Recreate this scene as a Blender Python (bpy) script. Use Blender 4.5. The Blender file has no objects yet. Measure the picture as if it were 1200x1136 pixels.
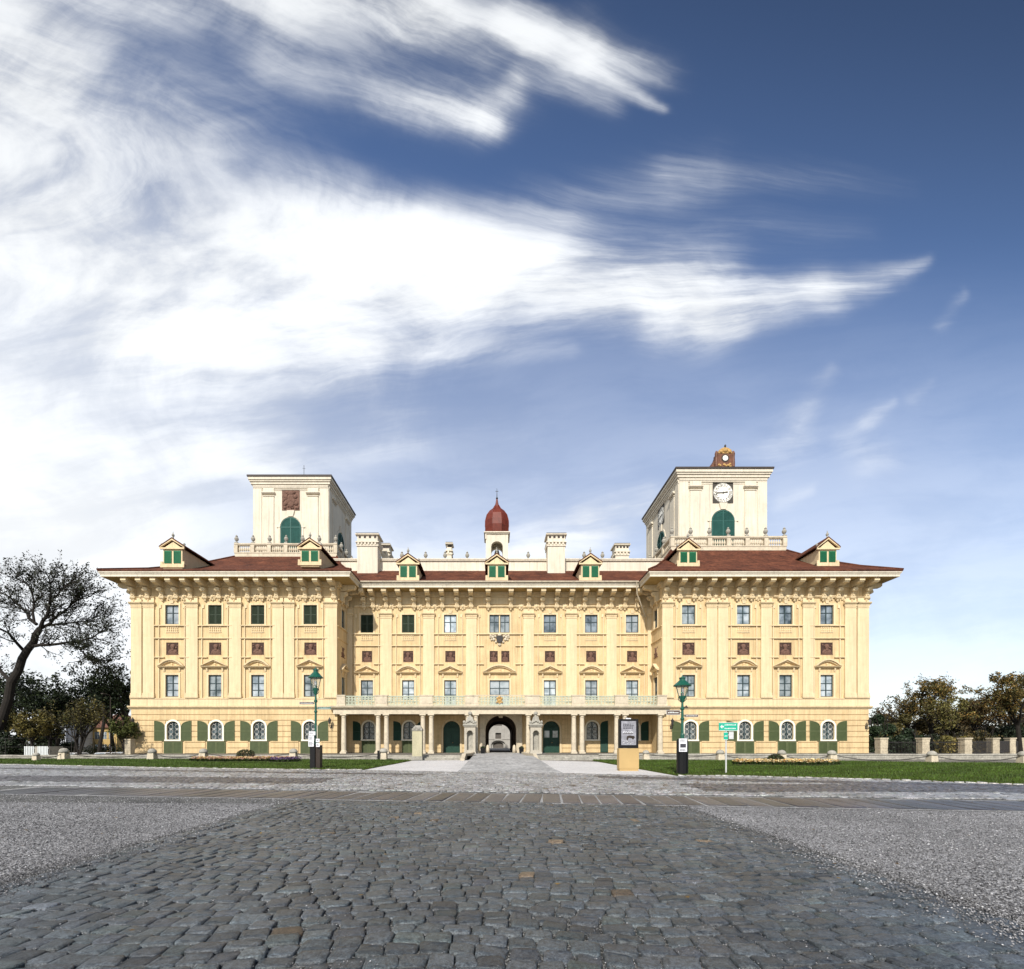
EXPOSURE, SUN_E, SKY_E, CLOUD = 0.40, 4.1, 0.105, 8.3
import bpy, math, random
import numpy as np
from mathutils import Vector, Matrix
random.seed(7)
RNG = np.random.default_rng(11)
sc = bpy.context.scene
COL = sc.collection
F_PX, VX, VY, CAMZ = 567.0, 580.0, 870.0, 1.4
R = math.radians

# ------------------------------------------------------------------ mesh helpers
class MB:
    def __init__(s):
        s.v = []; s.f = []; s.m = []; s.c = []
    def add(s, pts, faces, mi=0, col=None):
        b = len(s.v); s.v.extend([tuple(p) for p in pts])
        for f in faces:
            s.f.append(tuple(b + i for i in f)); s.m.append(mi); s.c.append(col)
    def poly(s, pts, mi=0, col=None):
        s.add(pts, [tuple(range(len(pts)))], mi, col)
    def box(s, x0, x1, y0, y1, z0, z1, mi=0):
        p = [(x0,y0,z0),(x1,y0,z0),(x1,y1,z0),(x0,y1,z0),(x0,y0,z1),(x1,y0,z1),(x1,y1,z1),(x0,y1,z1)]
        s.add(p, [(0,3,2,1),(4,5,6,7),(0,1,5,4),(1,2,6,5),(2,3,7,6),(3,0,4,7)], mi)
    def ub(s, u0, u1, d0, d1, z0, z1, mi=0):          # box in facade space: d is the distance out of the wall
        s.box(u0, u1, -d1, -d0, z0, z1, mi)
    def hexa(s, b, t, mi=0):                           # bottom and top quads
        s.add(list(b) + list(t), [(3,2,1,0),(4,5,6,7),(0,1,5,4),(1,2,6,5),(2,3,7,6),(3,0,4,7)], mi)
    def prism(s, pts, fn, a0, a1, mi=0):               # outline pts (p,q) extruded along a; fn(p,q,a)->xyz
        n = len(pts)
        A = [fn(p,q,a0) for p,q in pts]; B = [fn(p,q,a1) for p,q in pts]
        fs = [tuple(range(n)), tuple(range(2*n-1, n-1, -1))]
        fs += [(i, n+i, n+(i+1) % n, (i+1) % n) for i in range(n)]
        s.add(A + B, fs, mi)
    def uz(s, pts, d0, d1, mi=0):                      # (u,z) outline, extruded out of the wall
        s.prism(pts, lambda u, z, d: (u, -d, z), d0, d1, mi)
    def dz(s, pts, u0, u1, mi=0):                      # (d,z) profile, run along the wall
        s.prism(pts, lambda d, z, u: (u, -d, z), u0, u1, mi)
    def xy(s, pts, z0, z1, mi=0):
        s.prism(pts, lambda x, y, z: (x, y, z), z0, z1, mi)
    def lathe(s, prof, n=12, c=(0,0,0), mi=0, rot0=0.0, sx=1, sy=1):
        P = []; k = len(prof)
        for r, z in prof:
            for i in range(n):
                a = rot0 + 2*math.pi*i/n
                P.append((c[0]+sx*r*math.cos(a), c[1]+sy*r*math.sin(a), c[2]+z))
        fs = []
        for j in range(k-1):
            for i in range(n):
                i2 = (i+1) % n
                fs.append((j*n+i, j*n+i2, (j+1)*n+i2, (j+1)*n+i))
        fs.append(tuple(range(n-1, -1, -1))); fs.append(tuple((k-1)*n+i for i in range(n)))
        s.add(P, fs, mi)
    def tube(s, pts, rad, n=6, mi=0):
        pts = [Vector(p) for p in pts]; k = len(pts)
        if not hasattr(rad, '__len__'): rad = [rad]*k
        P = []; prev = None
        for j in range(k):
            d = (pts[min(j+1,k-1)] - pts[max(j-1,0)])
            d = d.normalized() if d.length > 1e-9 else Vector((0,0,1))
            if prev is None:
                a = d.cross(Vector((0.13,1,0.21)));  a = a.normalized()
            else:
                a = (prev - d*prev.dot(d)); a = a.normalized() if a.length > 1e-6 else d.orthogonal().normalized()
            prev = a; b = d.cross(a)
            for i in range(n):
                t = 2*math.pi*i/n
                P.append(pts[j] + (a*math.cos(t) + b*math.sin(t))*rad[j])
        fs = [(j*n+i, j*n+(i+1) % n, (j+1)*n+(i+1) % n, (j+1)*n+i) for j in range(k-1) for i in range(n)]
        fs.append(tuple(range(n-1,-1,-1))); fs.append(tuple((k-1)*n+i for i in range(n)))
        s.add(P, fs, mi)
    def ball(s, c, rx, ry=None, rz=None, n=10, k=6, mi=0):
        ry = ry or rx; rz = rz or rx
        prof = [(max(math.sin(math.pi*j/k), 0.02), -math.cos(math.pi*j/k)*rz) for j in range(k+1)]
        s.lathe(prof, n, c, mi, sx=rx, sy=ry)
    def mesh(s, name, mats, smooth=False):
        me = bpy.data.meshes.new(name)
        me.from_pydata(s.v, [], s.f)
        for m in (mats if isinstance(mats, (list, tuple)) else [mats]): me.materials.append(m)
        if any(s.m): me.polygons.foreach_set('material_index', s.m)
        if smooth: me.polygons.foreach_set('use_smooth', [True]*len(s.f))
        if any(c is not None for c in s.c):
            at = me.color_attributes.new('tint', 'FLOAT_COLOR', 'CORNER')
            buf = []
            for f, c in zip(s.f, s.c): buf.extend((list(c or (1,1,1)) + [1.0])*len(f))
            at.data.foreach_set('color', buf)
        me.update()
        return me
    def build(s, name, mats, parent=None, smooth=False):
        return put(s.mesh(name, mats, smooth), name, parent)

WM = {}
def wm(o): return WM.get(o.name, Matrix.Identity(4))
def put(me, name, parent=None, loc=(0,0,0), rz=0.0, scale=1.0):     # loc, rz are world placements
    o = bpy.data.objects.new(name, me); COL.objects.link(o)
    o.location = loc; o.rotation_euler = (0,0,rz)
    if scale != 1.0: o.scale = (scale,)*3 if not hasattr(scale,'__len__') else scale
    S = o.scale
    WM[o.name] = Matrix.Translation(loc) @ Matrix.Rotation(rz,4,'Z') @ Matrix.Diagonal((S[0],S[1],S[2],1))
    if parent is not None:
        o.parent = parent; o.matrix_parent_inverse = wm(parent).inverted()
    return o
def thing(name, label, cat, loc=(0,0,0), group=None):
    o = put(None, name, None, loc)
    return tag(o, label, cat, group)
def tag(o, label, cat, group=None):
    o['label'] = label; o['category'] = cat
    if group: o['group'] = group
    return o
def structure(o, kind='structure'):
    o['kind'] = kind; return o
def np_mesh(name, verts, faces, mats, tint=None, smooth=False):     # equal-sized faces from arrays
    me = bpy.data.meshes.new(name)
    nf, k = faces.shape
    me.vertices.add(len(verts)); me.vertices.foreach_set('co', np.ascontiguousarray(verts, dtype=np.float32).ravel())
    me.loops.add(nf*k); me.loops.foreach_set('vertex_index', np.ascontiguousarray(faces, dtype=np.int32).ravel())
    me.polygons.add(nf); me.polygons.foreach_set('loop_start', np.arange(0, nf*k, k, dtype=np.int32))
    if smooth: me.polygons.foreach_set('use_smooth', np.ones(nf, dtype=bool))
    for m in (mats if isinstance(mats,(list,tuple)) else [mats]): me.materials.append(m)
    if tint is not None:
        at = me.color_attributes.new('tint', 'FLOAT_COLOR', 'CORNER')
        c = np.ones((nf, k, 4), dtype=np.float32); c[:, :, :3] = tint[:, None, :]
        at.data.foreach_set('color', c.ravel())
    me.update(calc_edges=True); me.validate()
    return me

# ------------------------------------------------------------------ materials
def nodes_of(m):
    m.use_nodes = True; nt = m.node_tree
    return nt, nt.nodes, nt.links, nt.nodes['Principled BSDF']
def mat(name, col, rough=0.8, var=0.12, scale=1.5, fine=0.0, fscale=30, bump=0.0, bscale=40, streak=0.0, spec=0.3,
        metal=0.0, stain=None, stain_amt=0.0, tint=False, runs=0.0):
    m = bpy.data.materials.new(name); nt, N, L, P = nodes_of(m)
    P.inputs['Roughness'].default_value = rough; P.inputs['Metallic'].default_value = metal
    P.inputs['Specular IOR Level'].default_value = spec
    tc = N.new('ShaderNodeTexCoord')
    src = tc.outputs['Object']
    if tint:
        at = N.new('ShaderNodeAttribute'); at.attribute_name = 'tint'
        base = at.outputs['Color']
    else:
        rgb = N.new('ShaderNodeRGB'); rgb.outputs[0].default_value = (*col, 1); base = rgb.outputs[0]
    def mul(b, fac_socket, lo, hi):
        mr = N.new('ShaderNodeMapRange'); mr.inputs['From Min'].default_value = 0.3; mr.inputs['From Max'].default_value = 0.7
        mr.inputs['To Min'].default_value = lo; mr.inputs['To Max'].default_value = hi
        L.new(fac_socket, mr.inputs['Value'])
        v = N.new('ShaderNodeVectorMath'); v.operation = 'SCALE'
        L.new(b, v.inputs[0]); L.new(mr.outputs[0], v.inputs['Scale']); return v.outputs[0]
    def noise(sc_, det=5, vec=None, rough_=0.6):
        n = N.new('ShaderNodeTexNoise'); n.inputs['Scale'].default_value = sc_; n.inputs['Detail'].default_value = det
        n.inputs['Roughness'].default_value = rough_
        L.new(vec or src, n.inputs['Vector']); return n.outputs['Fac']
    if var: base = mul(base, noise(scale), 1-var, 1+var)
    if fine: base = mul(base, noise(fscale, 3), 1-fine, 1+fine)
    if streak:
        mp = N.new('ShaderNodeMapping'); mp.inputs['Scale'].default_value = (2.2, 2.2, 0.16); L.new(src, mp.inputs[0])
        base = mul(base, noise(1.6, 6, mp.outputs[0], 0.7), 1-streak, 1+streak*0.5)
    if streak and runs:                                # narrow rain runs
        mp2 = N.new('ShaderNodeMapping'); mp2.inputs['Scale'].default_value = (4.2, 4.2, 0.10); L.new(src, mp2.inputs[0])
        mr2 = N.new('ShaderNodeMapRange'); mr2.inputs['From Min'].default_value = 0.54; mr2.inputs['From Max'].default_value = 0.70
        mr2.inputs['To Min'].default_value = 1.0; mr2.inputs['To Max'].default_value = 1.0 - runs; L.new(noise(1.3, 5, mp2.outputs[0], 0.65), mr2.inputs['Value'])
        v2 = N.new('ShaderNodeVectorMath'); v2.operation = 'SCALE'; L.new(base, v2.inputs[0]); L.new(mr2.outputs[0], v2.inputs['Scale']); base = v2.outputs[0]
    if stain is not None:
        mx = N.new('ShaderNodeMix'); mx.data_type = 'RGBA'
        mr = N.new('ShaderNodeMapRange'); mr.inputs['From Min'].default_value = 0.52; mr.inputs['From Max'].default_value = 0.72
        mr.inputs['To Max'].default_value = stain_amt
        L.new(noise(scale*2.3, 7, None, 0.7), mr.inputs['Value']); L.new(mr.outputs[0], mx.inputs['Factor'])
        L.new(base, mx.inputs['A']); mx.inputs['B'].default_value = (*stain, 1); base = mx.outputs['Result']
    L.new(base, P.inputs['Base Color'])
    if bump:
        b = N.new('ShaderNodeBump'); b.inputs['Strength'].default_value = bump; b.inputs['Distance'].default_value = 0.02
        L.new(noise(bscale, 4), b.inputs['Height']); L.new(b.outputs[0], P.inputs['Normal'])
    return m

M = {}
M['wall'] = mat('yellow_plaster', (0.63,0.477,0.266), 0.9, 0.10, 0.35, 0.06, 9, 0.15, 30, 0.22, 0.15, stain=(0.40,0.27,0.12), stain_amt=0.5, runs=0.26)
M['trim'] = mat('pale_yellow_plaster', (0.665,0.535,0.335), 0.9, 0.08, 0.5, 0.05, 11, 0.15, 30, 0.15, 0.15, stain=(0.52,0.38,0.19), stain_amt=0.3, runs=0.26)
M['cream'] = mat('cream_plaster', (0.65,0.59,0.475), 0.9, 0.07, 0.4, 0.04, 9, 0.12, 30, 0.16, 0.15, stain=(0.50,0.43,0.30), stain_amt=0.35, runs=0.26)
M['stone'] = mat('pale_stone', (0.56,0.49,0.37), 0.85, 0.12, 1.3, 0.12, 14, 0.35, 25, 0.12, 0.2, stain=(0.22,0.20,0.15), stain_amt=0.6)
M['greystone'] = mat('grey_stone', (0.33,0.315,0.27), 0.9, 0.2, 1.1, 0.2, 9, 0.6, 14, 0.0, 0.2, stain=(0.12,0.115,0.10), stain_amt=0.7)
M['white'] = mat('white_frame_paint', (0.80,0.76,0.62), 0.7, 0.04, 2, 0.0)
M['winframe'] = mat('dark_window_paint', (0.032,0.055,0.060), 0.5, 0.1, 3)
M['green'] = mat('dark_green_paint', (0.012,0.050,0.033), 0.5, 0.15, 1.2, 0.08, 20, streak=0.1)
M['shutter'] = mat('olive_green_paint', (0.058,0.078,0.028), 0.65, 0.15, 1.5, 0.1, 22, streak=0.15)
M['dshutter'] = mat('closed_shutter_paint', (0.034,0.050,0.030), 0.65, 0.15, 1.5, 0.1, 22, streak=0.12)
M['teal'] = mat('tower_shutter_paint', (0.022,0.095,0.080), 0.6, 0.18, 1.5, 0.1, 22, streak=0.15)
M['dormergreen'] = mat('dormer_shutter_paint', (0.012,0.135,0.060), 0.55, 0.1, 2)
M['terracotta'] = mat('dark_terracotta', (0.15,0.085,0.062), 0.85, 0.25, 3.0, 0.25, 12, 0.6, 14, 0, 0.2, stain=(0.05,0.03,0.025), stain_amt=0.6)
M['recess'] = mat('shade_dark_recess', (0.060,0.034,0.026), 0.9, 0.3, 3)  # niche backing, its colour darkened to stand for recess shade
M['black'] = mat('black_metal', (0.0035,0.0035,0.004), 0.5, 0.1, 4)
M['iron'] = mat('dark_iron', (0.035,0.032,0.030), 0.6, 0.2, 5)
M['copper'] = mat('red_sheet_copper', (0.135,0.026,0.014), 0.5, 0.22, 1.4, 0.1, 10, streak=0.2)
M['darkroof'] = mat('dark_sheet_roof', (0.045,0.035,0.03), 0.6, 0.2, 2)
M['bark'] = mat('dark_bark', (0.018,0.015,0.012), 0.95, 0.25, 3, 0.2, 20, 0.8, 20)
M['leaf'] = mat('leaf', (0.1,0.1,0.05), 0.6, 0.25, 0.6, 0, tint=True, spec=0.25)
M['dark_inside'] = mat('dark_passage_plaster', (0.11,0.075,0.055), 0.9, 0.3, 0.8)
M['gilt'] = mat('gilt_ornament', (0.42,0.26,0.09), 0.5, 0.35, 4, 0.2, 20)

def roof_mat():
    m = bpy.data.materials.new('red_roof_tiles'); nt, N, L, P = nodes_of(m)
    P.inputs['Roughness'].default_value = 0.85; P.inputs['Specular IOR Level'].default_value = 0.2
    tc = N.new('ShaderNodeTexCoord')
    mp = N.new('ShaderNodeMapping'); mp.inputs['Scale'].default_value = (1,1,1); L.new(tc.outputs['Object'], mp.inputs[0])
    n1 = N.new('ShaderNodeTexNoise'); n1.inputs['Scale'].default_value = 0.55; n1.inputs['Detail'].default_value = 8; n1.inputs['Roughness'].default_value = 0.7
    L.new(mp.outputs[0], n1.inputs['Vector'])
    vo = N.new('ShaderNodeTexVoronoi'); vo.inputs['Scale'].default_value = 5.0; L.new(mp.outputs[0], vo.inputs['Vector'])
    sx = N.new('ShaderNodeSeparateColor'); L.new(vo.outputs['Color'], sx.inputs[0])
    cr = N.new('ShaderNodeValToRGB'); L.new(n1.outputs['Fac'], cr.inputs[0])
    e = cr.color_ramp.elements
    e[0].position = 0.34; e[0].color = (0.055,0.020,0.012,1); e[1].position = 0.68; e[1].color = (0.150,0.054,0.028,1)
    k = e.new(0.5); k.color = (0.096,0.033,0.018,1)
    mr = N.new('ShaderNodeMapRange'); mr.inputs['To Min'].default_value = 0.7; mr.inputs['To Max'].default_value = 1.3; L.new(sx.outputs[0], mr.inputs['Value'])
    v = N.new('ShaderNodeVectorMath'); v.operation = 'SCALE'; L.new(cr.outputs[0], v.inputs[0]); L.new(mr.outputs[0], v.inputs['Scale'])
    L.new(v.outputs[0], P.inputs['Base Color'])
    w = N.new('ShaderNodeTexWave'); w.bands_direction = 'Z'; w.wave_profile = 'SAW'; w.inputs['Scale'].default_value = 2.2; w.inputs['Distortion'].default_value = 0.4
    L.new(mp.outputs[0], w.inputs['Vector'])
    b = N.new('ShaderNodeBump'); b.inputs['Strength'].default_value = 0.7; b.inputs['Distance'].default_value = 0.04
    L.new(w.outputs['Fac'], b.inputs['Height']); L.new(b.outputs[0], P.inputs['Normal'])
    return m
M['roof'] = roof_mat()
def pane_mat(name, c0, c1, rough=0.06):
    m = bpy.data.materials.new(name); nt, N, L, P = nodes_of(m)
    P.inputs['Roughness'].default_value = rough; P.inputs['Specular IOR Level'].default_value = 0.9
    oi = N.new('ShaderNodeObjectInfo'); tc = N.new('ShaderNodeTexCoord')
    ad = N.new('ShaderNodeVectorMath'); ad.operation = 'ADD'
    cb = N.new('ShaderNodeVectorMath'); cb.operation = 'SCALE'; cb.inputs[0].default_value = (37,11,23); L.new(oi.outputs['Random'], cb.inputs['Scale'])
    L.new(tc.outputs['Object'], ad.inputs[0]); L.new(cb.outputs[0], ad.inputs[1])
    n = N.new('ShaderNodeTexNoise'); n.inputs['Scale'].default_value = 1.1; n.inputs['Detail'].default_value = 3; L.new(ad.outputs[0], n.inputs['Vector'])
    cr = N.new('ShaderNodeValToRGB'); L.new(n.outputs['Fac'], cr.inputs[0])
    cr.color_ramp.elements[0].position = 0.35; cr.color_ramp.elements[0].color = (*c0,1)
    cr.color_ramp.elements[1].position = 0.62; cr.color_ramp.elements[1].color = (*c1,1)
    mr = N.new('ShaderNodeMapRange'); mr.inputs['To Min'].default_value = 0.55; mr.inputs['To Max'].default_value = 1.15; L.new(oi.outputs['Random'], mr.inputs['Value'])
    sv = N.new('ShaderNodeVectorMath'); sv.operation = 'SCALE'; L.new(cr.outputs[0], sv.inputs[0]); L.new(mr.outputs[0], sv.inputs['Scale'])
    L.new(sv.outputs[0], P.inputs['Base Color'])
    return m
M['pane'] = pane_mat('curtain_sky_glass', (0.17,0.22,0.25), (0.50,0.56,0.59))  # pale mottled colour stands for curtains and reflected sky
M['darkpane'] = pane_mat('dark_glass', (0.03,0.05,0.06), (0.30,0.36,0.40))
M['midpane'] = pane_mat('dim_curtain_sky_glass', (0.08,0.11,0.12), (0.36,0.41,0.42))  # dimmer version, curtains and sky reflection again put into the colour
M['groundpane'] = pane_mat('deep_dark_glass', (0.02,0.03,0.035), (0.13,0.17,0.18))  # darkest pane tones, used behind the ground floor grilles
M['gable'] = mat('weathered_gable_copper', (0.125,0.050,0.028), 0.6, 0.35, 2.2, 0.2, 12, stain=(0.24,0.16,0.09), stain_amt=0.8)
M['soffit'] = mat('shade_dark_ochre_soffit', (0.36,0.255,0.105), 0.9, 0.15, 0.8, 0.1, 9, stain=(0.2,0.14,0.06), stain_amt=0.4)  # yellow paint, with deep eave shade put into the darker colour
M['grille'] = mat('dull_white_grille_paint', (0.42,0.42,0.39), 0.7, 0.1, 4)
M['shutter_rail'] = mat('faded_olive_paint', (0.095,0.115,0.052), 0.7, 0.15, 2)
# ------------------------------------------------------------------ camera, sun, sky with cirrus
cam = bpy.data.cameras.new('camera'); co = bpy.data.objects.new('camera', cam); COL.objects.link(co)
cam.sensor_fit = 'HORIZONTAL'; cam.sensor_width = 36; cam.lens = F_PX/1200*36
cam.shift_x = 20/1200; cam.shift_y = (870-568)/1200
cam.clip_start = 0.05; cam.clip_end = 6000
co.location = (0,0,CAMZ); co.rotation_euler = (R(90),0,0)
sc.camera = co
sc.view_settings.view_transform = 'Standard'; sc.view_settings.look = 'None'
sc.view_settings.exposure = EXPOSURE; sc.view_settings.gamma = 1
sc.cycles.use_denoising = True
sc.cycles.max_bounces = 6; sc.cycles.transparent_max_bounces = 8

SUN_AZ, SUN_EL = R(14), R(39)
tosun = Vector((-math.sin(SUN_AZ)*math.cos(SUN_EL), -math.cos(SUN_AZ)*math.cos(SUN_EL), math.sin(SUN_EL)))
sl = bpy.data.lights.new('sun', 'SUN'); sl.energy = SUN_E; sl.angle = R(1.2); sl.color = (1.0,0.94,0.86)
so = bpy.data.objects.new('sun', sl); COL.objects.link(so); so.rotation_euler = (-tosun).to_track_quat('-Z','Y').to_euler()

W = bpy.data.worlds.new('World'); sc.world = W; W.use_nodes = True
nt = W.node_tree; N = nt.nodes; L = nt.links; BG = N['Background']
sky = N.new('ShaderNodeTexSky'); sky.sky_type = 'NISHITA'; sky.sun_disc = False
sky.sun_elevation = SUN_EL; sky.sun_rotation = math.atan2(tosun.x, tosun.y); sky.air_density = 1.0; sky.dust_density = 0.6; sky.ozone_density = 2.0

class E:                                              # tiny arithmetic on shader sockets
    def __init__(s, x): s.x = x
    @staticmethod
    def m(op, *a, clamp=False):
        n = N.new('ShaderNodeMath'); n.operation = op; n.use_clamp = clamp
        for i, q in enumerate(a):
            q = q.x if isinstance(q, E) else q
            if isinstance(q, (int, float)): n.inputs[i].default_value = q
            else: L.new(q, n.inputs[i])
        return E(n.outputs[0])
    def __add__(s, o): return E.m('ADD', s, o)
    def __radd__(s, o): return E.m('ADD', o, s)
    def __sub__(s, o): return E.m('SUBTRACT', s, o)
    def __rsub__(s, o): return E.m('SUBTRACT', o, s)
    def __mul__(s, o): return E.m('MULTIPLY', s, o)
    def __rmul__(s, o): return E.m('MULTIPLY', o, s)
    def __truediv__(s, o): return E.m('DIVIDE', s, o)
def emax(a, b): return E.m('MAXIMUM', a, b)
def smooth(x, lo, hi, a=0.0, b=1.0):
    n = N.new('ShaderNodeMapRange'); n.interpolation_type = 'SMOOTHSTEP'
    n.inputs['From Min'].default_value = lo; n.inputs['From Max'].default_value = hi
    n.inputs['To Min'].default_value = a; n.inputs['To Max'].default_value = b
    L.new(x.x, n.inputs['Value']); return E(n.outputs[0])
def comb(x, y, z=0.0):
    n = N.new('ShaderNodeCombineXYZ')
    for i, q in enumerate((x, y, z)):
        q = q.x if isinstance(q, E) else q
        if isinstance(q, (int, float)): n.inputs[i].default_value = q
        else: L.new(q, n.inputs[i])
    return n.outputs[0]
def fbm(vec, scale, det=7, rough=0.6, dist=0.0):
    n = N.new('ShaderNodeTexNoise'); n.inputs['Scale'].default_value = scale; n.inputs['Detail'].default_value = det
    n.inputs['Roughness'].default_value = rough; n.inputs['Distortion'].default_value = dist
    L.new(vec, n.inputs['Vector']); return n
tcw = N.new('ShaderNodeTexCoord'); sep = N.new('ShaderNodeSeparateXYZ'); L.new(tcw.outputs['Generated'], sep.inputs[0])
dx, dy, dzz = (E(sep.outputs[i]) for i in range(3))
yy = emax(E.m('ABSOLUTE', dy), 0.12)
u0 = dx/yy; v0 = dzz/yy                               # where a direction meets a flat cloud sheet standing far ahead
# wind-bent coordinates
wn = fbm(comb(u0, v0*1.3), 1.6, 3, 0.5)
ws = N.new('ShaderNodeSeparateColor'); L.new(wn.outputs['Color'], ws.inputs[0])
wn2 = fbm(comb(u0, v0*1.6, 3.0), 6.0, 4, 0.6)
ws2 = N.new('ShaderNodeSeparateColor'); L.new(wn2.outputs['Color'], ws2.inputs[0])
u = u0 + (E(ws.outputs[0])-0.5)*0.19 + (E(ws2.outputs[0])-0.5)*0.055
v = v0 + (E(ws.outputs[1])-0.5)*0.12 + (E(ws2.outputs[1])-0.5)*0.035
P2 = comb(u, v)
def vm(op, a, b=None, out=0):
    n = N.new('ShaderNodeVectorMath'); n.operation = op
    for i, q in enumerate((a, b)):
        if q is None: continue
        if isinstance(q, tuple): n.inputs[i].default_value = q
        else: L.new(q, n.inputs[i])
    return n.outputs[out]
def stroke(ax, ay, bx, by, ra, rb, s, e=0.75):                # a soft tapering wisp between two directions
    a = ((ax-VX)/F_PX, (VY-ay)/F_PX, 0.0); b = ((bx-VX)/F_PX, (VY-by)/F_PX, 0.0)
    ba = (b[0]-a[0], b[1]-a[1], 0.0); l2 = ba[0]**2 + ba[1]**2
    pa = vm('SUBTRACT', P2, a)
    h = E.m('MULTIPLY', E(vm('DOT_PRODUCT', pa, ba, 1)), 1/l2, clamp=True)
    sn = N.new('ShaderNodeVectorMath'); sn.operation = 'SCALE'; sn.inputs[0].default_value = ba; L.new(h.x, sn.inputs['Scale'])
    d = E(vm('LENGTH', vm('SUBTRACT', pa, sn.outputs[0]), None, 1))
    r = h*((rb-ra)/F_PX) + ra/F_PX
    k_ = d/r
    return E.m('EXPONENT', k_*k_*(-0.85))*(h*(s*(e-1.0)) + s)
STROKES = [
 (-300,310, 150,300, 110,85, 1.25, 1.0), (20,190, 190,150, 85,66, .8), (-50,-10, 330,-50, 80,42, 1.0), (-60,60,60,80,80,55,1.7,1.0), (40,150,200,180,60,50,.6), (-60,250, 290,296, 75,60, 1.1),
 (150,322, 560,328, 76,36, 2.0, 1.3), (380,318, 640,314, 46,30, 1.7), (520,325, 800,343, 36,27, 3.4), (640,318, 840,332, 24,26, 1.6), (770,362, 850,370, 24,15, 1.5), (830,362, 960,336, 24,17, 2.6), (960,336, 1092,302, 17,6, 2.0, .15),
 (130,395, 420,402, 36,20, 1.3), (400,398, 670,410, 24,9, 1.2, .15), (300,280, 560,300, 50,18, 0.8),
 (330,-30, 500,10, 40,26, 2.0), (480,5, 640,42, 26,18, 1.5), (600,28, 700,58, 18,17, 1.4), (690,52, 778,76, 24,14, 1.2, .35), (700,70, 780,120, 12,5, 1.3, .3), (620,75, 720,112, 20,14, .55),
 (604,88, 560,142, 14,20, 1.4), (575,146, 440,118, 16,22, .95, .6), (590,110, 500,120, 26,30, .5), (330,60, 560,110, 40,24, .38), (270,170, 410,230, 50,22, .30), (480,-10, 560,60, 30,20, .9),
 (480,280, 660,245, 26,20, .18), (640,250, 820,196, 26,24, .20), (780,205, 1080,214, 22,11, .22, .1), (650,282, 1020,266, 24,18, .22, .1),
 (-60,440, 420,440, 40,22, .62), (-60,480, 330,500, 40,26, .5), (-60,530, 330,545, 34,22, .85), (-80,590, 180,596, 46,18, 1.5), (-80,660, 180,650, 50,36, 1.5), (150,560, 480,520, 30,24, .35), (180,440,460,460,55,36,.4),
 (900,530, 925,505, 26,18, .20), (922,508, 955,438, 17,7, .26), (980,522, 1012,500, 15,10, .18), (1008,503, 1036,480, 10,6, .22), (1005,550, 1025,548, 20,16, .18), (1102,372, 1128,340, 8,5, .15),
 (912,592, 945,583, 10,6, .20), (1062,470, 1084,446, 10,6, .10), (620,650, 690,622, 26,18, 1.0), (690,622, 770,588, 18,14, 1.2), (430,665, 640,660, 30,30, .55),
]
D = None
for st in STROKES:
    q = stroke(*st); D = q if D is None else D + q
shear = smooth(v0, 0.85, 1.30, -1.8, 5.0)
n_str = smooth(E(fbm(comb(u*1.0 + v*0.3, v*4.8 + u*shear*0.40), 1.6, 10, 0.60, 0.35).outputs['Fac']), 0.30, 0.70)
n_iso = smooth(E(fbm(comb(u0*0.95, v0*1.3, 7.0), 3.0, 11, 0.60, 0.5).outputs['Fac']), 0.30, 0.70)
n_fib = smooth(E(fbm(comb(u*1.1 + v*0.5, v*12 + u*shear, 2.0), 1.9, 10, 0.66, 0.25).outputs['Fac']), 0.28, 0.72)
left = smooth(u0*(-1.0) + v0*0.15, -0.05, 0.75)       # puffier towards the west, fibrous towards the east
tex = n_str*(0.78 - left*0.25) + n_iso*(0.30 + left*0.60) + n_fib*(0.52 - left*0.15)
tau = D*(0.10 + tex*tex*0.70)
alpha = 1.0 - E.m('EXPONENT', tau*(-1.25))
# horizon veil
veil = smooth(v0 + u0*0.06, 0.05, 1.12, 1.0, 0.0)*(0.57 + n_str*0.14) + smooth(u0*(-0.9) - v0*0.45, -0.15, 0.7)*0.50
alpha = E.m('MINIMUM', 1.0 - (1.0 - alpha)*(1.0 - E.m('MINIMUM', veil, 0.95)), 0.985)
# sky tint: deepen the blue a little
hs = N.new('ShaderNodeHueSaturation'); hs.inputs['Saturation'].default_value = 1.10; hs.inputs['Hue'].default_value = 0.507; hs.inputs['Value'].default_value = 1.28
L.new(sky.outputs[0], hs.inputs['Color'])
gm = N.new('ShaderNodeMix'); gm.data_type = 'RGBA'; L.new(alpha.x, gm.inputs['Factor'])
dk = N.new('ShaderNodeVectorMath'); dk.operation = 'SCALE'; L.new(hs.outputs[0], dk.inputs[0])
L.new((smooth(v0 + u0*0.28, 0.75, 2.0, 1.0, 0.42)).x, dk.inputs['Scale'])
L.new(dk.outputs[0], gm.inputs['A'])
shade = smooth(n_iso*0.5 + n_str*0.5, 0.15, 0.75, 0.86, 1.0)*smooth(v0 - u0*0.25, 1.05, 1.65, 1.0, 0.86)
cc = N.new('ShaderNodeVectorMath'); cc.operation = 'SCALE'; cc.inputs[0].default_value = tuple(c*CLOUD for c in (0.95,0.975,1.0)); L.new(shade.x, cc.inputs['Scale'])
L.new(cc.outputs[0], gm.inputs['B'])
L.new(gm.outputs['Result'], BG.inputs['Color']); BG.inputs['Strength'].default_value = SKY_E
# ------------------------------------------------------------------ the palace
YW, YC = 56.0, 59.8                                   # planes of the wing fronts and of the recessed centre front
BASE = 0.1
def XW(p): return (p-VX)*YW/F_PX
def XC(p): return (p-VX)*YC/F_PX
palace = thing('palace', 'long yellow baroque palace with two square towers, red roofs and a columned portico', 'palace', (0.5, YW, BASE))
PP = palace

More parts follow.
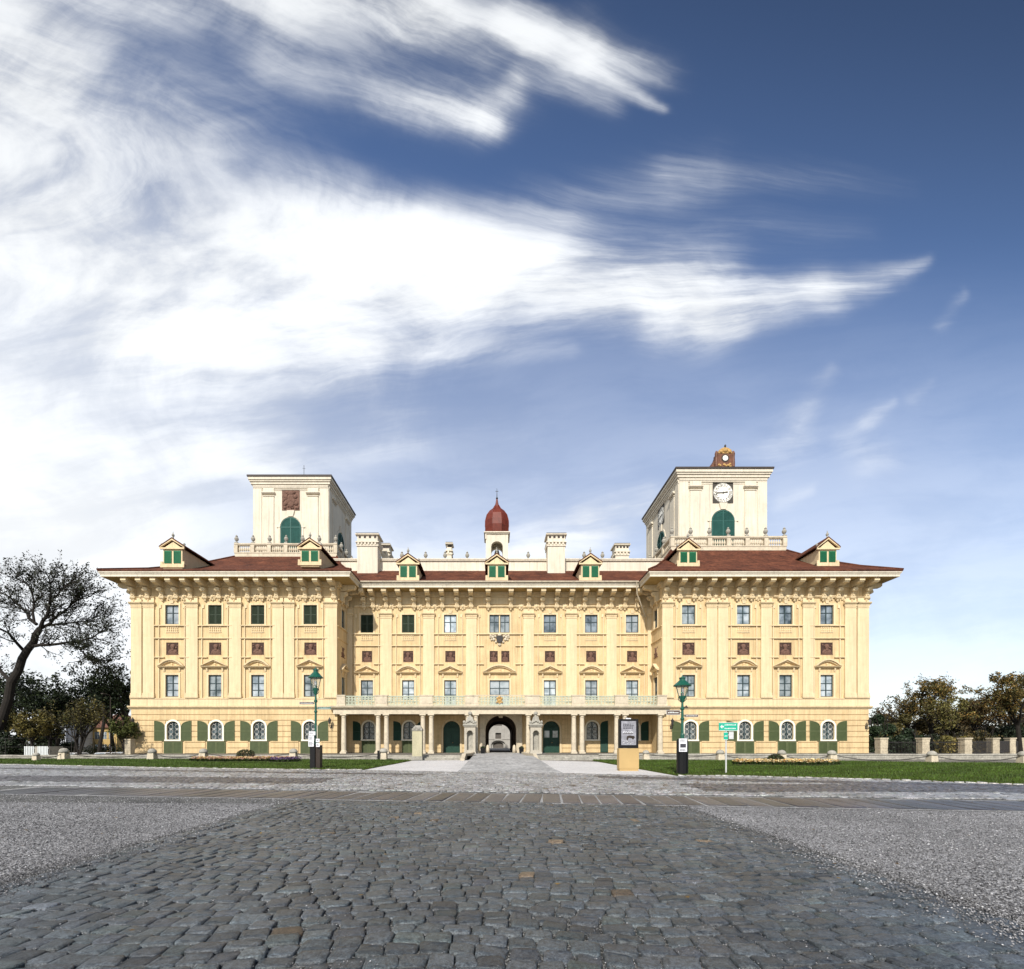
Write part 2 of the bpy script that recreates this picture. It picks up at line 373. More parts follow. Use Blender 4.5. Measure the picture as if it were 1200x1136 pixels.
def cells(a0, a1, cuts):
    s = sorted({a0, a1, *[c for c in cuts if a0 < c < a1]}); return list(zip(s[:-1], s[1:]))
def arc_pts(uc, hw, zs, rise, n=12):                  # arch from the left springing to the right one
    return [(uc - hw*math.cos(math.pi*i/n), zs + rise*math.sin(math.pi*i/n)) for i in range(n+1)]
def wall_front(mb, u0, u1, z0, z1, ops, T, rev=0.3, mi=0):
    """A wall face with real openings. ops: (uc, half width, z0, z1, arch rise); T maps (u, d, z) to the world."""
    us = []; zs = []
    for (uc,hw,a,b,r) in ops: us += [uc-hw, uc+hw]; zs += [a, b]
    for (ua,ub) in cells(u0,u1,us):
        for (za,zb) in cells(z0,z1,zs):
            cu, cz = (ua+ub)/2, (za+zb)/2
            if any(uc-hw < cu < uc+hw and a < cz < b for (uc,hw,a,b,r) in ops): continue
            mb.poly([T(ua,0,za),T(ub,0,za),T(ub,0,zb),T(ua,0,zb)], mi)
    for (uc,hw,a,b,r) in ops:
        top = arc_pts(uc,hw,b-r,r) if r else [(uc-hw,b),(uc+hw,b)]
        outline = [(uc-hw,a)] + top + [(uc+hw,a)]
        for p,q in zip(outline, outline[1:]+outline[:1]):
            mb.poly([T(p[0],0,p[1]),T(q[0],0,q[1]),T(q[0],-rev,q[1]),T(p[0],-rev,p[1])], mi)
        if r:
            for p,q in zip(top,top[1:]):
                mb.poly([T(p[0],0,p[1]),T(q[0],0,q[1]),T(q[0],0,b),T(p[0],0,b)], mi)
def TF(y): return lambda u,d,z: (u, y-d, z)
def TS(x, s): return lambda u,d,z: (x+s*d, u, z)      # side wall; u runs along y, outward normal is s along x

class Kit:                                            # a set of meshes in facade space (u, -d, z), placed many times
    def __init__(s): s.items = []
    def part(s, name, mb, mats, sub=(), smooth=False):
        s.items.append((name, mb.mesh(name, mats, smooth), [(n, b.mesh(n, m)) for n, b, m in sub])); return s
    def place(s, x, y, z=0.0, rz=0.0, parent=None, scale=1.0, as_sub=None):
        for name, me, subs in s.items:
            o = put(me, name, parent or PP, (x,y,z), rz, scale)
            for n, sm in subs: put(sm, n, o, (x,y,z), rz, scale)
    
# --- windows (heights absolute, sill at z=0 of the kit)
def win_kit(w, h, rows=(0.5,), pane='pane', sur=0.2, balus=True, head=0.0, double=False, inner=False):
    k = Kit(); f = MB(); d = -0.2; hw = w/2
    t = 0.075
    units = [(-hw, hw)] if not double else [(-hw, -0.07), (0.07, hw)]
    for a, b in units:
        f.ub(a, a+t, d, d+0.09, 0, h); f.ub(b-t, b, d, d+0.09, 0, h)
        f.ub(a+t, b-t, d, d+0.09, 0, t); f.ub(a+t, b-t, d, d+0.09, h-t, h)
        m = (a+b)/2
        f.ub(m-0.05, m+0.05, d, d+0.10, t, h-t)
        for r_ in rows:
            f.ub(a+t, m-0.05, d+0.005, d+0.08, h*r_-0.035, h*r_+0.035); f.ub(m+0.05, b-t, d+0.005, d+0.08, h*r_-0.035, h*r_+0.035)
    if double: f.ub(-0.07, 0.07, d-0.02, d+0.14, 0, h, 1)
    p = MB(); p.ub(-hw+0.02, hw-0.02, d-0.03, d+0.02, 0.02, h-0.02)
    s = MB()
    s.ub(-hw-sur, -hw-0.003, 0.003, 0.075, -0.05, h+sur); s.ub(hw+0.003, hw+sur, 0.003, 0.075, -0.05, h+sur)
    s.ub(-hw-0.003, hw+0.003, 0.003, 0.075, h+0.003, h+sur)
    s.ub(-hw-sur-0.08, hw+sur+0.08, 0.003, 0.16, -0.16, -0.05)
    if head: s.uz([(-0.16,h+sur-0.02),(0.16,h+sur-0.02),(0.24,h+sur+head),(-0.24,h+sur+head)], 0.01, 0.13)
    sub = [('pane', p, M[pane]), ('surround', s, M['trim'])]
    if balus:
        b = MB(); bw = hw*0.95
        b.ub(-bw, bw, 0.003, 0.07, -0.30, -0.22); b.ub(-bw, bw, 0.003, 0.07, -0.98, -0.88)
        for i in range(6):
            x = -bw + (i+0.5)*2*bw/6
            b.lathe([(0.03,-0.88),(0.085,-0.72),(0.04,-0.55),(0.075,-0.42),(0.04,-0.30)], 6, (x,-0.03,0))
        sub.append(('balustrade_relief', b, M['trim']))
    return k.part('window', f, [M['winframe'], M['trim']], sub)
def shut_kit(w, h, sur=0.2, slit=False):              # closed louvred shutters
    k = Kit(); f = MB(); hw = w/2; d = -0.14
    for a, b in ((-hw+0.01, -0.015), (0.015, hw-0.01)):
        f.ub(a, a+0.08, d, d+0.06, 0.01, h-0.01); f.ub(b-0.08, b, d, d+0.06, 0.01, h-0.01)
        for z in (0.01, h*0.5-0.04, h-0.09): f.ub(a+0.08, b-0.08, d, d+0.06, z, z+0.08)
        n = int(h/0.085)
        for i in range(n):
            z = 0.09 + (h-0.2)*i/n
            f.dz([(d-0.03,z+0.07),(d+0.035,z),(d+0.045,z+0.012),(d-0.02,z+0.082)], a+0.08, b-0.08)
    f.ub(-hw, hw, d-0.06, d-0.04, 0, h)
    s = MB()
    s.ub(-hw-sur, -hw-0.003, 0.003, 0.075, -0.05, h+sur); s.ub(hw+0.003, hw+sur, 0.003, 0.075, -0.05, h+sur)
    s.ub(-hw-0.003, hw+0.003, 0.003, 0.075, h+0.003, h+sur); s.ub(-hw-sur-0.08, hw+sur+0.08, 0.003, 0.16, -0.16, -0.05)
    b = MB(); bw = hw*0.95
    b.ub(-bw, bw, 0.003, 0.07, -0.30, -0.22); b.ub(-bw, bw, 0.003, 0.07, -0.98, -0.88)
    for i in range(6):
        x = -bw + (i+0.5)*2*bw/6
        b.lathe([(0.03,-0.88),(0.085,-0.72),(0.04,-0.55),(0.075,-0.42),(0.04,-0.30)], 6, (x,-0.03,0))
    return k.part('shuttered_window', f, M['dshutter'], [('surround', s, M['trim']), ('balustrade_relief', b, M['trim'])])
def arch_win_kit(w, h, rise, blank=False):            # ground floor: arched, ornate white grille
    k = Kit(); hw = w/2; d = -0.22; f = MB(); t = 0.07
    top = arc_pts(0, hw, h-rise, rise); inn = arc_pts(0, hw-t, h-rise, rise-t)
    for (p,q,r_,s_) in zip(top, top[1:], inn[1:], inn): f.uz([p,q,r_,s_], d, d+0.09)
    f.ub(-hw, -hw+t, d, d+0.09, 0, h-rise); f.ub(hw-t, hw, d, d+0.09, 0, h-rise); f.ub(-hw+t, hw-t, d, d+0.09, 0, t)
    f.ub(-0.045, 0.045, d, d+0.1, t, h-t); 
    for z in (h*0.36, h-rise): f.ub(-hw+t, hw-t, d+0.005, d+0.085, z-0.035, z+0.035)
    p = MB(); p.uz([(-hw+0.02,0.02)] + arc_pts(0, hw-0.02, h-rise, rise-0.02) + [(hw-0.02,0.02)], d-0.05, d-0.02)
    g = MB()
    def ring(cx, cz, rx, rz, n=12):
        pts = [(cx+rx*math.cos(2*math.pi*i/n), d+0.0, cz+rz*math.sin(2*math.pi*i/n)) for i in range(n)]
        pts.append(pts[0]); g.tube([(a, -(d+0.13), c) for a,b_,c in pts], 0.024, 4)
    for sx in (-1,1):
        cx = sx*hw*0.5
        for cz in (h*0.15, h*0.43, h*0.70): ring(cx, cz, hw*0.33, h*0.125)
        for cz in (h*0.29, h*0.57): ring(cx, cz, hw*0.16, h*0.05, 8)
        if rise > 0.3: ring(cx*0.8, h*0.87, hw*0.2, h*0.05, 8)
    s = MB(); sw = 0.2
    a0 = arc_pts(0, hw+0.003, h-rise, rise); a1 = arc_pts(0, hw+sw, h-rise, rise+sw)
    for (p_,q_,r_,s_) in zip(a0, a0[1:], a1[1:], a1): s.uz([s_,r_,q_,p_], 0.087, 0.14)
    s.ub(-hw-sw, -hw-0.003, 0.003, 0.14, -0.0, h-rise); s.ub(hw+0.003, hw+sw, 0.003, 0.14, 0.0, h-rise)
    s.ub(-hw-sw-0.04, hw+sw+0.04, 0.003, 0.18, -0.16, 0.0)
    return k.part('window', f, M['winframe'], [('pane', p, M['groundpane']), ('grille', g, M['grille']), ('surround', s, M['white'])])
def leaf_kit(w, h, side, m='shutter', rise=None):     # one open shutter leaf lying against the wall, rounded top
    k = Kit(); f = MB(); rise = rise or w*0.55; n = 8
    def ztop(x): return h - rise + rise*math.sqrt(max(0.0, 1-(1-x/w)**2)) if side > 0 else h - rise + rise*math.sqrt(max(0.0, 1-(x/w)**2))
    xs = [w*i/n for i in range(n+1)]
    f.uz([(0,0),(w,0)] + [(x, ztop(x)) for x in reversed(xs)], 0.088, 0.105)
    f.ub(0,0.07,0.105,0.15,0,max(0.2,ztop(0)-0.03),1); f.ub(w-0.07,w,0.105,0.15,0,max(0.2,ztop(w)-0.03),1)
    for z in (0, h*0.46): f.ub(0.07,w-0.07,0.105,0.15,z,z+0.08,1)
    for i in range(n):
        p, q = xs[i], xs[i+1]
        f.uz([(p,ztop(p)-0.08),(q,ztop(q)-0.08),(q,ztop(q)),(p,ztop(p))], 0.106, 0.15, 1)
    z = 0.1
    while z < h-0.2:
        a, b = 0.08, w-0.08
        while a < b and ztop(a) < z+0.12: a += 0.04
        while b > a and ztop(b) < z+0.12: b -= 0.04
        if b-a > 0.1: f.dz([(0.106,z+0.07),(0.138,z),(0.142,z+0.012),(0.11,z+0.085)], a, b)
        z += 0.1
    return k.part('shutter', f, [M[m], M['shutter_rail'] if m == 'shutter' else M[m]])
def cellar_kit(w, h):
    k = Kit(); f = MB(); hw = w/2
    f.ub(-hw, hw, 0.045, 0.06, 0, h)
    for a, b in ((-hw,-0.02),(0.02,hw)):
        f.ub(a,a+0.1,0.06,0.10,0,h,1); f.ub(b-0.1,b,0.06,0.10,0,h,1)
        for z in (0,h-0.1): f.ub(a+0.1,b-0.1,0.06,0.10,z,z+0.1,1)
        z = 0.12
        while z < h-0.2: f.dz([(0.061,z+0.07),(0.092,z),(0.096,z+0.012),(0.065,z+0.08)], a+0.1, b-0.1); z += 0.095
    return k.part('shutter', f, [M['shutter'], M['shutter_rail']])

def relief_mesh(w, h, seed, mats):                    # terracotta bust in a square niche
    rr = random.Random(seed); f = MB(); hw = w/2
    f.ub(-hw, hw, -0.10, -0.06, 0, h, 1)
    t = rr.uniform(-0.06,0.06)
    f.ball((t, 0.03, h*0.20), w*0.40, 0.10, h*0.22, 12, 6)                  # chest
    f.ball((t-w*0.17, 0.02, h*0.27), w*0.17, 0.09, h*0.17, 8, 5); f.ball((t+w*0.19, 0.02, h*0.27), w*0.17, 0.09, h*0.17, 8, 5)
    f.lathe([(w*0.13,h*0.36),(w*0.11,h*0.52)], 8, (t,0.0,0), sy=0.6)
    f.ball((t*0.8, 0.0, h*0.66), w*0.17, 0.13, h*0.20, 10, 7)               # head
    f.ball((t*0.8+rr.uniform(-.05,.05), -0.10, h*0.64), w*0.035, 0.05, h*0.05, 6, 4)
    f.ball((t*0.8, 0.03, h*0.76), w*0.20, 0.11, h*0.12, 10, 5)              # hair or helmet
    for i in range(5): f.ball((t+rr.uniform(-.32,.32)*w, 0.0, h*rr.uniform(.08,.4)), w*0.10, 0.09, h*0.07, 6, 4)
    for i in range(3): f.ball((rr.choice((-1,1))*w*rr.uniform(.25,.42), 0.03, h*rr.uniform(.55,.9)), w*0.07, 0.06, h*0.08, 6, 4)
    f.ub(-hw+0.003, hw-0.003, -0.06, 0.05, 0, 0.09)
    return f.mesh('relief_panel', mats)
def pediment_kit(w, h, seg):
    k = Kit(); f = MB(); hw = w/2; t = 0.16; D_ = 0.42
    f.dz([(0.003,0),(0.22,0.0),(0.26,0.06),(D_-0.04,0.10),(D_,0.18),(0.003,0.18)], -hw, hw)
    n = 12 if seg else 2
    def zt(u_): 
        x = abs(u_)/hw
        return (0.18 + (h-0.18)*math.sqrt(max(0,1-x*x)) if seg == 2 else 0.18 + (h-0.18)*(1-x*x)) if seg else 0.18 + (h-0.18)*(1-x)
    us = [-hw + 2*hw*i/n for i in range(n+1)]
    for a, b in zip(us, us[1:]):
        f.uz([(a,max(0.183,zt(a)-t)),(b,max(0.183,zt(b)-t)),(b,zt(b)+0.02),(a,zt(a)+0.02)], 0.003, D_)
        f.uz([(a,max(0.182,zt(a)-t*2)),(b,max(0.182,zt(b)-t*2)),(b,max(0.183,zt(b)-t)),(a,max(0.183,zt(a)-t))], 0.003, D_-0.16)
    f.uz([(-hw+0.2,0.181)] + [(u_, max(0.182, zt(u_)-t*2)) for u_ in us] + [(hw-0.2,0.181)], 0.002, 0.06, 1)
    f.ub(-0.12, 0.12, 0.06, 0.16, 0.2, h*0.45, 1); f.ball((0,-0.12,h*0.42), 0.16, 0.08, 0.13, 8, 5, 1)
    for sx in (-1,1):                                 # small scroll brackets under it
        f.dz([(0.003,0),(0.20,0),(0.16,-0.18),(0.08,-0.42),(0.003,-0.5)], sx*(hw*0.60)-0.09, sx*(hw*0.60)+0.09)
    return k.part('pediment', f, [M['trim'], M['wall']])
def pilaster_kit(w, z0, z1, d=0.16):
    k = Kit(); f = MB(); hw = w/2
    f.ub(-hw, hw, 0.003, d, z0+0.55, z1-0.42)
    f.ub(-hw-0.08, hw+0.08, 0.003, d+0.10, z0, z0+0.28); f.ub(-hw-0.04, hw+0.04, 0.003, d+0.05, z0+0.28, z0+0.55)
    f.ub(-hw-0.04, hw+0.04, 0.003, d+0.05, z1-0.62, z1-0.54)
    f.ub(-hw-0.05, hw+0.05, 0.003, d+0.06, z1-0.42, z1-0.24); f.dz([(0.003,z1-0.24),(d+0.10,z1-0.24),(d+0.24,z1-0.1),(d+0.26,z1),(0.003,z1)], -hw-0.16, hw+0.16)
    f.ub(-hw, hw, 0.003, d, z1, z1+0.55)
    f.dz([(0.003,z1+0.55),(d+0.05,z1+0.55),(d+0.14,z1+0.66),(0.003,z1+0.66)], -hw-0.05, hw+0.05)
    return k.part('pilaster', f, M['trim'])

SOF = 19.9                                            # soffit height
def bracket_kit(reach=1.72):
    k = Kit(); f = MB(); w = 0.27
    beam = [(0.003,SOF-0.003),(reach,SOF-0.003),(reach,SOF-0.40),(reach-0.10,SOF-0.50),(reach*0.72,SOF-0.52),(reach*0.5,SOF-0.62),(0.003,SOF-0.78)]
    f.dz(beam, -w, w)
    f.dz([(reach+0.002,SOF-0.06),(reach+0.07,SOF-0.06),(reach+0.07,SOF-0.34),(reach+0.002,SOF-0.34)], -w-0.03, w+0.03)
    cons = [(0.003,SOF-0.79),(0.78,SOF-0.79),(0.82,SOF-0.98),(0.70,SOF-1.18),(0.44,SOF-1.30),(0.36,SOF-1.52),(0.42,SOF-1.74),(0.34,SOF-1.94),(0.16,SOF-2.02),(0.003,SOF-2.02)]
    f.dz(cons, -w+0.06, w-0.06)
    for sx in (-1,1):                                 # volutes
        f.prism([(0.60+0.20*math.cos(2*math.pi*i/10), SOF-1.0+0.20*math.sin(2*math.pi*i/10)) for i in range(10)], lambda d,z,u_: (u_,-d,z), sx*(w-0.06)+sx*0.002, sx*(w+0.02))
        f.prism([(0.26+0.15*math.cos(2*math.pi*i/10), SOF-1.82+0.15*math.sin(2*math.pi*i/10)) for i in range(10)], lambda d,z,u_: (u_,-d,z), sx*(w-0.06)+sx*0.002, sx*(w+0.02))
    f.ball((0,-0.16,SOF-2.12), 0.13, 0.11, 0.13, 8, 5)
    for zz in (SOF-1.42, SOF-1.62): f.ub(-0.13,0.13,0.40,0.47,zz,zz+0.10)
    return k.part('bracket', f, M['trim'])
def rosette_kit():
    k = Kit(); f = MB()
    f.ball((0,-0.05,0), 0.34, 0.20, 0.34, 10, 6); f.ball((0,-0.22,0.04), 0.17, 0.14, 0.19, 8, 6)
    for i in range(8):
        a = 2*math.pi*i/8; f.ball((0.33*math.cos(a), -0.06, 0.33*math.sin(a)), 0.12, 0.12, 0.12, 6, 4)
    for sx in (-1,1):
        f.tube([(sx*0.30,-0.1,0.05),(sx*0.55,-0.1,-0.02),(sx*0.72,-0.08,0.22)], [0.09,0.08,0.04], 6)
    return k.part('rosette', f, M['trim'])
BR, BRC, ROS = bracket_kit(), bracket_kit(1.72), rosette_kit()

k_top   = [win_kit(1.55, 2.2, (0.60,), p, head=0.35) for p in ('pane','midpane','darkpane')]
k_topsh = shut_kit(1.55, 2.2)
k_piano = win_kit(1.5, 2.52, (0.62,0.31), 'pane', sur=0.22)
k_piano2 = win_kit(1.5, 2.52, (0.62,0.31), 'midpane', sur=0.22)
k_ground = arch_win_kit(1.42, 2.12, 0.62)
k_cellar = cellar_kit(2.15, 1.38)
k_leafl, k_leafr = leaf_kit(1.2, 2.30, -1), leaf_kit(1.2, 2.30, 1)
k_tri, k_seg = pediment_kit(3.0, 1.02, 0), pediment_kit(3.0, 1.0, 1)
k_segw = pediment_kit(4.1, 1.1, 1)
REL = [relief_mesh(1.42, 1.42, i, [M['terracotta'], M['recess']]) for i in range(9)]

# heights
Z_GW, Z_CEL, Z_STR0, Z_STR1, Z_PI, Z_PED, Z_REL, Z_TOP, Z_CAP = 1.70, 0.10, 5.22, 5.60, 6.66, 10.0, 11.52, 15.06, 17.55

def mould(mb, u0, u1, z, d=0.19, h=0.09, T=None):
    mb.ub(u0, u1, 0.003, d, z-h/2, z+h/2)

def facade_bands(mb, u0, u1, z0, z1, ops, d=0.085):   # rusticated courses with real joints
    n = 8; h = (z1-z0)/n
    for i in range(n):
        a, b = z0+i*h+0.035, z0+(i+1)*h-0.035
        blocks = [(uc-hw-0.21, uc+hw+0.21) for (uc,hw,oa,ob,r) in ops if oa < b and ob > a]
        cur = u0
        for (p,q) in sorted(blocks):
            if p > cur: mb.ub(cur, p, 0.003, d, a, b)
            cur = max(cur, q)
        if cur < u1: mb.ub(cur, u1, 0.003, d, a, b)

def side_wall(x, s, y0, y1):                          # the short return of a wing towards the centre front
    T = TS(x, s); mb = MB()
    yc = (y0+y1)/2 + 0.1
    ops = [(yc, 0.62, Z_PI, Z_PI+2.52, 0), (yc, 0.62, Z_TOP, Z_TOP+2.2, 0)]
    wall_front(mb, y0, y1, BASE, SOF, ops, T)
    for z, h, d in ((Z_STR0,0.38,0.30),(6.1,0.1,0.1),(14.85,0.1,0.1),(13.45,0.1,0.1),(17.9,0.12,0.2)):
        a = T(y0-0.0, 0.003, z); b = T(y1, d, z+h)
        mb.box(min(a[0],b[0]), max(a[0],b[0]), y0, y1-0.003, z, z+h)
    mb.build('wall', M['wall'], PP)
    rz = R(90)*s
    wk = win_kit(1.24, 2.52, (0.62,0.31), 'darkpane', sur=0.15, balus=False); wk.place(x, yc, Z_PI, rz)
    wk = win_kit(1.24, 2.2, (0.6,), 'darkpane', sur=0.15, balus=False); wk.place(x, yc, Z_TOP, rz)
    pk = pediment_kit(2.2, 0.9, 0); pk.place(x, yc, Z_PED-0.1, rz)
    o = put(REL[3], 'relief_panel', PP, (x, yc, Z_REL), rz)
    BR.place(x, YC-1.0, 0, rz); BR.place(x, YC-2.6, 0, rz)

def wing(x0, x1, wins, gwins, pils, tops, peds, side):
    y = YW
    ops = []; 
    for cx in wins:
        ops += [(cx, 0.75, Z_PI, Z_PI+2.52, 0), (cx, 0.775, Z_TOP, Z_TOP+2.2, 0), (cx, 0.71, Z_REL, Z_REL+1.42, 0)]
    gops = [(cx, 0.71, Z_GW, Z_GW+2.12, 0.62) for cx in gwins]
    mb = MB(); wall_front(mb, x0, x1, BASE, SOF, ops+gops, TF(y))
    ya0, ya1 = (y, YC) if side < 0 else (YC, y)
    mb.poly([(x0,ya0,BASE),(x0,y+36,BASE),(x0,y+36,SOF),(x0,ya0,SOF)]); mb.poly([(x1,ya1,BASE),(x1,y+36,BASE),(x1,y+36,SOF),(x1,ya1,SOF)])
    mb.poly([(x0,y+36,BASE),(x1,y+36,BASE),(x1,y+36,SOF),(x0,y+36,SOF)])
    mb.build('wall', M['wall'], PP)
    # rustication, string course, mouldings
    m2 = MB(); facade_bands(m2, x0+0.003, x1-0.003, BASE, Z_STR0, [(cx,1.08,Z_CEL,Z_CEL+1.38,0) for cx in gwins] + gops)
    o = m2.build('rusticated_course', M['wall'], PP); o.location.y = y; 
    m3 = MB(); x0e, x1e = x0-0.3, x1+0.3
    m3.dz([(0.003,Z_STR0),(0.10,Z_STR0),(0.14,Z_STR0+0.12),(0.30,Z_STR0+0.2),(0.34,Z_STR1),(0.003,Z_STR1)], x0e, x1e)
    m3.dz([(0.003,Z_STR1),(0.09,Z_STR1),(0.09,6.38),(0.15,6.40),(0.15,6.50),(0.003,6.50)], x0-0.1, x1+0.1)
    m3.build('string_course', M['trim'], PP).location.y = y
    m4 = MB()
    for cx in wins:
        for z in (14.88, 13.42, 11.22):
            if z > 14: mould(m4, cx-2.0, cx+2.0, z)
            else:
                mould(m4, cx-2.0, cx-0.85, z) ; mould(m4, cx+0.85, cx+2.0, z)
                if z > 13: mould(m4, cx-0.85, cx+0.85, z)
        for sx in (-1,1):
            m4.ub(cx+sx*1.48-0.05, cx+sx*1.48+0.05, 0.003, 0.13, 6.52, 13.36); m4.ub(cx+sx*1.48-0.05, cx+sx*1.48+0.05, 0.003, 0.13, 13.48, 14.82); m4.ub(cx+sx*1.48-0.05, cx+sx*1.48+0.05, 0.003, 0.13, 14.94, 16.9)
            m4.uz([(cx+sx*1.48,16.9),(cx+sx*1.25,16.9),(cx+sx*1.25,17.3),(cx+sx*1.55,17.3)], 0.003, 0.09)
        m4.dz([(0.003,18.12),(0.12,18.12),(0.22,18.24),(0.22,18.32),(0.003,18.32)], cx-1.45, cx+1.45)
        m4.ub(cx-0.9, cx+0.9, 0.003, 0.05, 18.5, 19.6); 
    m4.build('wall_moulding', M['trim'], PP).location.y = y
    for i, cx in enumerate(wins):
        k = tops[i]; (k_topsh if k == 's' else k_top[k]).place(cx, y, Z_TOP)
        (k_piano2 if (i + (side > 0)) % 2 else k_piano).place(cx, y, Z_PI)
        (k_tri if peds[i] == 't' else k_seg).place(cx, y, Z_PED)
        put(REL[(i*2 + (side > 0)*3) % 9], 'relief_panel', PP, (cx, y, Z_REL))
    for cx in gwins:
        k_ground.place(cx, y, Z_GW); k_cellar.place(cx, y, Z_CEL)
        k_leafl.place(cx-0.95-1.2, y-0.0, Z_GW-0.12); k_leafr.place(cx+0.95, y, Z_GW-0.12)
    for (a,b) in pils: pilaster_kit(b-a, Z_STR1+0.92, Z_CAP).place((a+b)/2, y)
    # brackets and masks under the eaves
    n = 15; step = (x1-x0-0.7)/(n-1)
    for i in range(n):
        BR.place(x0+0.35+i*step, y)
        if i < n-1 and i % 3 != 1: ROS.place(x0+0.35+(i+0.5)*step, y, SOF-1.75)
    ox = x0 if side < 0 else x1
    for i in range(3): BR.place(ox, y+0.5+i*1.6, 0, R(90)*side)

WL, WR_ = (XW(154.2), XW(395.5)), (XW(775.5), XW(1017.5))
wing(*WL, [XW(p) for p in (201.9,252.2,302.2,363.8)], [XW(p) for p in (203.3,253.8,304.0,363.2)],
     [(XW(a)+0.0,XW(b)) for a,b in ((154.4,166.9),(168.4,181.4),(218.6,232.5),(269.2,283.2),(320,332.3),(333.6,345.4),(381.3,395.3))],
     ['x' and 0,'s','s','s'], 'stst', -1)
wing(*WR_, [XW(p) for p in (806.8,871.2,920.5,968.7)], [XW(p) for p in (808.8,872.6,922.0,969.9)],
     [(XW(a),XW(b)) for a,b in ((775.7,788.3),(827.3,839.6),(840.9,852.6),(891.1,903.5),(939.9,952.6),(989.2,1002.4),(1003.8,1017.3))],
     [1,0,2,2], 'tsts', 1)
side_wall(WL[1], 1, YW, YC); side_wall(WR_[0], -1, YW, YC)

# --- recessed centre front
CX0, CX1 = WL[1], WR_[0]
CZ = -0.12
wins = [XC(p) for p in (430.1,478.4,527.7,585.4,644.4,692.8,740.7)]
ops = []
for i, cx in enumerate(wins):
    w = 1.2 if i == 3 else 0.75
    if i == 3: ops += [(cx,1.22,5.62,9.05,0),(cx,1.24,Z_TOP+CZ,Z_TOP+CZ+2.2,0),(cx-0.72,0.5,Z_REL-0.2,Z_REL+1.16,0),(cx+0.72,0.5,Z_REL-0.2,Z_REL+1.16,0)]
    else:
        ops += [(cx,0.75,(5.62 if i in (2,4) else Z_PI-0.05),9.06,0),(cx,0.775,Z_TOP+CZ,Z_TOP+CZ+2.2,0),(cx,0.62,Z_REL-0.2,Z_REL+1.16,0)]
DOOR_L, DOOR_R, PORT = XC(529.3), XC(646.0), XC(586.9)
gw = [XC(432.2), XC(479.5), XC(694.0), XC(741.5)]
gops = [(cx,0.72,1.75,3.95,0.72) for cx in gw]
dops = [(DOOR_L,1.04,BASE,4.02,1.04),(DOOR_R,1.04,BASE,4.02,1.04)]
pops = [(PORT,1.9,BASE,4.72,1.75)]
mb = MB(); wall_front(mb, CX0, CX1, BASE, SOF, ops+gops+dops+pops, TF(YC), 0.35)
mb.build('wall', M['wall'], PP)
m2 = MB(); facade_bands(m2, CX0+0.003, CX1-0.003, BASE, 4.75, [(cx,0.72,1.75,3.95,0) for cx in gw]+[(cx,0.66,BASE,1.68,0) for cx in gw[:2]]+[(cx,1.06,BASE,4.02,0) for cx in (DOOR_L,DOOR_R)]+[(PORT,2.6,BASE,4.75,0)])
m2.build('rusticated_course', M['wall'], PP).location.y = YC
k_cpiano = win_kit(1.5, 2.45, (0.62,0.31), 'pane'); k_cfr = win_kit(1.5, 3.44, (0.72,0.48,0.06), 'pane', balus=False)
k_cdbl = win_kit(2.44, 3.43, (0.72,0.48), 'pane', balus=False); k_ctopd = win_kit(2.48, 2.2, (0.6,), 'midpane', balus=False, double=True)
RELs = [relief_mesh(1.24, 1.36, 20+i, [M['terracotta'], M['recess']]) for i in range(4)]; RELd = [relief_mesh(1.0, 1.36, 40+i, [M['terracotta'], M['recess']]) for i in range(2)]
for i, cx in enumerate(wins):
    if i == 3:
        k_cdbl.place(cx, YC, 5.62); k_ctopd.place(cx, YC, Z_TOP+CZ)
        put(RELd[0], 'relief_panel', PP, (cx-0.72, YC, Z_REL-0.2)); put(RELd[1], 'relief_panel', PP, (cx+0.72, YC, Z_REL-0.2))
        k_segw.place(cx, YC, Z_PED-0.13)
    else:
        (k_topsh if i < 2 else k_top[(0,0,0,0,2,2,0)[i]]).place(cx, YC, Z_TOP+CZ)
        (k_cfr if i in (2,4) else k_cpiano).place(cx, YC, 5.62 if i in (2,4) else Z_PI-0.05)
        (k_tri if i % 2 == 0 else k_seg).place(cx, YC, Z_PED-0.13)
        put(RELs[i % 4], 'relief_panel', PP, (cx, YC, Z_REL-0.2))
m4 = MB()
for i, cx in enumerate(wins):
    h = 1.1 if i == 3 else 0.0
    for z in (14.75, 13.3, 11.05):
        lo = 0.85+h if z < 14 else 0.0
        for sx in (-1,1):
            a, b = sorted((cx+sx*lo, cx+sx*(2.0+h))); mould(m4, a, b, z)
    if i != 3: mould(m4, cx-0.85, cx+0.85, 13.3)
    for sx in (-1,1):
        q = cx+sx*(1.48+h)
        m4.ub(q-0.05,q+0.05,0.003,0.13,6.5,10.98); m4.ub(q-0.05,q+0.05,0.003,0.13,11.12,13.24); m4.ub(q-0.05,q+0.05,0.003,0.13,13.36,14.68); m4.ub(q-0.05,q+0.05,0.003,0.13,14.82,16.8)
        m4.uz([(q,16.8),(q-sx*.23,16.8),(q-sx*.23,17.2),(q+sx*.07,17.2)], 0.003, 0.09)
    m4.dz([(0.003,18.05),(0.12,18.05),(0.22,18.17),(0.22,18.25),(0.003,18.25)], cx-1.5-h, cx+1.5+h)
    m4.ub(cx-0.9-h, cx+0.9+h, 0.003, 0.05, 18.45, 19.6)
m4.build('wall_moulding', M['trim'], PP).location.y = YC
for a,b in ((446,459.4),(496,508.8),(546.2,558.6),(613.2,625.6),(663.2,675.8),(710.3,722.2)):
    pilaster_kit(XC(b)-XC(a), 6.45, Z_CAP-0.25).place((XC(a)+XC(b))/2, YC)
for a,b in ((407.2,413.2),(758.5,764)): pilaster_kit(XC(b)-XC(a), 6.45, Z_CAP-0.25).place((XC(a)+XC(b))/2, YC)
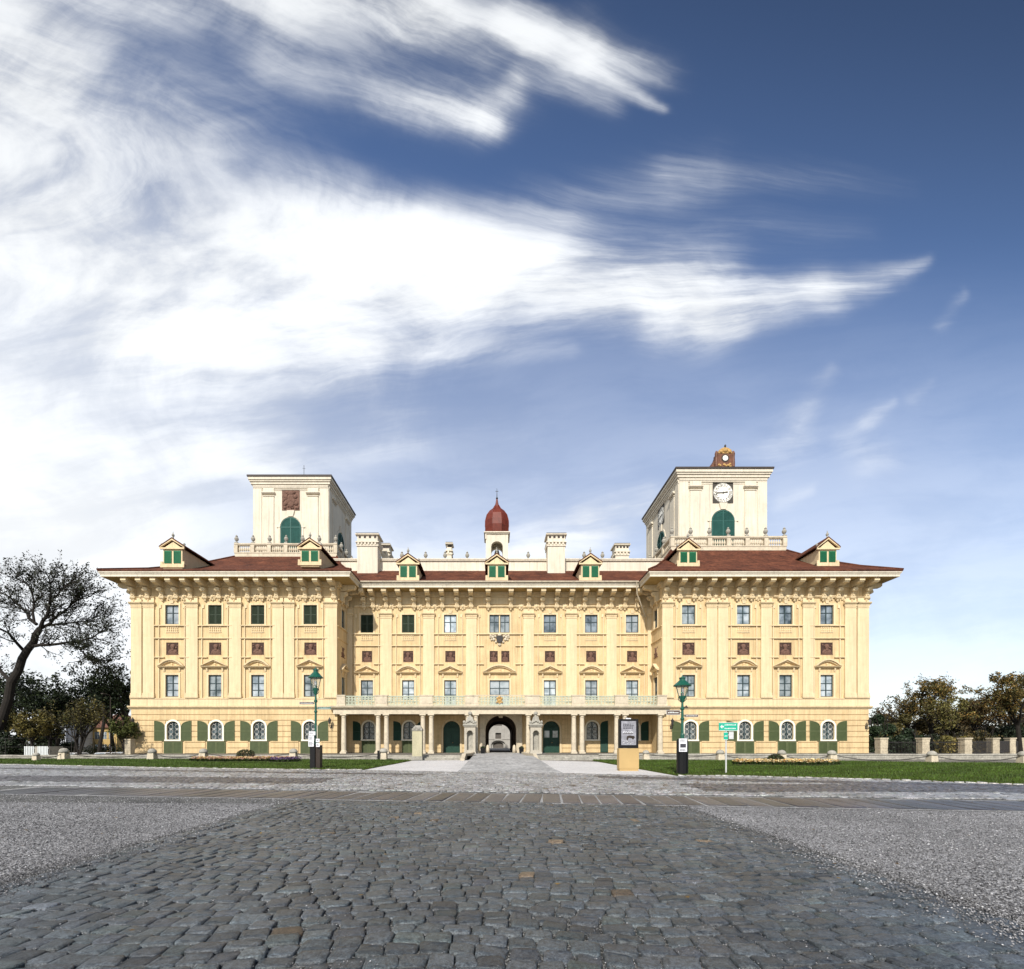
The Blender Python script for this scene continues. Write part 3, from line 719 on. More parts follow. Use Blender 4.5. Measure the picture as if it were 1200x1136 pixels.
for p in (423,434,449.6,465.8,483.2,500,517,534.4,551.4,572,599,620.4,637,654,671,687.4,704,719.5,736,750):
    BRC.place((p-VX)*(YC-1.6)/F_PX, YC)
for p in (442,458,491.5,508.5,542,611,628.7,662.5,679,712,728): ROS.place((p-VX)*(YC-0.2)/F_PX, YC, SOF-1.8)
for cx in gw[:2]:
    arch_win_kit(1.44, 2.2, 0.72).place(cx, YC, 1.75); cellar_kit(1.7,1.5).place(cx, YC, 0.12)
for cx in gw[2:]: arch_win_kit(1.44, 2.2, 0.72).place(cx, YC, 1.75)
lf = leaf_kit(0.95, 2.4, -1, 'green'); lr = leaf_kit(0.95, 3.9, 1, 'green'); lf3 = leaf_kit(0.95, 2.4, 1, 'green')
lf.place(gw[0]-0.95-0.98, YC, 1.6); lf.place(gw[1]-0.95-0.98, YC, 1.6); lr.place(gw[2]+0.98, YC, 0.15); lf3.place(gw[3]+0.98, YC, 1.6); lf3.place(gw[1]+0.98, YC, 1.6)
def arch_door(cx, glazed):
    f = MB(); hw, d, h, r_ = 1.02, -0.25, 3.92, 1.02
    f.uz([(-hw,0)] + arc_pts(0,hw,h-r_,r_) + [(hw,0)], d-0.04, d)
    for a,b in ((-hw+0.02,-0.03),(0.03,hw-0.02)):
        f.ub(a,a+0.12,d,d+0.06,0,h-r_); f.ub(b-0.12,b,d,d+0.06,0,h-r_)
        for z in (0,0.85,1.7,h-r_-0.14): f.ub(a+0.12,b-0.12,d,d+0.06,z,z+0.14)
        for z0_,z1_ in ((0.2,0.8),(1.05,1.64)): f.ub(a+0.2,b-0.2,d,d+0.035,z0_,z1_)
    f.ub(-hw,hw,d,d+0.09,h-r_,h-r_+0.12)
    for i in range(1,6):
        a = math.pi*i/6; f.tube([(0.1*math.cos(a),-(d+0.03),h-r_+0.12+0.1*math.sin(a)),(0.96*math.cos(a),-(d+0.03),h-r_+0.96*math.sin(a))],0.03,4)
    o = f.build('door', M['green'], PP); o.location = (cx, YC, BASE)
    WM[o.name] = Matrix.Translation((cx,YC,BASE))
    if glazed:
        g = MB()
        for a,b in ((-hw+0.2,-0.2),(0.2,hw-0.2)): g.ub(a,b,d+0.002,d+0.012,1.88,h-r_-0.18)
        put(g.mesh('pane', M['darkpane']), 'pane', o, (cx,YC,BASE))
    kb = MB(); kb.ball((0.12,-(d+0.1),1.25),0.05,0.05,0.05,8,5); kb.tube([(0.12,-(d+0.06),1.25),(0.12,-(d+0.1),1.25)],0.02,5)
    put(kb.mesh('handle', M['gilt']), 'handle', o, (cx,YC,BASE))
    s = MB(); a0 = arc_pts(0,1.045,h-r_+BASE-BASE,1.045); a1 = arc_pts(0,1.25,h-r_,1.25)
    for (p_,q_,r2,s_) in zip(a0,a0[1:],a1[1:],a1): s.uz([s_,r2,q_,p_],0.087,0.15)
    s.ub(-1.25,-1.045,0.003,0.15,0,h-r_); s.ub(1.045,1.25,0.003,0.15,0,h-r_)
    put(s.mesh('surround', M['trim']), 'surround', o, (cx,YC,BASE))
arch_door(DOOR_L, False); arch_door(DOOR_R, True)

# gate passage through the block, with its vault, and the courtyard front beyond
g = MB(); yb = 78.0
ap = [(PORT-1.9,BASE)] + arc_pts(PORT,1.9,4.72-1.75,1.75,16) + [(PORT+1.9,BASE)]
for y0_,y1_ in ((YC+0.35,66.0),(66.0,yb)):
    for p,q in zip(ap,ap[1:]): g.poly([(p[0],y0_,p[1]),(q[0],y0_,q[1]),(q[0],y1_,q[1]),(p[0],y1_,p[1])])
for yy_, k_ in ((66.0,0.93),(71.0,0.93),(yb-0.4,0.90)):          # transverse ribs
    inn = [(PORT-1.9*k_,BASE)] + arc_pts(PORT,1.9*k_,4.72-1.75*1.0-0.25,1.75*k_,16) + [(PORT+1.9*k_,BASE)]
    for (p,q,r2,s_) in zip(ap,ap[1:],inn[1:],inn):
        g.hexa([(p[0],yy_,p[1]),(q[0],yy_,q[1]),(r2[0],yy_,r2[1]),(s_[0],yy_,s_[1])],[(p[0],yy_+0.5,p[1]),(q[0],yy_+0.5,q[1]),(r2[0],yy_+0.5,r2[1]),(s_[0],yy_+0.5,s_[1])])
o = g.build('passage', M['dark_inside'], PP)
g = MB()
a0 = arc_pts(PORT,1.905,4.72-1.75,1.75,16); 
for sx in (-1,1):
    a, b = sorted((PORT+sx*1.905, PORT+sx*2.62)); g.ub(a,b,0.003,0.25,BASE,4.75)
top = [(PORT-1.905,4.75)] + [(PORT+1.905,4.75)]
for p,q in zip(a0,a0[1:]): g.uz([(p[0],p[1]),(q[0],q[1]),(q[0],4.75),(p[0],4.75)],0.003,0.25)
g.uz([(PORT-0.3,4.70),(PORT+0.3,4.70),(PORT+0.22,4.4),(PORT-0.22,4.4)],0.05,0.3)
g.build('portal_surround', M['stone'], PP).location.y = YC
M['courtdoor'] = mat('weathered_court_door',(0.10,0.09,0.08),0.8,0.2,2)
M['court'] = mat('grey_court_plaster',(0.36,0.35,0.325),0.9,0.15,0.8,0.1,6,streak=0.15)
g = MB(); yk = 106.0
cwo = [(PORT,0.62,2.15,3.45,0)] + [(PORT+dx_,0.8,5.0,7.4,0) for dx_ in (-7,0,7)]+[(PORT,1.15,BASE,1.45,0.6)]
wall_front(g, -20, 21, BASE, 18, cwo, TF(yk), 0.4)
for (uc,hw,a,b,r_) in cwo: g.ub(uc-hw,uc+hw,-0.45-yk,-0.4-yk,a,b,1)
g.build('courtyard_wall', [M['court'], M['courtdoor']], PP)
g = MB()
for (p,q,r2,s_) in zip(arc_pts(PORT,1.5,0.95,0.85,16),arc_pts(PORT,1.5,0.95,0.85,16)[1:],arc_pts(PORT,1.85,0.95,1.15,16)[1:],arc_pts(PORT,1.85,0.95,1.15,16)): g.uz([s_,r2,q,p],0.003,0.5)
g.ub(PORT-3,PORT+3,0.003,0.12,2.0,2.1); g.ub(PORT-1.85,PORT-1.5,0.003,0.5,BASE,0.94); g.ub(PORT+1.5,PORT+1.85,0.003,0.5,BASE,0.94)
g.build('courtyard_portal', M['court'], PP).location.y = yk
g = MB(); wall_front(g, CX0-6, CX1+6, BASE, 20.8, [(PORT,1.9,BASE,4.72,1.75)], lambda u_,d,z:(u_, yb+d, z), 0.3)
g.build('wall', M['cream'], PP)

# coat of arms under the middle top window
g = MB(); cx = wins[3]
g.uz([(-0.42,0.0),(-0.36,-0.55),(0,-0.9),(0.36,-0.55),(0.42,0.0),(0,0.12)],0.02,0.22,1)
for sx in (-1,1):
    for (a,b,r_) in ((0.55,0.05,0.17),(0.85,-0.05,0.20),(1.1,0.12,0.15),(0.7,-0.35,0.18),(1.0,-0.4,0.13),(0.45,-0.68,0.14),(1.18,-0.12,0.1)): g.ball((sx*a,-0.1,b),r_,0.12,r_,8,5)
    g.tube([(sx*0.4,-0.14,-0.1),(sx*0.75,-0.2,0.2),(sx*1.15,-0.14,0.0),(sx*1.0,-0.16,-0.3)],[0.07,0.07,0.06,0.03],6)
g.ball((0,-0.12,0.2),0.26,0.14,0.2,10,5); g.ball((0,-0.12,-1.0),0.22,0.12,0.16,10,5)
o = g.build('coat_of_arms', [M['stone'], M['iron']], PP); o.location = (cx, YC, 14.45)
# ------------------------------------------------------------------ portico, balcony
YF = 55.9                                             # line of the columns
def XF(p): return (p-VX)*YF/F_PX
k = Kit(); f = MB()
f.box(-0.36,0.36,-0.36,0.36,0,0.16); f.lathe([(0.36,0.16),(0.38,0.22),(0.34,0.30),(0.285,0.34)],16)
f.lathe([(0.285,0.34),(0.29,1.4),(0.275,2.6),(0.245,4.12)],16); f.lathe([(0.245,4.12),(0.29,4.16),(0.29,4.22),(0.25,4.24),(0.26,4.32),(0.34,4.40)],16); f.box(-0.36,0.36,-0.36,0.36,4.40,4.53)
k.part('column', f, M['stone'], smooth=False)
for p in (402.9,443.2,452.9,495.6,505.4,548.3,557.6,619.2,628.8,672.4,682.0,722.6,732.2,773.6): k.place(XF(p), YF, BASE)
BX0, BX1 = WL[1]-0.55, WR_[0]+0.6
m = MB(); zt = 4.635
m.ub(BX0+0.2, BX1-0.2, 0.0, 0.36, zt, zt+0.50); m.dz([(-0.36,zt),(0.0,zt),(0.0,zt+0.5),(-0.36,zt+0.5)], BX0+0.2, BX1-0.2)
m.dz([(-0.36,zt+0.5),(0.38,zt+0.5),(0.42,zt+0.62),(0.70,zt+0.74),(0.76,zt+0.93),(-0.36,zt+0.93)], BX0-0.15, BX1+0.15)
o = m.build('entablature', M['stone'], PP); o.location.y = YF
m = MB(); m.box(CX0, CX1, YF+0.4, YC-0.003, 4.80, 5.5)
m.build('portico_ceiling', M['wall'], PP)
zb = zt+0.935                                         # balcony floor edge
m = MB(); m.box(CX0, CX1, YF-0.6, YC-0.003, zb, zb+0.02); m.build('balcony_floor', M['stone'], PP)
HR = 1.12
peds = [(395.0,404.7),(439.6,454.2),(491.8,507.2),(545,560.6),(615,632.2),(670.0,685.6),(720.4,735.6),(770,781)]
YB = YF-0.42
def XB(p): return (p-VX)*YB/F_PX
for a,b in peds:
    m = MB(); m.box(XB(a),XB(b),YB-0.16,YB+0.16,zb+0.003,zb+HR); m.box(XB(a)-0.06,XB(b)+0.06,YB-0.22,YB+0.22,zb+HR,zb+HR+0.12); m.box(XB(a)-0.05,XB(b)+0.05,YB-0.2,YB+0.2,zb+0.004,zb+0.16)
    m.box(XB(a)+0.12,XB(b)-0.12,YB-0.185,YB-0.16,zb+0.28,zb+HR-0.14)
    m.build('pedestal', M['stone'], PP)
M['railing'] = mat('pale_green_painted_iron', (0.42,0.46,0.36), 0.7, 0.15, 2, 0.1, 18, stain=(0.2,0.22,0.17), stain_amt=0.5)
for i,((a,b),(c,d)) in enumerate(zip(peds,peds[1:])):
    u0_, u1_ = XB(b)+0.02, XB(c)-0.02
    m = MB(); hi = HR+0.10 if i == 3 else HR
    m.box(u0_,u1_,YB-0.06,YB+0.06,zb+hi-0.07,zb+hi+0.03, 1 if i == 3 else 0); m.box(u0_,u1_,YB-0.035,YB+0.035,zb+0.05,zb+0.14)
    m.box(u0_,u1_,YB-0.03,YB+0.03,zb+0.50,zb+0.54); m.box(u0_,u1_,YB-0.03,YB+0.03,zb+0.78,zb+0.82)
    n = max(4,int((u1_-u0_)/0.34)); s = (u1_-u0_)/n
    for j in range(n+1):
        x = u0_+j*s; 
        if 0 < j < n: m.box(x-0.03,x+0.03,YB-0.022,YB+0.022,zb+0.14,zb+hi-0.07)
        if j < n:
            xc = x+s/2
            for (zc,rx,rz_) in ((0.32,s*0.40,0.17),(0.66,s*0.36,0.11),(0.92,s*0.36,0.10)):
                pts = [(xc+rx*math.cos(2*math.pi*q/10),YB,zb+zc+rz_*math.sin(2*math.pi*q/10)) for q in range(11)]; m.tube(pts,0.035,4)
            m.ball((xc,YB,zb+0.32),0.07,0.03,0.07,6,4)
    if i == 3:
        xc = XB(585.3); m.uz([(xc-0.32,0),(xc-0.25,-0.5),(xc,-0.75),(xc+0.25,-0.5),(xc+0.32,0),(xc,0.14)],-0.003,0.05,2)
        b0 = len(m.v)-12
        for q in range(b0,len(m.v)): x,y_,z = m.v[q]; m.v[q] = (x, YB-0.07+y_, zb+0.95+z)
        for (ax,az,ar) in ((0,0.62,0.2),(-0.25,0.85,0.12),(0.25,0.85,0.12),(0,1.0,0.15),(-0.3,0.4,0.1),(0.3,0.4,0.1)): m.ball((xc+ax,YB-0.14,zb+az),ar,0.06,ar,8,5,2)
    m.build('railing', [M['railing'], M['stone'], M['gilt']], PP)

# ------------------------------------------------------------------ eaves and roofs
EO = 2.0
def eave(x0,x1,y0,y1):
    m = MB(); m.box(x0,x1,y0,y1,SOF,20.18); m.box(x0-0.06,x1+0.06,y0-0.06,y1-0.01,20.18,20.30); m.box(x0-0.14,x1+0.14,y0-0.14,y1-0.02,20.30,20.46)
    m.build('cornice', M['cream'], PP)
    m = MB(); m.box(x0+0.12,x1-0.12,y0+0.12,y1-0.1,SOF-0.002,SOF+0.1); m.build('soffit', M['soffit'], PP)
for (a,b) in (WL, WR_):
    eave(a-EO, b+EO, YW-EO, YW+36)
    m = MB(); m.box(a-0.32,b+0.32,YW-0.32,YW+10,SOF-0.36,SOF-0.003); m.box(a-0.16,b+0.16,YW-0.16,YW+10,SOF-0.62,SOF-0.363); m.build('bed_moulding', M['trim'], PP)
exa, exb = WL[1]+EO+0.145, WR_[0]-EO-0.145
m = MB(); m.box(exa,exb,YC-EO,66,SOF,20.18); m.box(exa,exb,YC-EO-0.06,66,20.18,20.30); m.box(exa,exb,YC-EO-0.14,66,20.30,20.46)
m.build('cornice', M['cream'], PP)
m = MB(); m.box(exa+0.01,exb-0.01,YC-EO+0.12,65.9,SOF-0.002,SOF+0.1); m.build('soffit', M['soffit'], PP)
m = MB(); m.box(CX0+0.33,CX1-0.33,YC-0.32,YC-0.0,SOF-0.36,SOF-0.003); m.box(CX0+0.33,CX1-0.33,YC-0.16,YC-0.0,SOF-0.62,SOF-0.363); m.build('bed_moulding', M['trim'], PP)
TL = dict(x0=-35.64, x1=-24.56, y0=71.4, y1=82.5, top=40.55, bz=(28.1,30.0), mg=1.62)
TR = dict(x0=25.24, x1=37.30, y0=66.4, y1=80.4, top=38.85, bz=(27.06,28.95), mg=1.5)
def hip_roof(x0,x1,y0,y1, X0,X1,Y0,Y1, zt):
    m = MB(); z0 = 20.465
    prof = [(0,0.06),(0.0,0.16),(0.32,0.27),(0.66,0.59),(1.0,1.0)]
    rings = []
    for t,hf in prof:
        z = z0 + (zt-z0)*hf if t or hf > 0.1 else z0
        z = z0 + (0.0 if hf == 0.06 else (0.14 if hf == 0.16 else (zt-z0)*hf))
        rings.append([(x0+(X0-x0)*t,y0+(Y0-y0)*t,z),(x1+(X1-x1)*t,y0+(Y0-y0)*t,z),(x1+(X1-x1)*t,y1+(Y1-y1)*t,z),(x0+(X0-x0)*t,y1+(Y1-y1)*t,z)])
    for a,b in zip(rings,rings[1:]):
        for i in range(4): m.poly([a[i],a[(i+1)%4],b[(i+1)%4],b[i]])
    m.poly(rings[-1]); m.poly(list(reversed(rings[0])))
    for a,b in zip(rings[1:],rings[2:]):              # ridge tiles on the hips
        for i in (0,1): m.tube([Vector(a[i])+Vector((0,0,0.03)),Vector(b[i])+Vector((0,0,0.03))],0.13,6)
    return m.build('roof', M['roof'], PP)
for (a,b),t in ((WL,TL),(WR_,TR)):
    mg = t['mg']; hip_roof(a-EO-0.2,b+EO+0.2,YW-EO-0.2,YW+36, t['x0']-mg-0.2,t['x1']+mg+0.2,t['y0']-mg-0.2,t['y1']+mg, t['bz'][0])
m = MB(); ya, yb2 = YC-EO-0.2, 66.2
pr = [(ya,20.465),(ya,20.60),(60.5,21.75),(63.4,23.25),(yb2,24.85),(yb2,20.465)]
m.prism(pr, lambda p,q,a: (a,p,q), exa-0.05, exb+0.05); 
m.prism([(58.4,20.5),(60.5,21.74),(63.4,23.24),(yb2,24.84),(yb2,20.5)], lambda p,q,a: (a,p,q), exa-8, exa-0.05); m.prism([(58.4,20.5),(60.5,21.74),(63.4,23.24),(yb2,24.84),(yb2,20.5)], lambda p,q,a: (a,p,q), exb+0.05, exb+8)
m.build('roof', M['roof'], PP)
m = MB(); m.tube([(exa,ya-0.06,20.52),(exb,ya-0.06,20.52)],0.08,6); m.tube([(exb-0.3,ya-0.06,20.5),(exb-0.1,ya+0.5,19.2),(exb+1.4,YC-0.25,16.8)],0.07,6)
m.build('gutter', M['stone'], PP)
# attic wall
m = MB(); m.box(-24,26,66.25,67.2,20.6,26.2); m.box(-24.1,26.1,66.05,67.4,26.2,26.34); m.box(-24.1,26.1,66.0,67.45,26.34,26.48); m.box(-24,26,66.16,66.25,24.3,24.95)
m.build('attic_wall', M['cream'], PP)
def urn(name, x, y, z, s, parent, m_='greystone', sub=None):
    f = MB(); f.box(-.2*s,.2*s,-.2*s,.2*s,0,.18*s); f.lathe([(.10*s,.18*s),(.08*s,.3*s),(.22*s,.48*s),(.27*s,.66*s),(.2*s,.84*s),(.10*s,.92*s),(.16*s,1.0*s),(.04*s,1.16*s)],10)
    return put(f.mesh(name, M[m_]), name, parent, (x,y,z))
for p in (471,498.8,521.5,547.5,619,684.5,706): urn('urn', (p-VX)*66.7/F_PX, 66.7, 26.48, 1.05, PP)
def chimney(pa,pb,pt,y,zb_,dep=2.2):
    m = MB(); x0,x1 = (pa-VX)*y/F_PX+.2,(pb-VX)*y/F_PX-.2; zt_ = 1.4+(VY-pt)*y/F_PX
    m.box(x0,x1,y,y+dep,zb_,zt_-0.2)
    for dz_ in (0.95,): m.box(x0-0.1,x1+0.1,y-0.1,y+dep+0.1,zt_-0.2-0.55-dz_,zt_-0.2-0.40-dz_)
    hh = zt_-0.2-0.95
    n = int((x1-x0)/0.42)
    for i in range(n): 
        xa = x0+(x1-x0)*(i+0.15)/n; m.box(xa,xa+0.22,y-0.16,y-0.003,hh-0.38,hh-0.06)
    for j in range(int(dep/0.42)):
        ya_ = y+0.1+j*0.42
        for xx,s in ((x0,-1),(x1,1)): m.box(min(xx+s*.003,xx+s*.16),max(xx+s*.003,xx+s*.16),ya_,ya_+0.22,hh-0.38,hh-0.06)
    m.box(x0-0.18,x1+0.18,y-0.18,y+dep+0.18,hh-0.06,hh+0.08); m.box(x0-0.22,x1+0.22,y-0.22,y+dep+0.22,zt_-0.2,zt_-0.06); m.box(x0-0.16,x1+0.16,y-0.16,y+dep+0.16,zt_-0.06,zt_+0.06,1)
    for i in range(4):
        xa = x0+(x1-x0)*(i+0.3)/4; m.box(xa,xa+0.3,y-0.012,y+0.003,zt_-0.62,zt_-0.3,1)
    m.build('chimney', [M['cream'],M['darkroof']], PP)
chimney(416.8,444.2,625.5,64.8,23.4); chimney(445.8,457.6,637.5,68.4,25,2.0); chimney(522,530.8,636.3,69.0,25,1.2)
chimney(640,664,625.5,64.8,23.4); chimney(719.6,738.4,637.5,70.0,25,2.0)
# bell turret with onion dome
yt = 68.6; xc = (582.4-VX)*yt/F_PX; 
m = MB(); hw = 1.58
for sx in (-1,1):
    m.box(xc+sx*1.2-0.38,xc+sx*1.2+0.38,yt,yt+0.7,25,30.9); m.box(xc+sx*1.2-0.38,xc+sx*1.2+0.38,yt+2.4,yt+3.1,25,30.9)
m.box(xc-1.58,xc+1.58,yt+0.02,yt+0.68,25,27.0); m.box(xc-1.58,xc+1.58,yt+2.42,yt+3.08,25,27.0)
ar = arc_pts(xc,0.82,29.2,0.7)
for yy_ in (yt+0.02,yt+2.42):
    for p,q in zip(ar,ar[1:]): m.hexa([(p[0],yy_,p[1]),(q[0],yy_,q[1]),(q[0],yy_+0.6,q[1]),(p[0],yy_+0.6,p[1])],[(p[0],yy_,30.9),(q[0],yy_,30.9),(q[0],yy_+0.6,30.9),(p[0],yy_+0.6,30.9)])
m.box(xc-1.56,xc-0.9,yt+0.7,yt+2.4,25,30.9); m.box(xc+0.9,xc+1.56,yt+0.7,yt+2.4,25,30.9)
m.box(xc-1.7,xc+1.7,yt-0.12,yt+3.22,30.9,31.05); m.box(xc-1.85,xc+1.85,yt-0.27,yt+3.37,31.05,31.2); m.box(xc-1.68,xc-1.5,yt-0.1,yt,30.2,30.9)
turret = m.build('bell_turret', M['cream'], PP)
m = MB(); m.lathe([(1.56,31.2),(1.66,31.5),(1.82,32.4),(1.80,33.2),(1.56,34.1),(1.10,34.75),(0.60,35.15),(0.36,35.5),(0.22,36.0),(0.12,36.6)],8,(xc,yt+1.55,0),rot0=R(22.5))
for i in range(8):
    a = R(22.5)+2*math.pi*i/8; m.tube([(xc+r_*math.cos(a),yt+1.55+r_*math.sin(a),z) for r_,z in ((1.66,31.4),(1.83,32.4),(1.81,33.2),(1.57,34.1),(1.11,34.75),(0.61,35.17),(0.3,35.7))],0.05,5)
put(m.mesh('dome', M['copper']), 'dome', turret)
m = MB(); m.tube([(xc,yt+1.55,36.5),(xc,yt+1.55,37.3),(xc,yt+1.55,38.2)],[0.07,0.045,0.02],6); m.ball((xc,yt+1.55,36.75),0.16,0.16,0.16,8,6); m.box(xc-0.22,xc+0.22,yt+1.53,yt+1.57,37.75,37.8)
put(m.mesh('spire', M['iron']), 'spire', turret)
m = MB(); m.lathe([(0.42,28.5),(0.36,28.8),(0.25,29.2),(0.12,29.4)],12,(xc,yt+1.55,0)); put(m.mesh('bell', M['iron']), 'bell', turret)

# dormers
def dormer(p0,p1,apex,eavp,bot,y,dep,mi_roof='roof'):
    x0,x1 = (p0-VX)*y/F_PX,(p1-VX)*y/F_PX; s = y/F_PX; zc = lambda p: 1.4+(VY-p)*s
    xm = (x0+x1)/2; za,ze,zb_ = zc(apex),zc(eavp),zc(bot); w = (x1-x0)/2
    wi = w*0.80
    m = MB(); m.box(xm-wi,xm+wi,y,y+dep,zb_-0.3,ze); m.prism([(xm-wi,ze),(xm+wi,ze),(xm,za-0.25)], lambda p,q,a:(p,a,q), y, y+dep)
    m.box(xm-w,xm+w,y-0.14,y-0.003,zb_-0.15,zb_+0.22); m.box(xm-w,xm-wi-0.003,y-0.1,y+0.4,zb_+0.22,zb_+0.55); m.box(xm+wi+0.003,xm+w,y-0.1,y+0.4,zb_+0.22,zb_+0.55)
    m.box(xm-w-0.03,xm+w+0.03,y-0.2,y-0.003,ze-0.12,ze+0.06)
    for sx in (-1,1):
        m.prism([(xm+sx*(w+0.06),ze+0.04),(xm+sx*(w+0.06),ze+0.2),(xm,za+0.08),(xm,za-0.12)], lambda p,q,a:(p,a,q), y-0.2, y-0.004)
    o = m.build('dormer', M['trim'], PP)
    r_ = MB()
    for sx in (-1,1):
        r_.prism([(xm+sx*(w+0.1),ze+0.1),(xm+sx*(w+0.1),ze+0.24),(xm,za+0.2),(xm,za+0.06)], lambda p,q,a:(p,a,q), y-0.22, y+dep)
    put(r_.mesh('dormer_roof', M[mi_roof]), 'dormer_roof', o)
    h0,h1 = zb_+0.36, ze-0.28
    for sx in (-1,1):
        f = MB(); a,b = sorted((xm+sx*0.13, xm+sx*(wi*0.86)))
        f.box(a,b,y-0.05,y-0.003,h0,h1)
        n = 12
        for i in range(n):
            z = h0+0.06+(h1-h0-0.12)*i/n; f.hexa([(a+0.06,y-0.052,z),(b-0.06,y-0.052,z),(b-0.06,y-0.052,z+.03),(a+0.06,y-0.052,z+.03)],[(a+0.06,y-0.09,z),(b-0.06,y-0.09,z),(b-0.06,y-0.08,z+.02),(a+0.06,y-0.08,z+.02)])
        f.box(a,a+.06,y-.09,y-.05,h0,h1); f.box(b-.06,b,y-.09,y-.05,h0,h1)
        put(f.mesh('shutter', M['dormergreen']), 'shutter', o)
    f = MB(); f.lathe([(0.10,0),(0.09,0.2),(0.16,0.32),(0.15,0.45),(0.05,0.6),(0.03,0.8)],8,(xm,y+0.05,za+0.15)); put(f.mesh('finial', M['greystone']), 'finial', o)
    for sx in (-1,1):
        f = MB(); f.lathe([(0.10,0),(0.08,0.15),(0.14,0.26),(0.12,0.36),(0.03,0.46)],8,(xm+sx*(w-0.08),y+0.05,ze+0.22)); put(f.mesh('finial', M['greystone']), 'finial', o)
for pc in (478.2,582.2,691.8): dormer(pc-13.2,pc+13.2,650.5,661,680,58.7,6.5)
dormer(188.5,216.5,632.5,643,664,57.0,8); dormer(349.5,377,632.5,643,661.5,57.4,9)
dormer(793.2,819.5,633,644.5,662.8,57.4,9); dormer(956.8,982.8,631.5,643.5,662.5,57.2,8)

# ------------------------------------------------------------------ towers
def arch_shutter(w,h,rise):
    f = MB(); hw = w/2
    f.uz([(-hw,0)]+arc_pts(0,hw,h-rise,rise)+[(hw,0)],0.02,0.06)
    o1 = arc_pts(0,hw,h-rise,rise); i1 = arc_pts(0,hw-0.14,h-rise,rise-0.14)
    for (p,q,r_,s_) in zip(o1,o1[1:],i1[1:],i1): f.uz([p,q,r_,s_],0.06,0.13)
    f.ub(-hw,-hw+0.14,0.06,0.13,0,h-rise); f.ub(hw-0.14,hw,0.06,0.13,0,h-rise); f.ub(-0.09,0.09,0.06,0.13,0,h-0.13)
    for z in (0.0,1.1,h-rise-0.1): f.ub(-hw+0.14,-0.09,0.06,0.125,z,z+0.14); f.ub(0.09,hw-0.14,0.06,0.125,z,z+0.14)
    z = 0.16
    while z < h-0.25:
        dz_ = max(0.0,z+0.1-(h-rise)); xx = (hw-0.16)*math.sqrt(max(0,1-(dz_/(rise-0.1))**2)) if dz_ < rise-0.1 else 0
        if xx > 0.2: f.dz([(0.061,z+0.09),(0.11,z),(0.115,z+0.015),(0.066,z+0.10)],-xx,-0.1); f.dz([(0.061,z+0.09),(0.11,z),(0.115,z+0.015),(0.066,z+0.10)],0.1,xx)
        z += 0.125
    return f
def text_mesh(s, size, ext=0.012):
    cu = bpy.data.curves.new('lettering','FONT'); cu.body = s; cu.size = size; cu.extrude = ext; cu.align_x = 'CENTER'; cu.align_y = 'CENTER'; cu.resolution_u = 2
    ob = bpy.data.objects.new('lettering', cu); COL.objects.link(ob); bpy.context.view_layer.update()
    dg = bpy.context.evaluated_depsgraph_get(); me = bpy.data.meshes.new_from_object(ob.evaluated_get(dg))
    V = [tuple(v.co) for v in me.vertices]; Fc = [tuple(p.vertices) for p in me.polygons]
    bpy.data.objects.remove(ob); bpy.data.curves.remove(cu); bpy.data.meshes.remove(me)
    return V, Fc
ROM = ['XII','I','II','III','IIII','V','VI','VII','VIII','IX','X','XI']
def clock_mb(w):
    f = MB(); hw = w/2
    f.ub(-hw,hw,0.0,0.06,-hw,hw,1)
    f.prism([(hw*0.97*math.cos(2*math.pi*i/40),hw*0.97*math.sin(2*math.pi*i/40)) for i in range(40)], lambda p,q,a:(p,-a,q),0.06,0.085,0)
    for i,s in enumerate(ROM):
        V,Fc = text_mesh(s, hw*0.46, 0.008); a = -2*math.pi*i/12
        xs = [p[0] for p in V]; P = []
        for x,y,z in V:
            x *= 0.95; yy_ = y+hw*0.71; P.append((x*math.cos(a)-yy_*math.sin(a), -(0.094+z), x*math.sin(a)+yy_*math.cos(a)))
        f.add(P,Fc,1)
    def ring(r0,r1,mi):
        n = 40
        for i in range(n):
            a,b = 2*math.pi*i/n,2*math.pi*(i+1)/n
            f.uz([(r0*math.cos(a),r0*math.sin(a)),(r1*math.cos(a),r1*math.sin(a)),(r1*math.cos(b),r1*math.sin(b)),(r0*math.cos(b),r0*math.sin(b))],0.0855,0.095,mi)
    ring(hw*0.925,hw*0.96,1)
    def hand(deg,l,w_,d):
        a = R(90-deg); c,s_ = math.cos(a),math.sin(a)
        pts = [(-0.15*l,-w_*.5),(l*.75,-w_),(l,0),(l*.75,w_),(-0.15*l,w_*.5)]
        f.uz([(x*c-y*s_,x*s_+y*c) for x,y in pts],d,d+0.02,1)
    hand(82,hw*0.52,hw*0.07,0.11); hand(268,hw*0.72,hw*0.05,0.135); f.prism([(hw*.09*math.cos(2*math.pi*i/12),hw*.09*math.sin(2*math.pi*i/12)) for i in range(12)], lambda p,q,a:(p,-a,q),0.1,0.16,1)
    return f
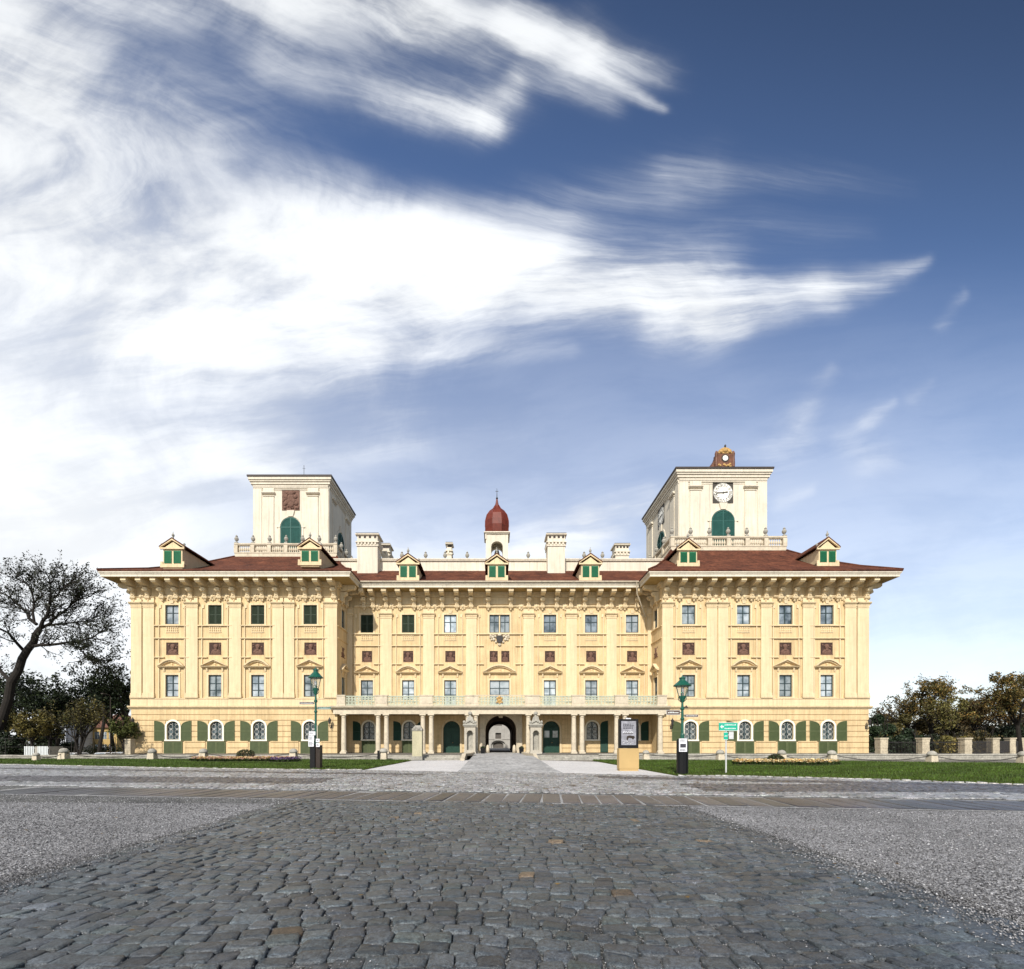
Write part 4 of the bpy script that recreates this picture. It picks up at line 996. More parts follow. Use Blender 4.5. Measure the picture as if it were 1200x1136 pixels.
def tower(t, clock):
    x0,x1,y0,y1,top = t['x0'],t['x1'],t['y0'],t['y1'],t['top']; zb_ = t['bz'][0]-0.5
    m = MB(); m.box(x0,x1,y0,y1,zb_,top-0.9)
    xm,ym = (x0+x1)/2,(y0+y1)/2; W_ = x1-x0
    # pilaster strips, architrave lines, capitals (front and the face towards the middle)
    fr = [(xm,y0,0.0,W_)] ; sgn = 1 if x0 < 0 else -1
    fr.append((x1 if sgn > 0 else x0, ym, R(90)*sgn, y1-y0))
    cap = top-3.0
    sub = []
    for (cx,cy,rz,w) in fr:
        f = MB(); hw = w/2
        for sx in (-1,1):
            a,b = sorted((sx*(hw-0.003),sx*(hw-1.25))); f.ub(a,b,0.003,0.09,zb_+0.6,top-1.75); 
            a,b = sorted((sx*(hw-1.5),sx*(hw-3.05))); f.ub(a,b,0.003,0.13,zb_+0.6,cap); f.ub(a-0.06,b+0.06,0.003,0.18,cap+0.08,cap+0.18); f.dz([(0.003,cap+0.4),(0.2,cap+0.4),(0.36,cap+0.55),(0.36,cap+0.68),(0.003,cap+0.68)],a-0.2,b+0.2); f.ub(a,b,0.003,0.12,cap+0.68,top-1.75)
        f.ub(-hw+0.003,hw-0.003,0.003,0.06,cap+0.98,cap+1.08)
        for z,d in ((top-1.75,0.12),(top-1.55,0.2)): f.ub(-hw+0.003,hw-0.003,0.003,d,z,z+0.2)
        sub.append(('pilaster', put, f, cx, cy, rz))
    tw = m.build('tower', M['cream'], PP)
    for (nm,_,f,cx,cy,rz) in sub: put(f.mesh('pilaster_order', M['cream']), 'pilaster_order', tw, (cx,cy,0), rz)
    m = MB(); o = 0.55
    for (e,za,zb2) in ((0.14,top-1.34,top-1.2),(0.28,top-1.2,top-0.85),(0.42,top-0.85,top-0.62),(o,top-0.62,top-0.22)): m.box(x0-e,x1+e,y0-e,y1+e,za,zb2)
    put(m.mesh('tower_cornice', M['cream']), 'tower_cornice', tw)
    m = MB(); e = o+0.12; m.box(x0-e,x1+e,y0-e,y1+e,top-0.22,top); m.hexa([(x0-e,y0-e,top),(x1+e,y0-e,top),(x1+e,y1+e,top),(x0-e,y1+e,top)],[(xm-1,ym-1,top+1.3),(xm+1,ym-1,top+1.3),(xm+1,ym+1,top+1.3),(xm-1,ym+1,top+1.3)])
    put(m.mesh('tower_roof', M['darkroof']), 'tower_roof', tw)
    wz = t['bz'][0]+0.5; hgt = (top-6.0 if not clock else top-5.65)-wz
    ash = arch_shutter(3.0 if not clock else 3.15, hgt, 1.45).mesh('arched_shutter', M['teal'])
    for (cx,cy,rz,w) in fr:
        put(ash, 'arched_shutter', tw, (cx,cy,wz), rz)
        f = MB(); a0 = arc_pts(0,1.6,hgt-1.45,1.55); a1 = arc_pts(0,1.85,hgt-1.45,1.8)
        for (p,q,r_,s_) in zip(a0,a0[1:],a1[1:],a1): f.uz([s_,r_,q,p],0.003,0.08)
        for sx in (-1,1): a,b = sorted((sx*1.6,sx*1.85)); f.ub(a,b,0.003,0.08,0,hgt-1.5); a,b = sorted((sx*1.58,sx*2.1)); f.ub(a,b,0.003,0.12,hgt-1.5,hgt-1.36)
        f.uz([(-0.35,hgt+0.1),(0.35,hgt+0.1),(0.55,hgt+1.0),(-0.55,hgt+1.0)],0.02,0.2)
        put(f.mesh('arch_surround', M['cream']), 'arch_surround', tw, (cx,cy,wz), rz)
    if clock:
        cm = clock_mb(2.8).mesh('clock', [M['clockface'],M['clockdark']])
        for (cx,cy,rz,w) in fr: put(cm, 'clock', tw, (cx,cy,top-3.25), rz)
    else:
        f = MB(); f.ub(-1.3,1.3,0.003,0.06,-1.5,1.5,1)
        for (a,b,r_) in ((0,0.35,0.55),(-0.35,-0.2,0.4),(0.35,-0.2,0.4),(0,-0.6,0.5),(-0.7,0.5,0.3),(0.7,0.5,0.3),(-0.8,-0.5,0.32),(0.8,-0.5,0.32),(0,1.0,0.4),(-0.5,1.1,0.22),(0.5,1.1,0.22),(0.85,-1.1,0.25),(-0.85,-1.1,0.25),(0,0.1,0.35)): f.ball((a,-0.08,b),r_,0.16,r_,10,6)
        for i in range(26): f.ball((random.uniform(-1.15,1.15),-0.08,random.uniform(-1.35,1.35)),0.14,0.13,0.14,6,4)
        rm = f.mesh('relief_panel', [M['terracotta'],M['terracotta']]); put(rm, 'relief_panel', tw, (fr[0][0],fr[0][1],top-3.45))
        f = MB(); f.tube([(xm+1.8,y0+0.3,top-0.1),(xm+1.8,y0+0.3,top+1.9)],0.035,5); f.tube([(xm+1.6,y0+0.3,top+1.4),(xm+2.0,y0+0.3,top+1.4)],0.02,4); put(f.mesh('antenna', M['iron']), 'antenna', tw)
    return tw
M['clockface'] = mat('white_clock_face', (0.78,0.76,0.68), 0.6, 0.05, 2)
M['clockdark'] = mat('dark_clock_metal', (0.05,0.045,0.035), 0.6, 0.2, 4)
twl = tower(TL, False); twr = tower(TR, True)
# small clock gable on the right tower's roof
t = TR; gx = (849.4-VX)*(t['y0']-0.2)/F_PX; gy = t['y0']-0.3; z0 = t['top']
f = MB(); f.box(gx-1.15,gx+1.15,gy,gy+1.0,z0+0.003,z0+2.0); f.uz([(gx-0.95,0),(gx-0.85,0.45),(gx-0.45,0.72),(gx,0.85),(gx+0.45,0.72),(gx+0.85,0.45),(gx+0.95,0)],-0.9,0.05,1)
b0 = 8
for q in range(b0,len(f.v)): x,y_,z = f.v[q]; f.v[q] = (x,gy+y_,z0+2.0+z)
for sx in (-1,1):
    f.lathe([(0.22,0),(0.24,0.5),(0.2,1.3),(0.24,1.8),(0.12,2.15)],8,(gx+sx*1.15,gy+0.1,z0+0.2)); f.ball((gx+sx*0.6,gy-0.08,z0+2.25),0.25,0.12,0.22,8,5,1)
f.ball((gx,gy-0.1,z0+2.4),0.35,0.14,0.28,8,5,1); f.ball((gx,gy,z0+3.0),0.14,0.14,0.22,8,5,2)
for i in range(10): f.ball((gx+random.uniform(-.95,.95),gy-0.03,z0+random.uniform(.1,.6)),0.18,0.09,0.15,6,4,1)
f.prism([(0.36*math.cos(2*math.pi*i/16),0.36*math.sin(2*math.pi*i/16)) for i in range(16)], lambda p,q,a:(gx+p,gy-a,z0+1.35+q),0.003,0.07,3)
f.prism([(0.52*math.cos(2*math.pi*i/16),0.52*math.sin(2*math.pi*i/16)) for i in range(16)], lambda p,q,a:(gx+p,gy-a,z0+1.35+q),0.002,0.04,2)
f.prism([(gy+1.0,z0+0.0),(gy+1.0,z0+1.9),(gy+3.4,z0+0.5),(gy+3.4,z0)], lambda p,q,a:(a,p,q), gx-1.1, gx+1.1)
f.prism([(-2.0,0.0),(-1.16,1.5),(-1.16,0.0)], lambda p,q,a:(gx+p,a,z0+q), gy+0.3, gy+2.5)
put(f.mesh('clock_gable', [M['gable'],M['gilt'],M['iron'],M['clockface']]), 'clock_gable', twr)
# roof terraces with balusters and vases
kb = MB(); kb.lathe([(0.10,0),(0.10,0.08),(0.06,0.14),(0.15,0.36),(0.13,0.5),(0.06,0.74),(0.10,0.84),(0.10,0.9)],8); bal_me = kb.mesh('baluster', M['stone'])
def terrace(t, n):
    mg = t['mg']; x0,x1,y0,y1 = t['x0']-mg,t['x1']+mg,t['y0']-mg,t['y1']; z0,z1 = t['bz']
    side = x1 if x0 < 0 else x0
    m = MB(); zr = z1-0.22; za = z0+0.62
    def rail(a,b,axis):
        for (e,p,q) in ((0.20,z0-0.3,za-0.12),(0.26,za-0.12,za),(0.2,zr-0.05,zr+0.06),(0.26,zr+0.06,z1)):
            if axis == 'x': m.box(a-e+0.01,b+e-0.01,y0-e,y0+e,p,q)
            else: m.box(side-e,side+e,a+e+0.005,b,p,q)
    rail(x0,x1,'x'); rail(y0,y1,'y')
    o = m.build('roof_balustrade', M['stone'], PP)
    pcs = [x0+(x1-x0)*i/n for i in range(n+1)]
    for x in pcs:
        f = MB(); f.box(x-0.27,x+0.27,y0-0.27,y0+0.27,za+0.002,zr-0.052); put(f.mesh('pier', M['stone']), 'pier', o)
        urn('vase', x, y0, z1+0.002, 1.1, o)
    sc_ = (zr-0.05-za)/0.9
    for a,b in zip(pcs,pcs[1:]):
        k_ = 6
        for i in range(k_): put(bal_me, 'baluster', o, (a+0.33+(b-a-0.66)*(i+0.5)/k_, y0, za), 0, (1,1,sc_))
    ny = 5
    for i in range(1,ny+1):
        yy_ = y0+(y1-y0)*i/ny
        f = MB(); f.box(side-0.27,side+0.27,yy_-0.27,yy_+0.27,za+0.002,zr-0.052); put(f.mesh('pier', M['stone']), 'pier', o); urn('vase', side, yy_, z1+0.002, 1.1, o)
        for j in range(6): put(bal_me, 'baluster', o, (side, yy_-(y1-y0)/ny*(j+0.6)/6.6, za), 0, (1,1,sc_))
terrace(TL, 6); terrace(TR, 6)
# wall lamps
def wall_lamp(x,y,z,rz=0):
    k = Kit(); f = MB(); f.tube([(0,-0.02,-0.35),(0.0,-0.35,-0.5),(0,-0.6,-0.25),(0,-0.6,0)],0.03,6); f.ub(-0.08,0.08,0.0,0.04,-0.5,-0.1)
    f.lathe([(0.10,0),(0.17,0.42),(0.21,0.45),(0.06,0.65),(0.02,0.78)],6,(0,-0.6,0)); k.part('wall_lantern', f, M['iron']); k.place(x,y,z,rz)
for p in (160.5,388.5): wall_lamp(XW(p),YW-0.05,3.5)
for p in (785.6,1013.8): wall_lamp(XW(p),YW-0.05,3.4)
# ------------------------------------------------------------------ ground
def ground_mat(name, c0, c1, c2, scale, rough=0.9, bump=0.6, big=0.25, bigscale=0.25, spec=0.3, cell=True):
    m = bpy.data.materials.new(name); nt_, N_, L_, P = nodes_of(m)
    P.inputs['Roughness'].default_value = rough; P.inputs['Specular IOR Level'].default_value = spec
    tc = N_.new('ShaderNodeTexCoord')
    vo = N_.new('ShaderNodeTexVoronoi'); vo.inputs['Scale'].default_value = scale; L_.new(tc.outputs['Object'], vo.inputs['Vector'])
    se = N_.new('ShaderNodeSeparateColor'); L_.new(vo.outputs['Color'], se.inputs[0])
    cr = N_.new('ShaderNodeValToRGB'); L_.new(se.outputs[0], cr.inputs[0])
    e = cr.color_ramp.elements; e[0].position = 0.1; e[0].color = (*c0,1); e[1].position = 0.95; e[1].color = (*c2,1); q = e.new(0.5); q.color = (*c1,1)
    n = N_.new('ShaderNodeTexNoise'); n.inputs['Scale'].default_value = bigscale; n.inputs['Detail'].default_value = 7; n.inputs['Roughness'].default_value = 0.65; L_.new(tc.outputs['Object'], n.inputs['Vector'])
    mr = N_.new('ShaderNodeMapRange'); mr.inputs['From Min'].default_value = 0.3; mr.inputs['From Max'].default_value = 0.7; mr.inputs['To Min'].default_value = 1-big; mr.inputs['To Max'].default_value = 1+big; L_.new(n.outputs['Fac'], mr.inputs['Value'])
    v = N_.new('ShaderNodeVectorMath'); v.operation = 'SCALE'; L_.new(cr.outputs[0], v.inputs[0]); L_.new(mr.outputs[0], v.inputs['Scale']); L_.new(v.outputs[0], P.inputs['Base Color'])
    b = N_.new('ShaderNodeBump'); b.inputs['Strength'].default_value = bump; b.inputs['Distance'].default_value = 0.6/scale; b.invert = True
    L_.new(vo.outputs['Distance'], b.inputs['Height']); L_.new(b.outputs[0], P.inputs['Normal'])
    return m
M['gravel'] = ground_mat('crushed_gravel', (0.045,0.045,0.048), (0.165,0.166,0.17), (0.44,0.44,0.44), 75, big=0.34, bigscale=0.35)
M['bed'] = ground_mat('gritty_joint_sand', (0.018,0.019,0.018), (0.05,0.052,0.05), (0.26,0.26,0.25), 75, big=0.45, bigscale=1.1)
M['pale_gravel'] = ground_mat('pale_path_gravel', (0.42,0.41,0.40), (0.56,0.55,0.54), (0.66,0.65,0.63), 45, big=0.10, bigscale=0.4)
M['jointsand'] = ground_mat('joint_mortar', (0.16,0.16,0.155), (0.25,0.25,0.245), (0.38,0.38,0.37), 50, big=0.3, bigscale=0.5)
M['earth'] = ground_mat('dusty_earth', (0.10,0.09,0.075), (0.16,0.15,0.125), (0.24,0.22,0.19), 18, big=0.3, bigscale=0.12)
M['turf'] = ground_mat('turf', (0.026,0.040,0.005), (0.045,0.066,0.008), (0.066,0.085,0.012), 22, big=0.30, bigscale=0.30, bump=0.3, spec=0.1)
def stone_mat(name, rough=0.37):
    m = bpy.data.materials.new(name); nt_, N_, L_, P = nodes_of(m)
    P.inputs['Roughness'].default_value = rough; P.inputs['Specular IOR Level'].default_value = 0.5
    at = N_.new('ShaderNodeAttribute'); at.attribute_name = 'tint'; tc = N_.new('ShaderNodeTexCoord')
    base = at.outputs['Color']
    for s_,lo,hi,det in ((85,0.40,1.70,3),(26,0.60,1.42,6),(1.1,0.74,1.26,4)):
        n = N_.new('ShaderNodeTexNoise'); n.inputs['Scale'].default_value = s_; n.inputs['Detail'].default_value = det; L_.new(tc.outputs['Object'], n.inputs['Vector'])
        mr = N_.new('ShaderNodeMapRange'); mr.inputs['From Min'].default_value = 0.32; mr.inputs['From Max'].default_value = 0.68; mr.inputs['To Min'].default_value = lo; mr.inputs['To Max'].default_value = hi; L_.new(n.outputs['Fac'], mr.inputs['Value'])
        v = N_.new('ShaderNodeVectorMath'); v.operation = 'SCALE'; L_.new(base, v.inputs[0]); L_.new(mr.outputs[0], v.inputs['Scale']); base = v.outputs[0]
    L_.new(base, P.inputs['Base Color'])
    n = N_.new('ShaderNodeTexNoise'); n.inputs['Scale'].default_value = 42; n.inputs['Detail'].default_value = 6; n.inputs['Roughness'].default_value = 0.7; L_.new(tc.outputs['Object'], n.inputs['Vector'])
    b = N_.new('ShaderNodeBump'); b.inputs['Strength'].default_value = 0.8; b.inputs['Distance'].default_value = 0.012; L_.new(n.outputs['Fac'], b.inputs['Height']); L_.new(b.outputs[0], P.inputs['Normal'])
    return m
M['cobble'] = stone_mat('split_granite')

# base sheet, sinking away on the far left towards the street
gx_ = np.concatenate([np.array([-1500,-500,-200,-120]), np.linspace(-90,60,61), np.array([100,300,1500])])
gy_ = np.concatenate([np.array([-40,-5]), np.linspace(0,120,61), np.array([160,300,800,3000])])
def sm(a): a = np.clip(a,0,1); return a*a*(3-2*a)
XX,YY = np.meshgrid(gx_,gy_)
ZZ = -0.03 - 1.4*sm((-43.0-XX)/5.0)*sm((YY-47.5)/6.0)
V_ = np.stack([XX,YY,ZZ],-1).reshape(-1,3); nx = len(gx_)
ii,jj = np.meshgrid(np.arange(nx-1),np.arange(len(gy_)-1)); b_ = (jj*nx+ii).ravel()
structure(put(np_mesh('ground', V_, np.stack([b_,b_+1,b_+nx+1,b_+nx],1), M['earth']), 'ground'))
def sheet(name, pts, z, m, kind='structure'):
    mb = MB(); mb.poly([(x,y,z) for x,y in pts] if not callable(z) else [(x,y,z(x,y)) for x,y in pts]); return structure(mb.build(name, M[m]), kind)

RX0, RX1, RY0, RY1 = -4.75, 3.95, 1.6, 11.2           # the cobbled way under the viewer
sheet('gravel_bed', [(-40,1),(RX0-0.2,1),(RX0-0.2,13.4),(-40,15)], 0.004, 'gravel'); sheet('gravel_bed', [(RX1+0.2,1),(40,1),(40,9),(RX1+0.2,12.6)], 0.004, 'gravel')
sheet('road_bed', [(RX0-0.2,1),(RX1+0.2,1),(RX1+0.2,13),(RX0-0.2,13)], 0.0, 'bed')
sheet('forecourt_bed', [(-60,13.2),(60,8.4),(60,30),(-60,30)], 0.008, 'bed')

def cobbles(name, cx, cy, w, l, rot, tint, h=0.03, z0=0.0, rng=RNG, side_n=8, dome=0.0015, jit=0.085, tilt=0.04):
    """Split stones as one paved surface: each a lumpy rounded block with its own tilt."""
    n = len(cx); k = side_n
    if k == 8: bx = np.array([1,.80,-.80,-1,-1,-.80,.80,1.]); by = np.array([.76,1,1,.76,-.76,-1,-1,-.76])
    else: bx = np.array([1,-1,-1,1.]); by = np.array([1,1,-1,-1.])
    sk = rng.normal(0,jit*0.8,(n,4))
    ux = bx[None,:]*(1+rng.normal(0,jit,(n,k))*0.45)+sk[:,:1]*by[None,:]; uy = by[None,:]*(1+rng.normal(0,jit,(n,k))*0.45)+sk[:,1:2]*bx[None,:]
    ux = ux*(1+sk[:,2:3]*by[None,:]*0.6)
    c,s = np.cos(rot)[:,None],np.sin(rot)[:,None]
    def ring(f,zv):
        x = ux*w[:,None]/2*f; y = uy*l[:,None]/2*f
        return np.stack([cx[:,None]+x*c-y*s, cy[:,None]+x*s+y*c, zv], -1)
    tx,ty = rng.normal(0,tilt,n),rng.normal(0,tilt,n); hh = h*(1+rng.normal(0,0.13,n))
    def zt(f,off):
        x = ux*w[:,None]/2*f; y = uy*l[:,None]/2*f
        return z0 + hh[:,None] + x*tx[:,None] + y*ty[:,None] + off + rng.normal(0,0.0028,(n,k))
    r0 = ring(1.0, np.full((n,k), z0-0.02)); r1 = ring(1.0, zt(1.0,-0.009)); r2 = ring(0.93, zt(0.93,-0.0015)); r3 = ring(0.60, zt(0.60,dome))
    cen = np.stack([cx,cy,z0+hh+dome*1.2],-1)[:,None,:]
    V = np.concatenate([r0,r1,r2,r3,cen],1); per = 4*k+1
    base = (np.arange(n)*per)[:,None,None]; fs = []
    for a in range(3):
        q = np.array([[a*k+i,a*k+(i+1)%k,(a+1)*k+(i+1)%k,(a+1)*k+i] for i in range(k)]); fs.append(base+q[None])
    tq = np.array([[3*k+i,3*k+(i+1)%k,3*k+(i+1)%k,4*k] for i in range(0,k)])
    cap = np.array([[3*k+2*i,3*k+2*i+1,3*k+(2*i+2)%k,4*k] for i in range(k//2)]); fs.append(base+cap[None])
    Fm = np.concatenate([f for f in fs],1); nf = Fm.shape[1]
    return np_mesh(name, V.reshape(-1,3), Fm.reshape(-1,4), M['cobble'], np.repeat(tint, nf, axis=0), smooth=True)
def stone_tints(n, base, spread=0.22, rng=RNG, brown=0.03):
    t = np.array(base)[None,:]*(1+rng.normal(0,spread,(n,1))); t = t*(1+rng.normal(0,0.016,(n,3)))
    br = rng.random(n) < brown; t[br] = np.array([0.115,0.085,0.055])*(1+rng.normal(0,0.2,(br.sum(),1)))
    gr = rng.random(n) < 0.06; t[gr] = t[gr]*np.array([0.97,1.02,0.94])
    return np.clip(t,0.012,0.6)
# main way: slightly arched rows of uneven stones
cx=[];cy=[];cw=[];cl=[];ro=[]
y = RY0
while y < RY1:
    l = 0.178*(1+RNG.normal(0,0.08)); x = RX0+0.42+RNG.uniform(-0.1,0.1)
    while x < RX1-0.42:
        w = 0.195*(1+RNG.normal(0,0.13)); w = min(max(w,0.13),0.27); xc_ = x+w/2
        arc = 0.12*math.cos((xc_+0.4)/2.1*math.pi) + 0.05*math.sin(xc_*2.3+y*0.9) + 0.035*xc_
        slope = -0.12*math.pi/2.1*math.sin((xc_+0.4)/2.1*math.pi) + 0.035
        cx.append(xc_+0.05*math.sin(y*1.7+xc_)); cy.append(y+l/2+arc+RNG.normal(0,0.012)); cw.append(w-0.010); cl.append(l*(1+RNG.normal(0,0.06))-0.006); ro.append(math.atan(slope)+RNG.normal(0,0.05)); x += w
    y += l
n_core = len(cx)
for ex in (RX0+0.1,RX0+0.31,RX1-0.1,RX1-0.31):       # edging rows
    y = RY0
    while y < RY1+0.6:
        l = 0.25*(1+RNG.normal(0,0.12)); cx.append(ex+RNG.normal(0,0.012)); cy.append(y+l/2); cw.append(0.19); cl.append(l-0.02); ro.append(RNG.normal(0,0.04)); y += l
cx,cy,cw,cl,ro = map(np.array,(cx,cy,cw,cl,ro))
keep = cy < 11.05-0.14*cx
cx,cy,cw,cl,ro = cx[keep],cy[keep],cw[keep],cl[keep],ro[keep]
structure(put(cobbles('cobbled_road',cx,cy,cw,cl,ro,stone_tints(len(cx),(0.053,0.063,0.070),0.20,brown=0.008)), 'cobbled_road'))
# band of long dark slabs across the way
cx=[];cy=[];cw=[];cl=[];ro=[]; th = -0.125
x = -14.0
while x < 14:
    w = 0.46*(1+RNG.normal(0,0.05))
    for k_,(off,ln) in enumerate(((0.0,1.84),)):
        yb_ = 11.15-0.135*x
        cx.append(x+w/2+off*0.13+RNG.normal(0,0.01)); cy.append(yb_+off+ln/2); cw.append(w-0.045); cl.append(ln-0.03); ro.append(th+RNG.normal(0,0.01))
    x += w
cx,cy,cw,cl,ro = map(np.array,(cx,cy,cw,cl,ro))
structure(put(cobbles('slab_band',cx,cy,cw,cl,ro,stone_tints(len(cx),(0.050,0.048,0.052),0.22,brown=0.0),h=0.022,z0=0.004,side_n=4,jit=0.02,dome=0.001,tilt=0.003), 'slab_band'))
sheet('band_joints', [(-14.4,13.02),(14.4,9.10),(14.4,11.2),(-14.4,15.1)], 0.0125, 'jointsand')

# forecourt setts between the band and the lawns
def frontier(x):                                      # near edge of the lawns and paths
    return np.interp(x, [-60,-45,-30.7,-18,-10.8,-6.5,-1.6,2.8,7.4,9.5,13.9,17,21,40,60],[38,35,30,26,24.4,24.0,22.6,21.8,19.9,19.7,17.9,15.6,14.6,12,11])
cx=[];cy=[];cw=[];cl=[]
y = 8.0; s_ = 0.21
while y < 36:
    x = -42 if y > 14 else -20
    x0_ = max(-1.12*y-1.5,-42); x1_ = min(1.18*y+1.5,30)
    x = x0_+RNG.uniform(0,0.2); arr = []
    while x < x1_:
        w = s_*(1+RNG.normal(0,0.16)); arr.append((x+w/2,w)); x += max(w,0.1)
    for xc_,w in arr:
        cx.append(xc_); cy.append(y+0.06*math.sin(xc_*1.1+y*0.3)+RNG.normal(0,0.012)); cw.append(w-0.025); cl.append(s_-0.03+RNG.normal(0,0.012))
    y += s_
cx,cy,cw,cl = map(np.array,(cx,cy,cw,cl))
keep = (cy > 13.15-0.135*cx+0.25) & (cy < frontier(cx)-0.12)
cx,cy,cw,cl = cx[keep],cy[keep],cw[keep],cl[keep]
T_ = stone_tints(len(cx),(0.215,0.217,0.22),0.18,brown=0.015)
# darker basalt wheel tracks sweeping across the forecourt
d1 = np.abs(cy-(14.6-0.02*(cx-12)))<1.3; trackR = (cx > 6.0)&d1
trackR |= (cx > 4)&(np.abs(cy-(19.2-0.33*(cx-4)))<0.7)
trackL = (cx < -6)&(np.abs(cy-(17.6-0.10*(cx+10)))<1.3)
trackL |= (cx < -3)&(np.abs(cy-(20.5-0.22*(cx+3)))<0.5)
T_[trackR|trackL] *= np.array([0.34,0.32,0.33])
structure(put(cobbles('sett_paving',cx,cy,cw,cl,RNG.normal(0,0.05,len(cx)),T_,h=0.022,z0=0.008,side_n=4,dome=0.005,jit=0.10), 'sett_paving'))

# drive, pale paths, lawns
def hz(x,y): return 0.0 if y < 24 else (0.3*(y-24)/14.5 if y < 38.5 else max(0.1,0.3-0.2*(y-38.5)/8.5))
mb = MB(); ys = [21.7,24,31,38.5,42,47,56,59.8,66,79,112]
for a,b in zip(ys,ys[1:]):
    f_ = lambda y: (-1.75,3.05) if y < 55 else (-3.4,6.0)
    (xa,xb),(xc_,xd) = f_(a),f_(b) if b <= 56 else f_(a)
    mb.poly([(xa,a,hz(0,a)+0.012),(xb,a,hz(0,a)+0.012),(xd,b,hz(0,b)+0.012),(xc_,b,hz(0,b)+0.012)])
M['drive'] = ground_mat('drive_setts', (0.24,0.24,0.235), (0.34,0.34,0.335), (0.44,0.44,0.43), 6.0, big=0.22, bigscale=0.5, bump=0.5)
structure(mb.build('drive', M['drive']))
sheet('path', [(-6.5,24.0),(-1.76,22.6),(-1.76,37.2),(-2.7,37.2),(-6.15,36.4)], 0.016, 'pale_gravel')
sheet('path', [(3.06,21.7),(7.45,19.8),(7.25,34.0),(3.2,37.2),(3.06,37.0)], 0.016, 'pale_gravel')
LAWN_L = [(-60,38),(-45,35),(-30.7,30),(-18,26),(-10.8,24.4),(-6.6,24.1),(-6.3,36.6),(-14,38.0),(-60,40)]
LAWN_R = [(7.5,19.9),(9.5,19.7),(13.9,17.9),(17,15.6),(21,14.6),(40,12),(40,31),(30,32),(24,35),(7.4,37.0)]
def lawn_plane(pts):
    mb = MB(); n = len(pts); c = (sum(p[0] for p in pts)/n, sum(p[1] for p in pts)/n)
    inner = [(x+(c[0]-x)*0.012,y+(c[1]-y)*0.03) for x,y in pts]
    mb.add([(x,y,0.0) for x,y in pts]+[(x,y,0.07) for x,y in inner],[(i,(i+1)%n,n+(i+1)%n,n+i) for i in range(n)]+[tuple(range(n,2*n))])
    return structure(mb.build('lawn', M['turf']))
lawn_plane(LAWN_L); lawn_plane(LAWN_R)
def inside(px,py,poly):
    r = np.zeros(len(px),bool); n = len(poly)
    for i in range(n):
        (x1,y1),(x2,y2) = poly[i],poly[(i+1)%n]
        c = ((y1>py)!=(y2>py)) & (px < (x2-x1)*(py-y1)/((y2-y1) if y2!=y1 else 1e-9)+x1); r ^= c
    return r
def blades(name, poly, n, h=0.075):
    xs_ = [p[0] for p in poly]; ys_ = [p[1] for p in poly]
    px = RNG.uniform(max(min(xs_),-46),min(max(xs_),33),n*2); py = RNG.uniform(min(ys_),max(ys_),n*2)
    k_ = inside(px,py,poly); px,py = px[k_][:n],py[k_][:n]; n = len(px)
    a = RNG.uniform(0,np.pi,n); w = RNG.uniform(0.010,0.020,n); hh = h*RNG.uniform(0.5,1.35,n)
    le = RNG.normal(0,0.03,(n,2))
    A = np.stack([px-np.cos(a)*w,py-np.sin(a)*w,np.full(n,0.05)],-1); B = np.stack([px+np.cos(a)*w,py+np.sin(a)*w,np.full(n,0.05)],-1); C = np.stack([px+le[:,0],py+le[:,1],0.06+hh],-1)
    V = np.stack([A,B,C],1).reshape(-1,3); Fm = np.arange(3*n).reshape(n,3)
    t = np.array([0.050,0.088,0.011])*(1+RNG.normal(0,0.25,(n,1)))*(1+RNG.normal(0,0.05,(n,3)))
    t *= (1+0.25*np.sin(px*1.3+np.sin(py*0.8))*np.sin(py*1.9))[:,None]
    structure(put(np_mesh(name,V,Fm,M['leaf'],np.clip(t,0.005,1)),name),'stuff')
blades('grass', LAWN_L, 60000); blades('grass', LAWN_R, 70000)
# pale edging stones along the lawns
cx=[];cy=[];ro=[]
for poly in (LAWN_L[:6],LAWN_R[:6]):
    for (x1,y1),(x2,y2) in zip(poly,poly[1:]):
        L_ = math.hypot(x2-x1,y2-y1); n = int(L_/0.26)
        for i in range(n): t = (i+0.5)/n; cx.append(x1+(x2-x1)*t); cy.append(y1+(y2-y1)*t-0.06); ro.append(math.atan2(y2-y1,x2-x1)+RNG.normal(0,0.05))
cx,cy,ro = map(np.array,(cx,cy,ro)); n = len(cx)
structure(put(cobbles('kerb',cx,cy,np.full(n,0.24),np.full(n,0.14),ro,stone_tints(n,(0.30,0.29,0.27),0.15,brown=0),h=0.06,z0=0.0,side_n=4,jit=0.06),'kerb'))
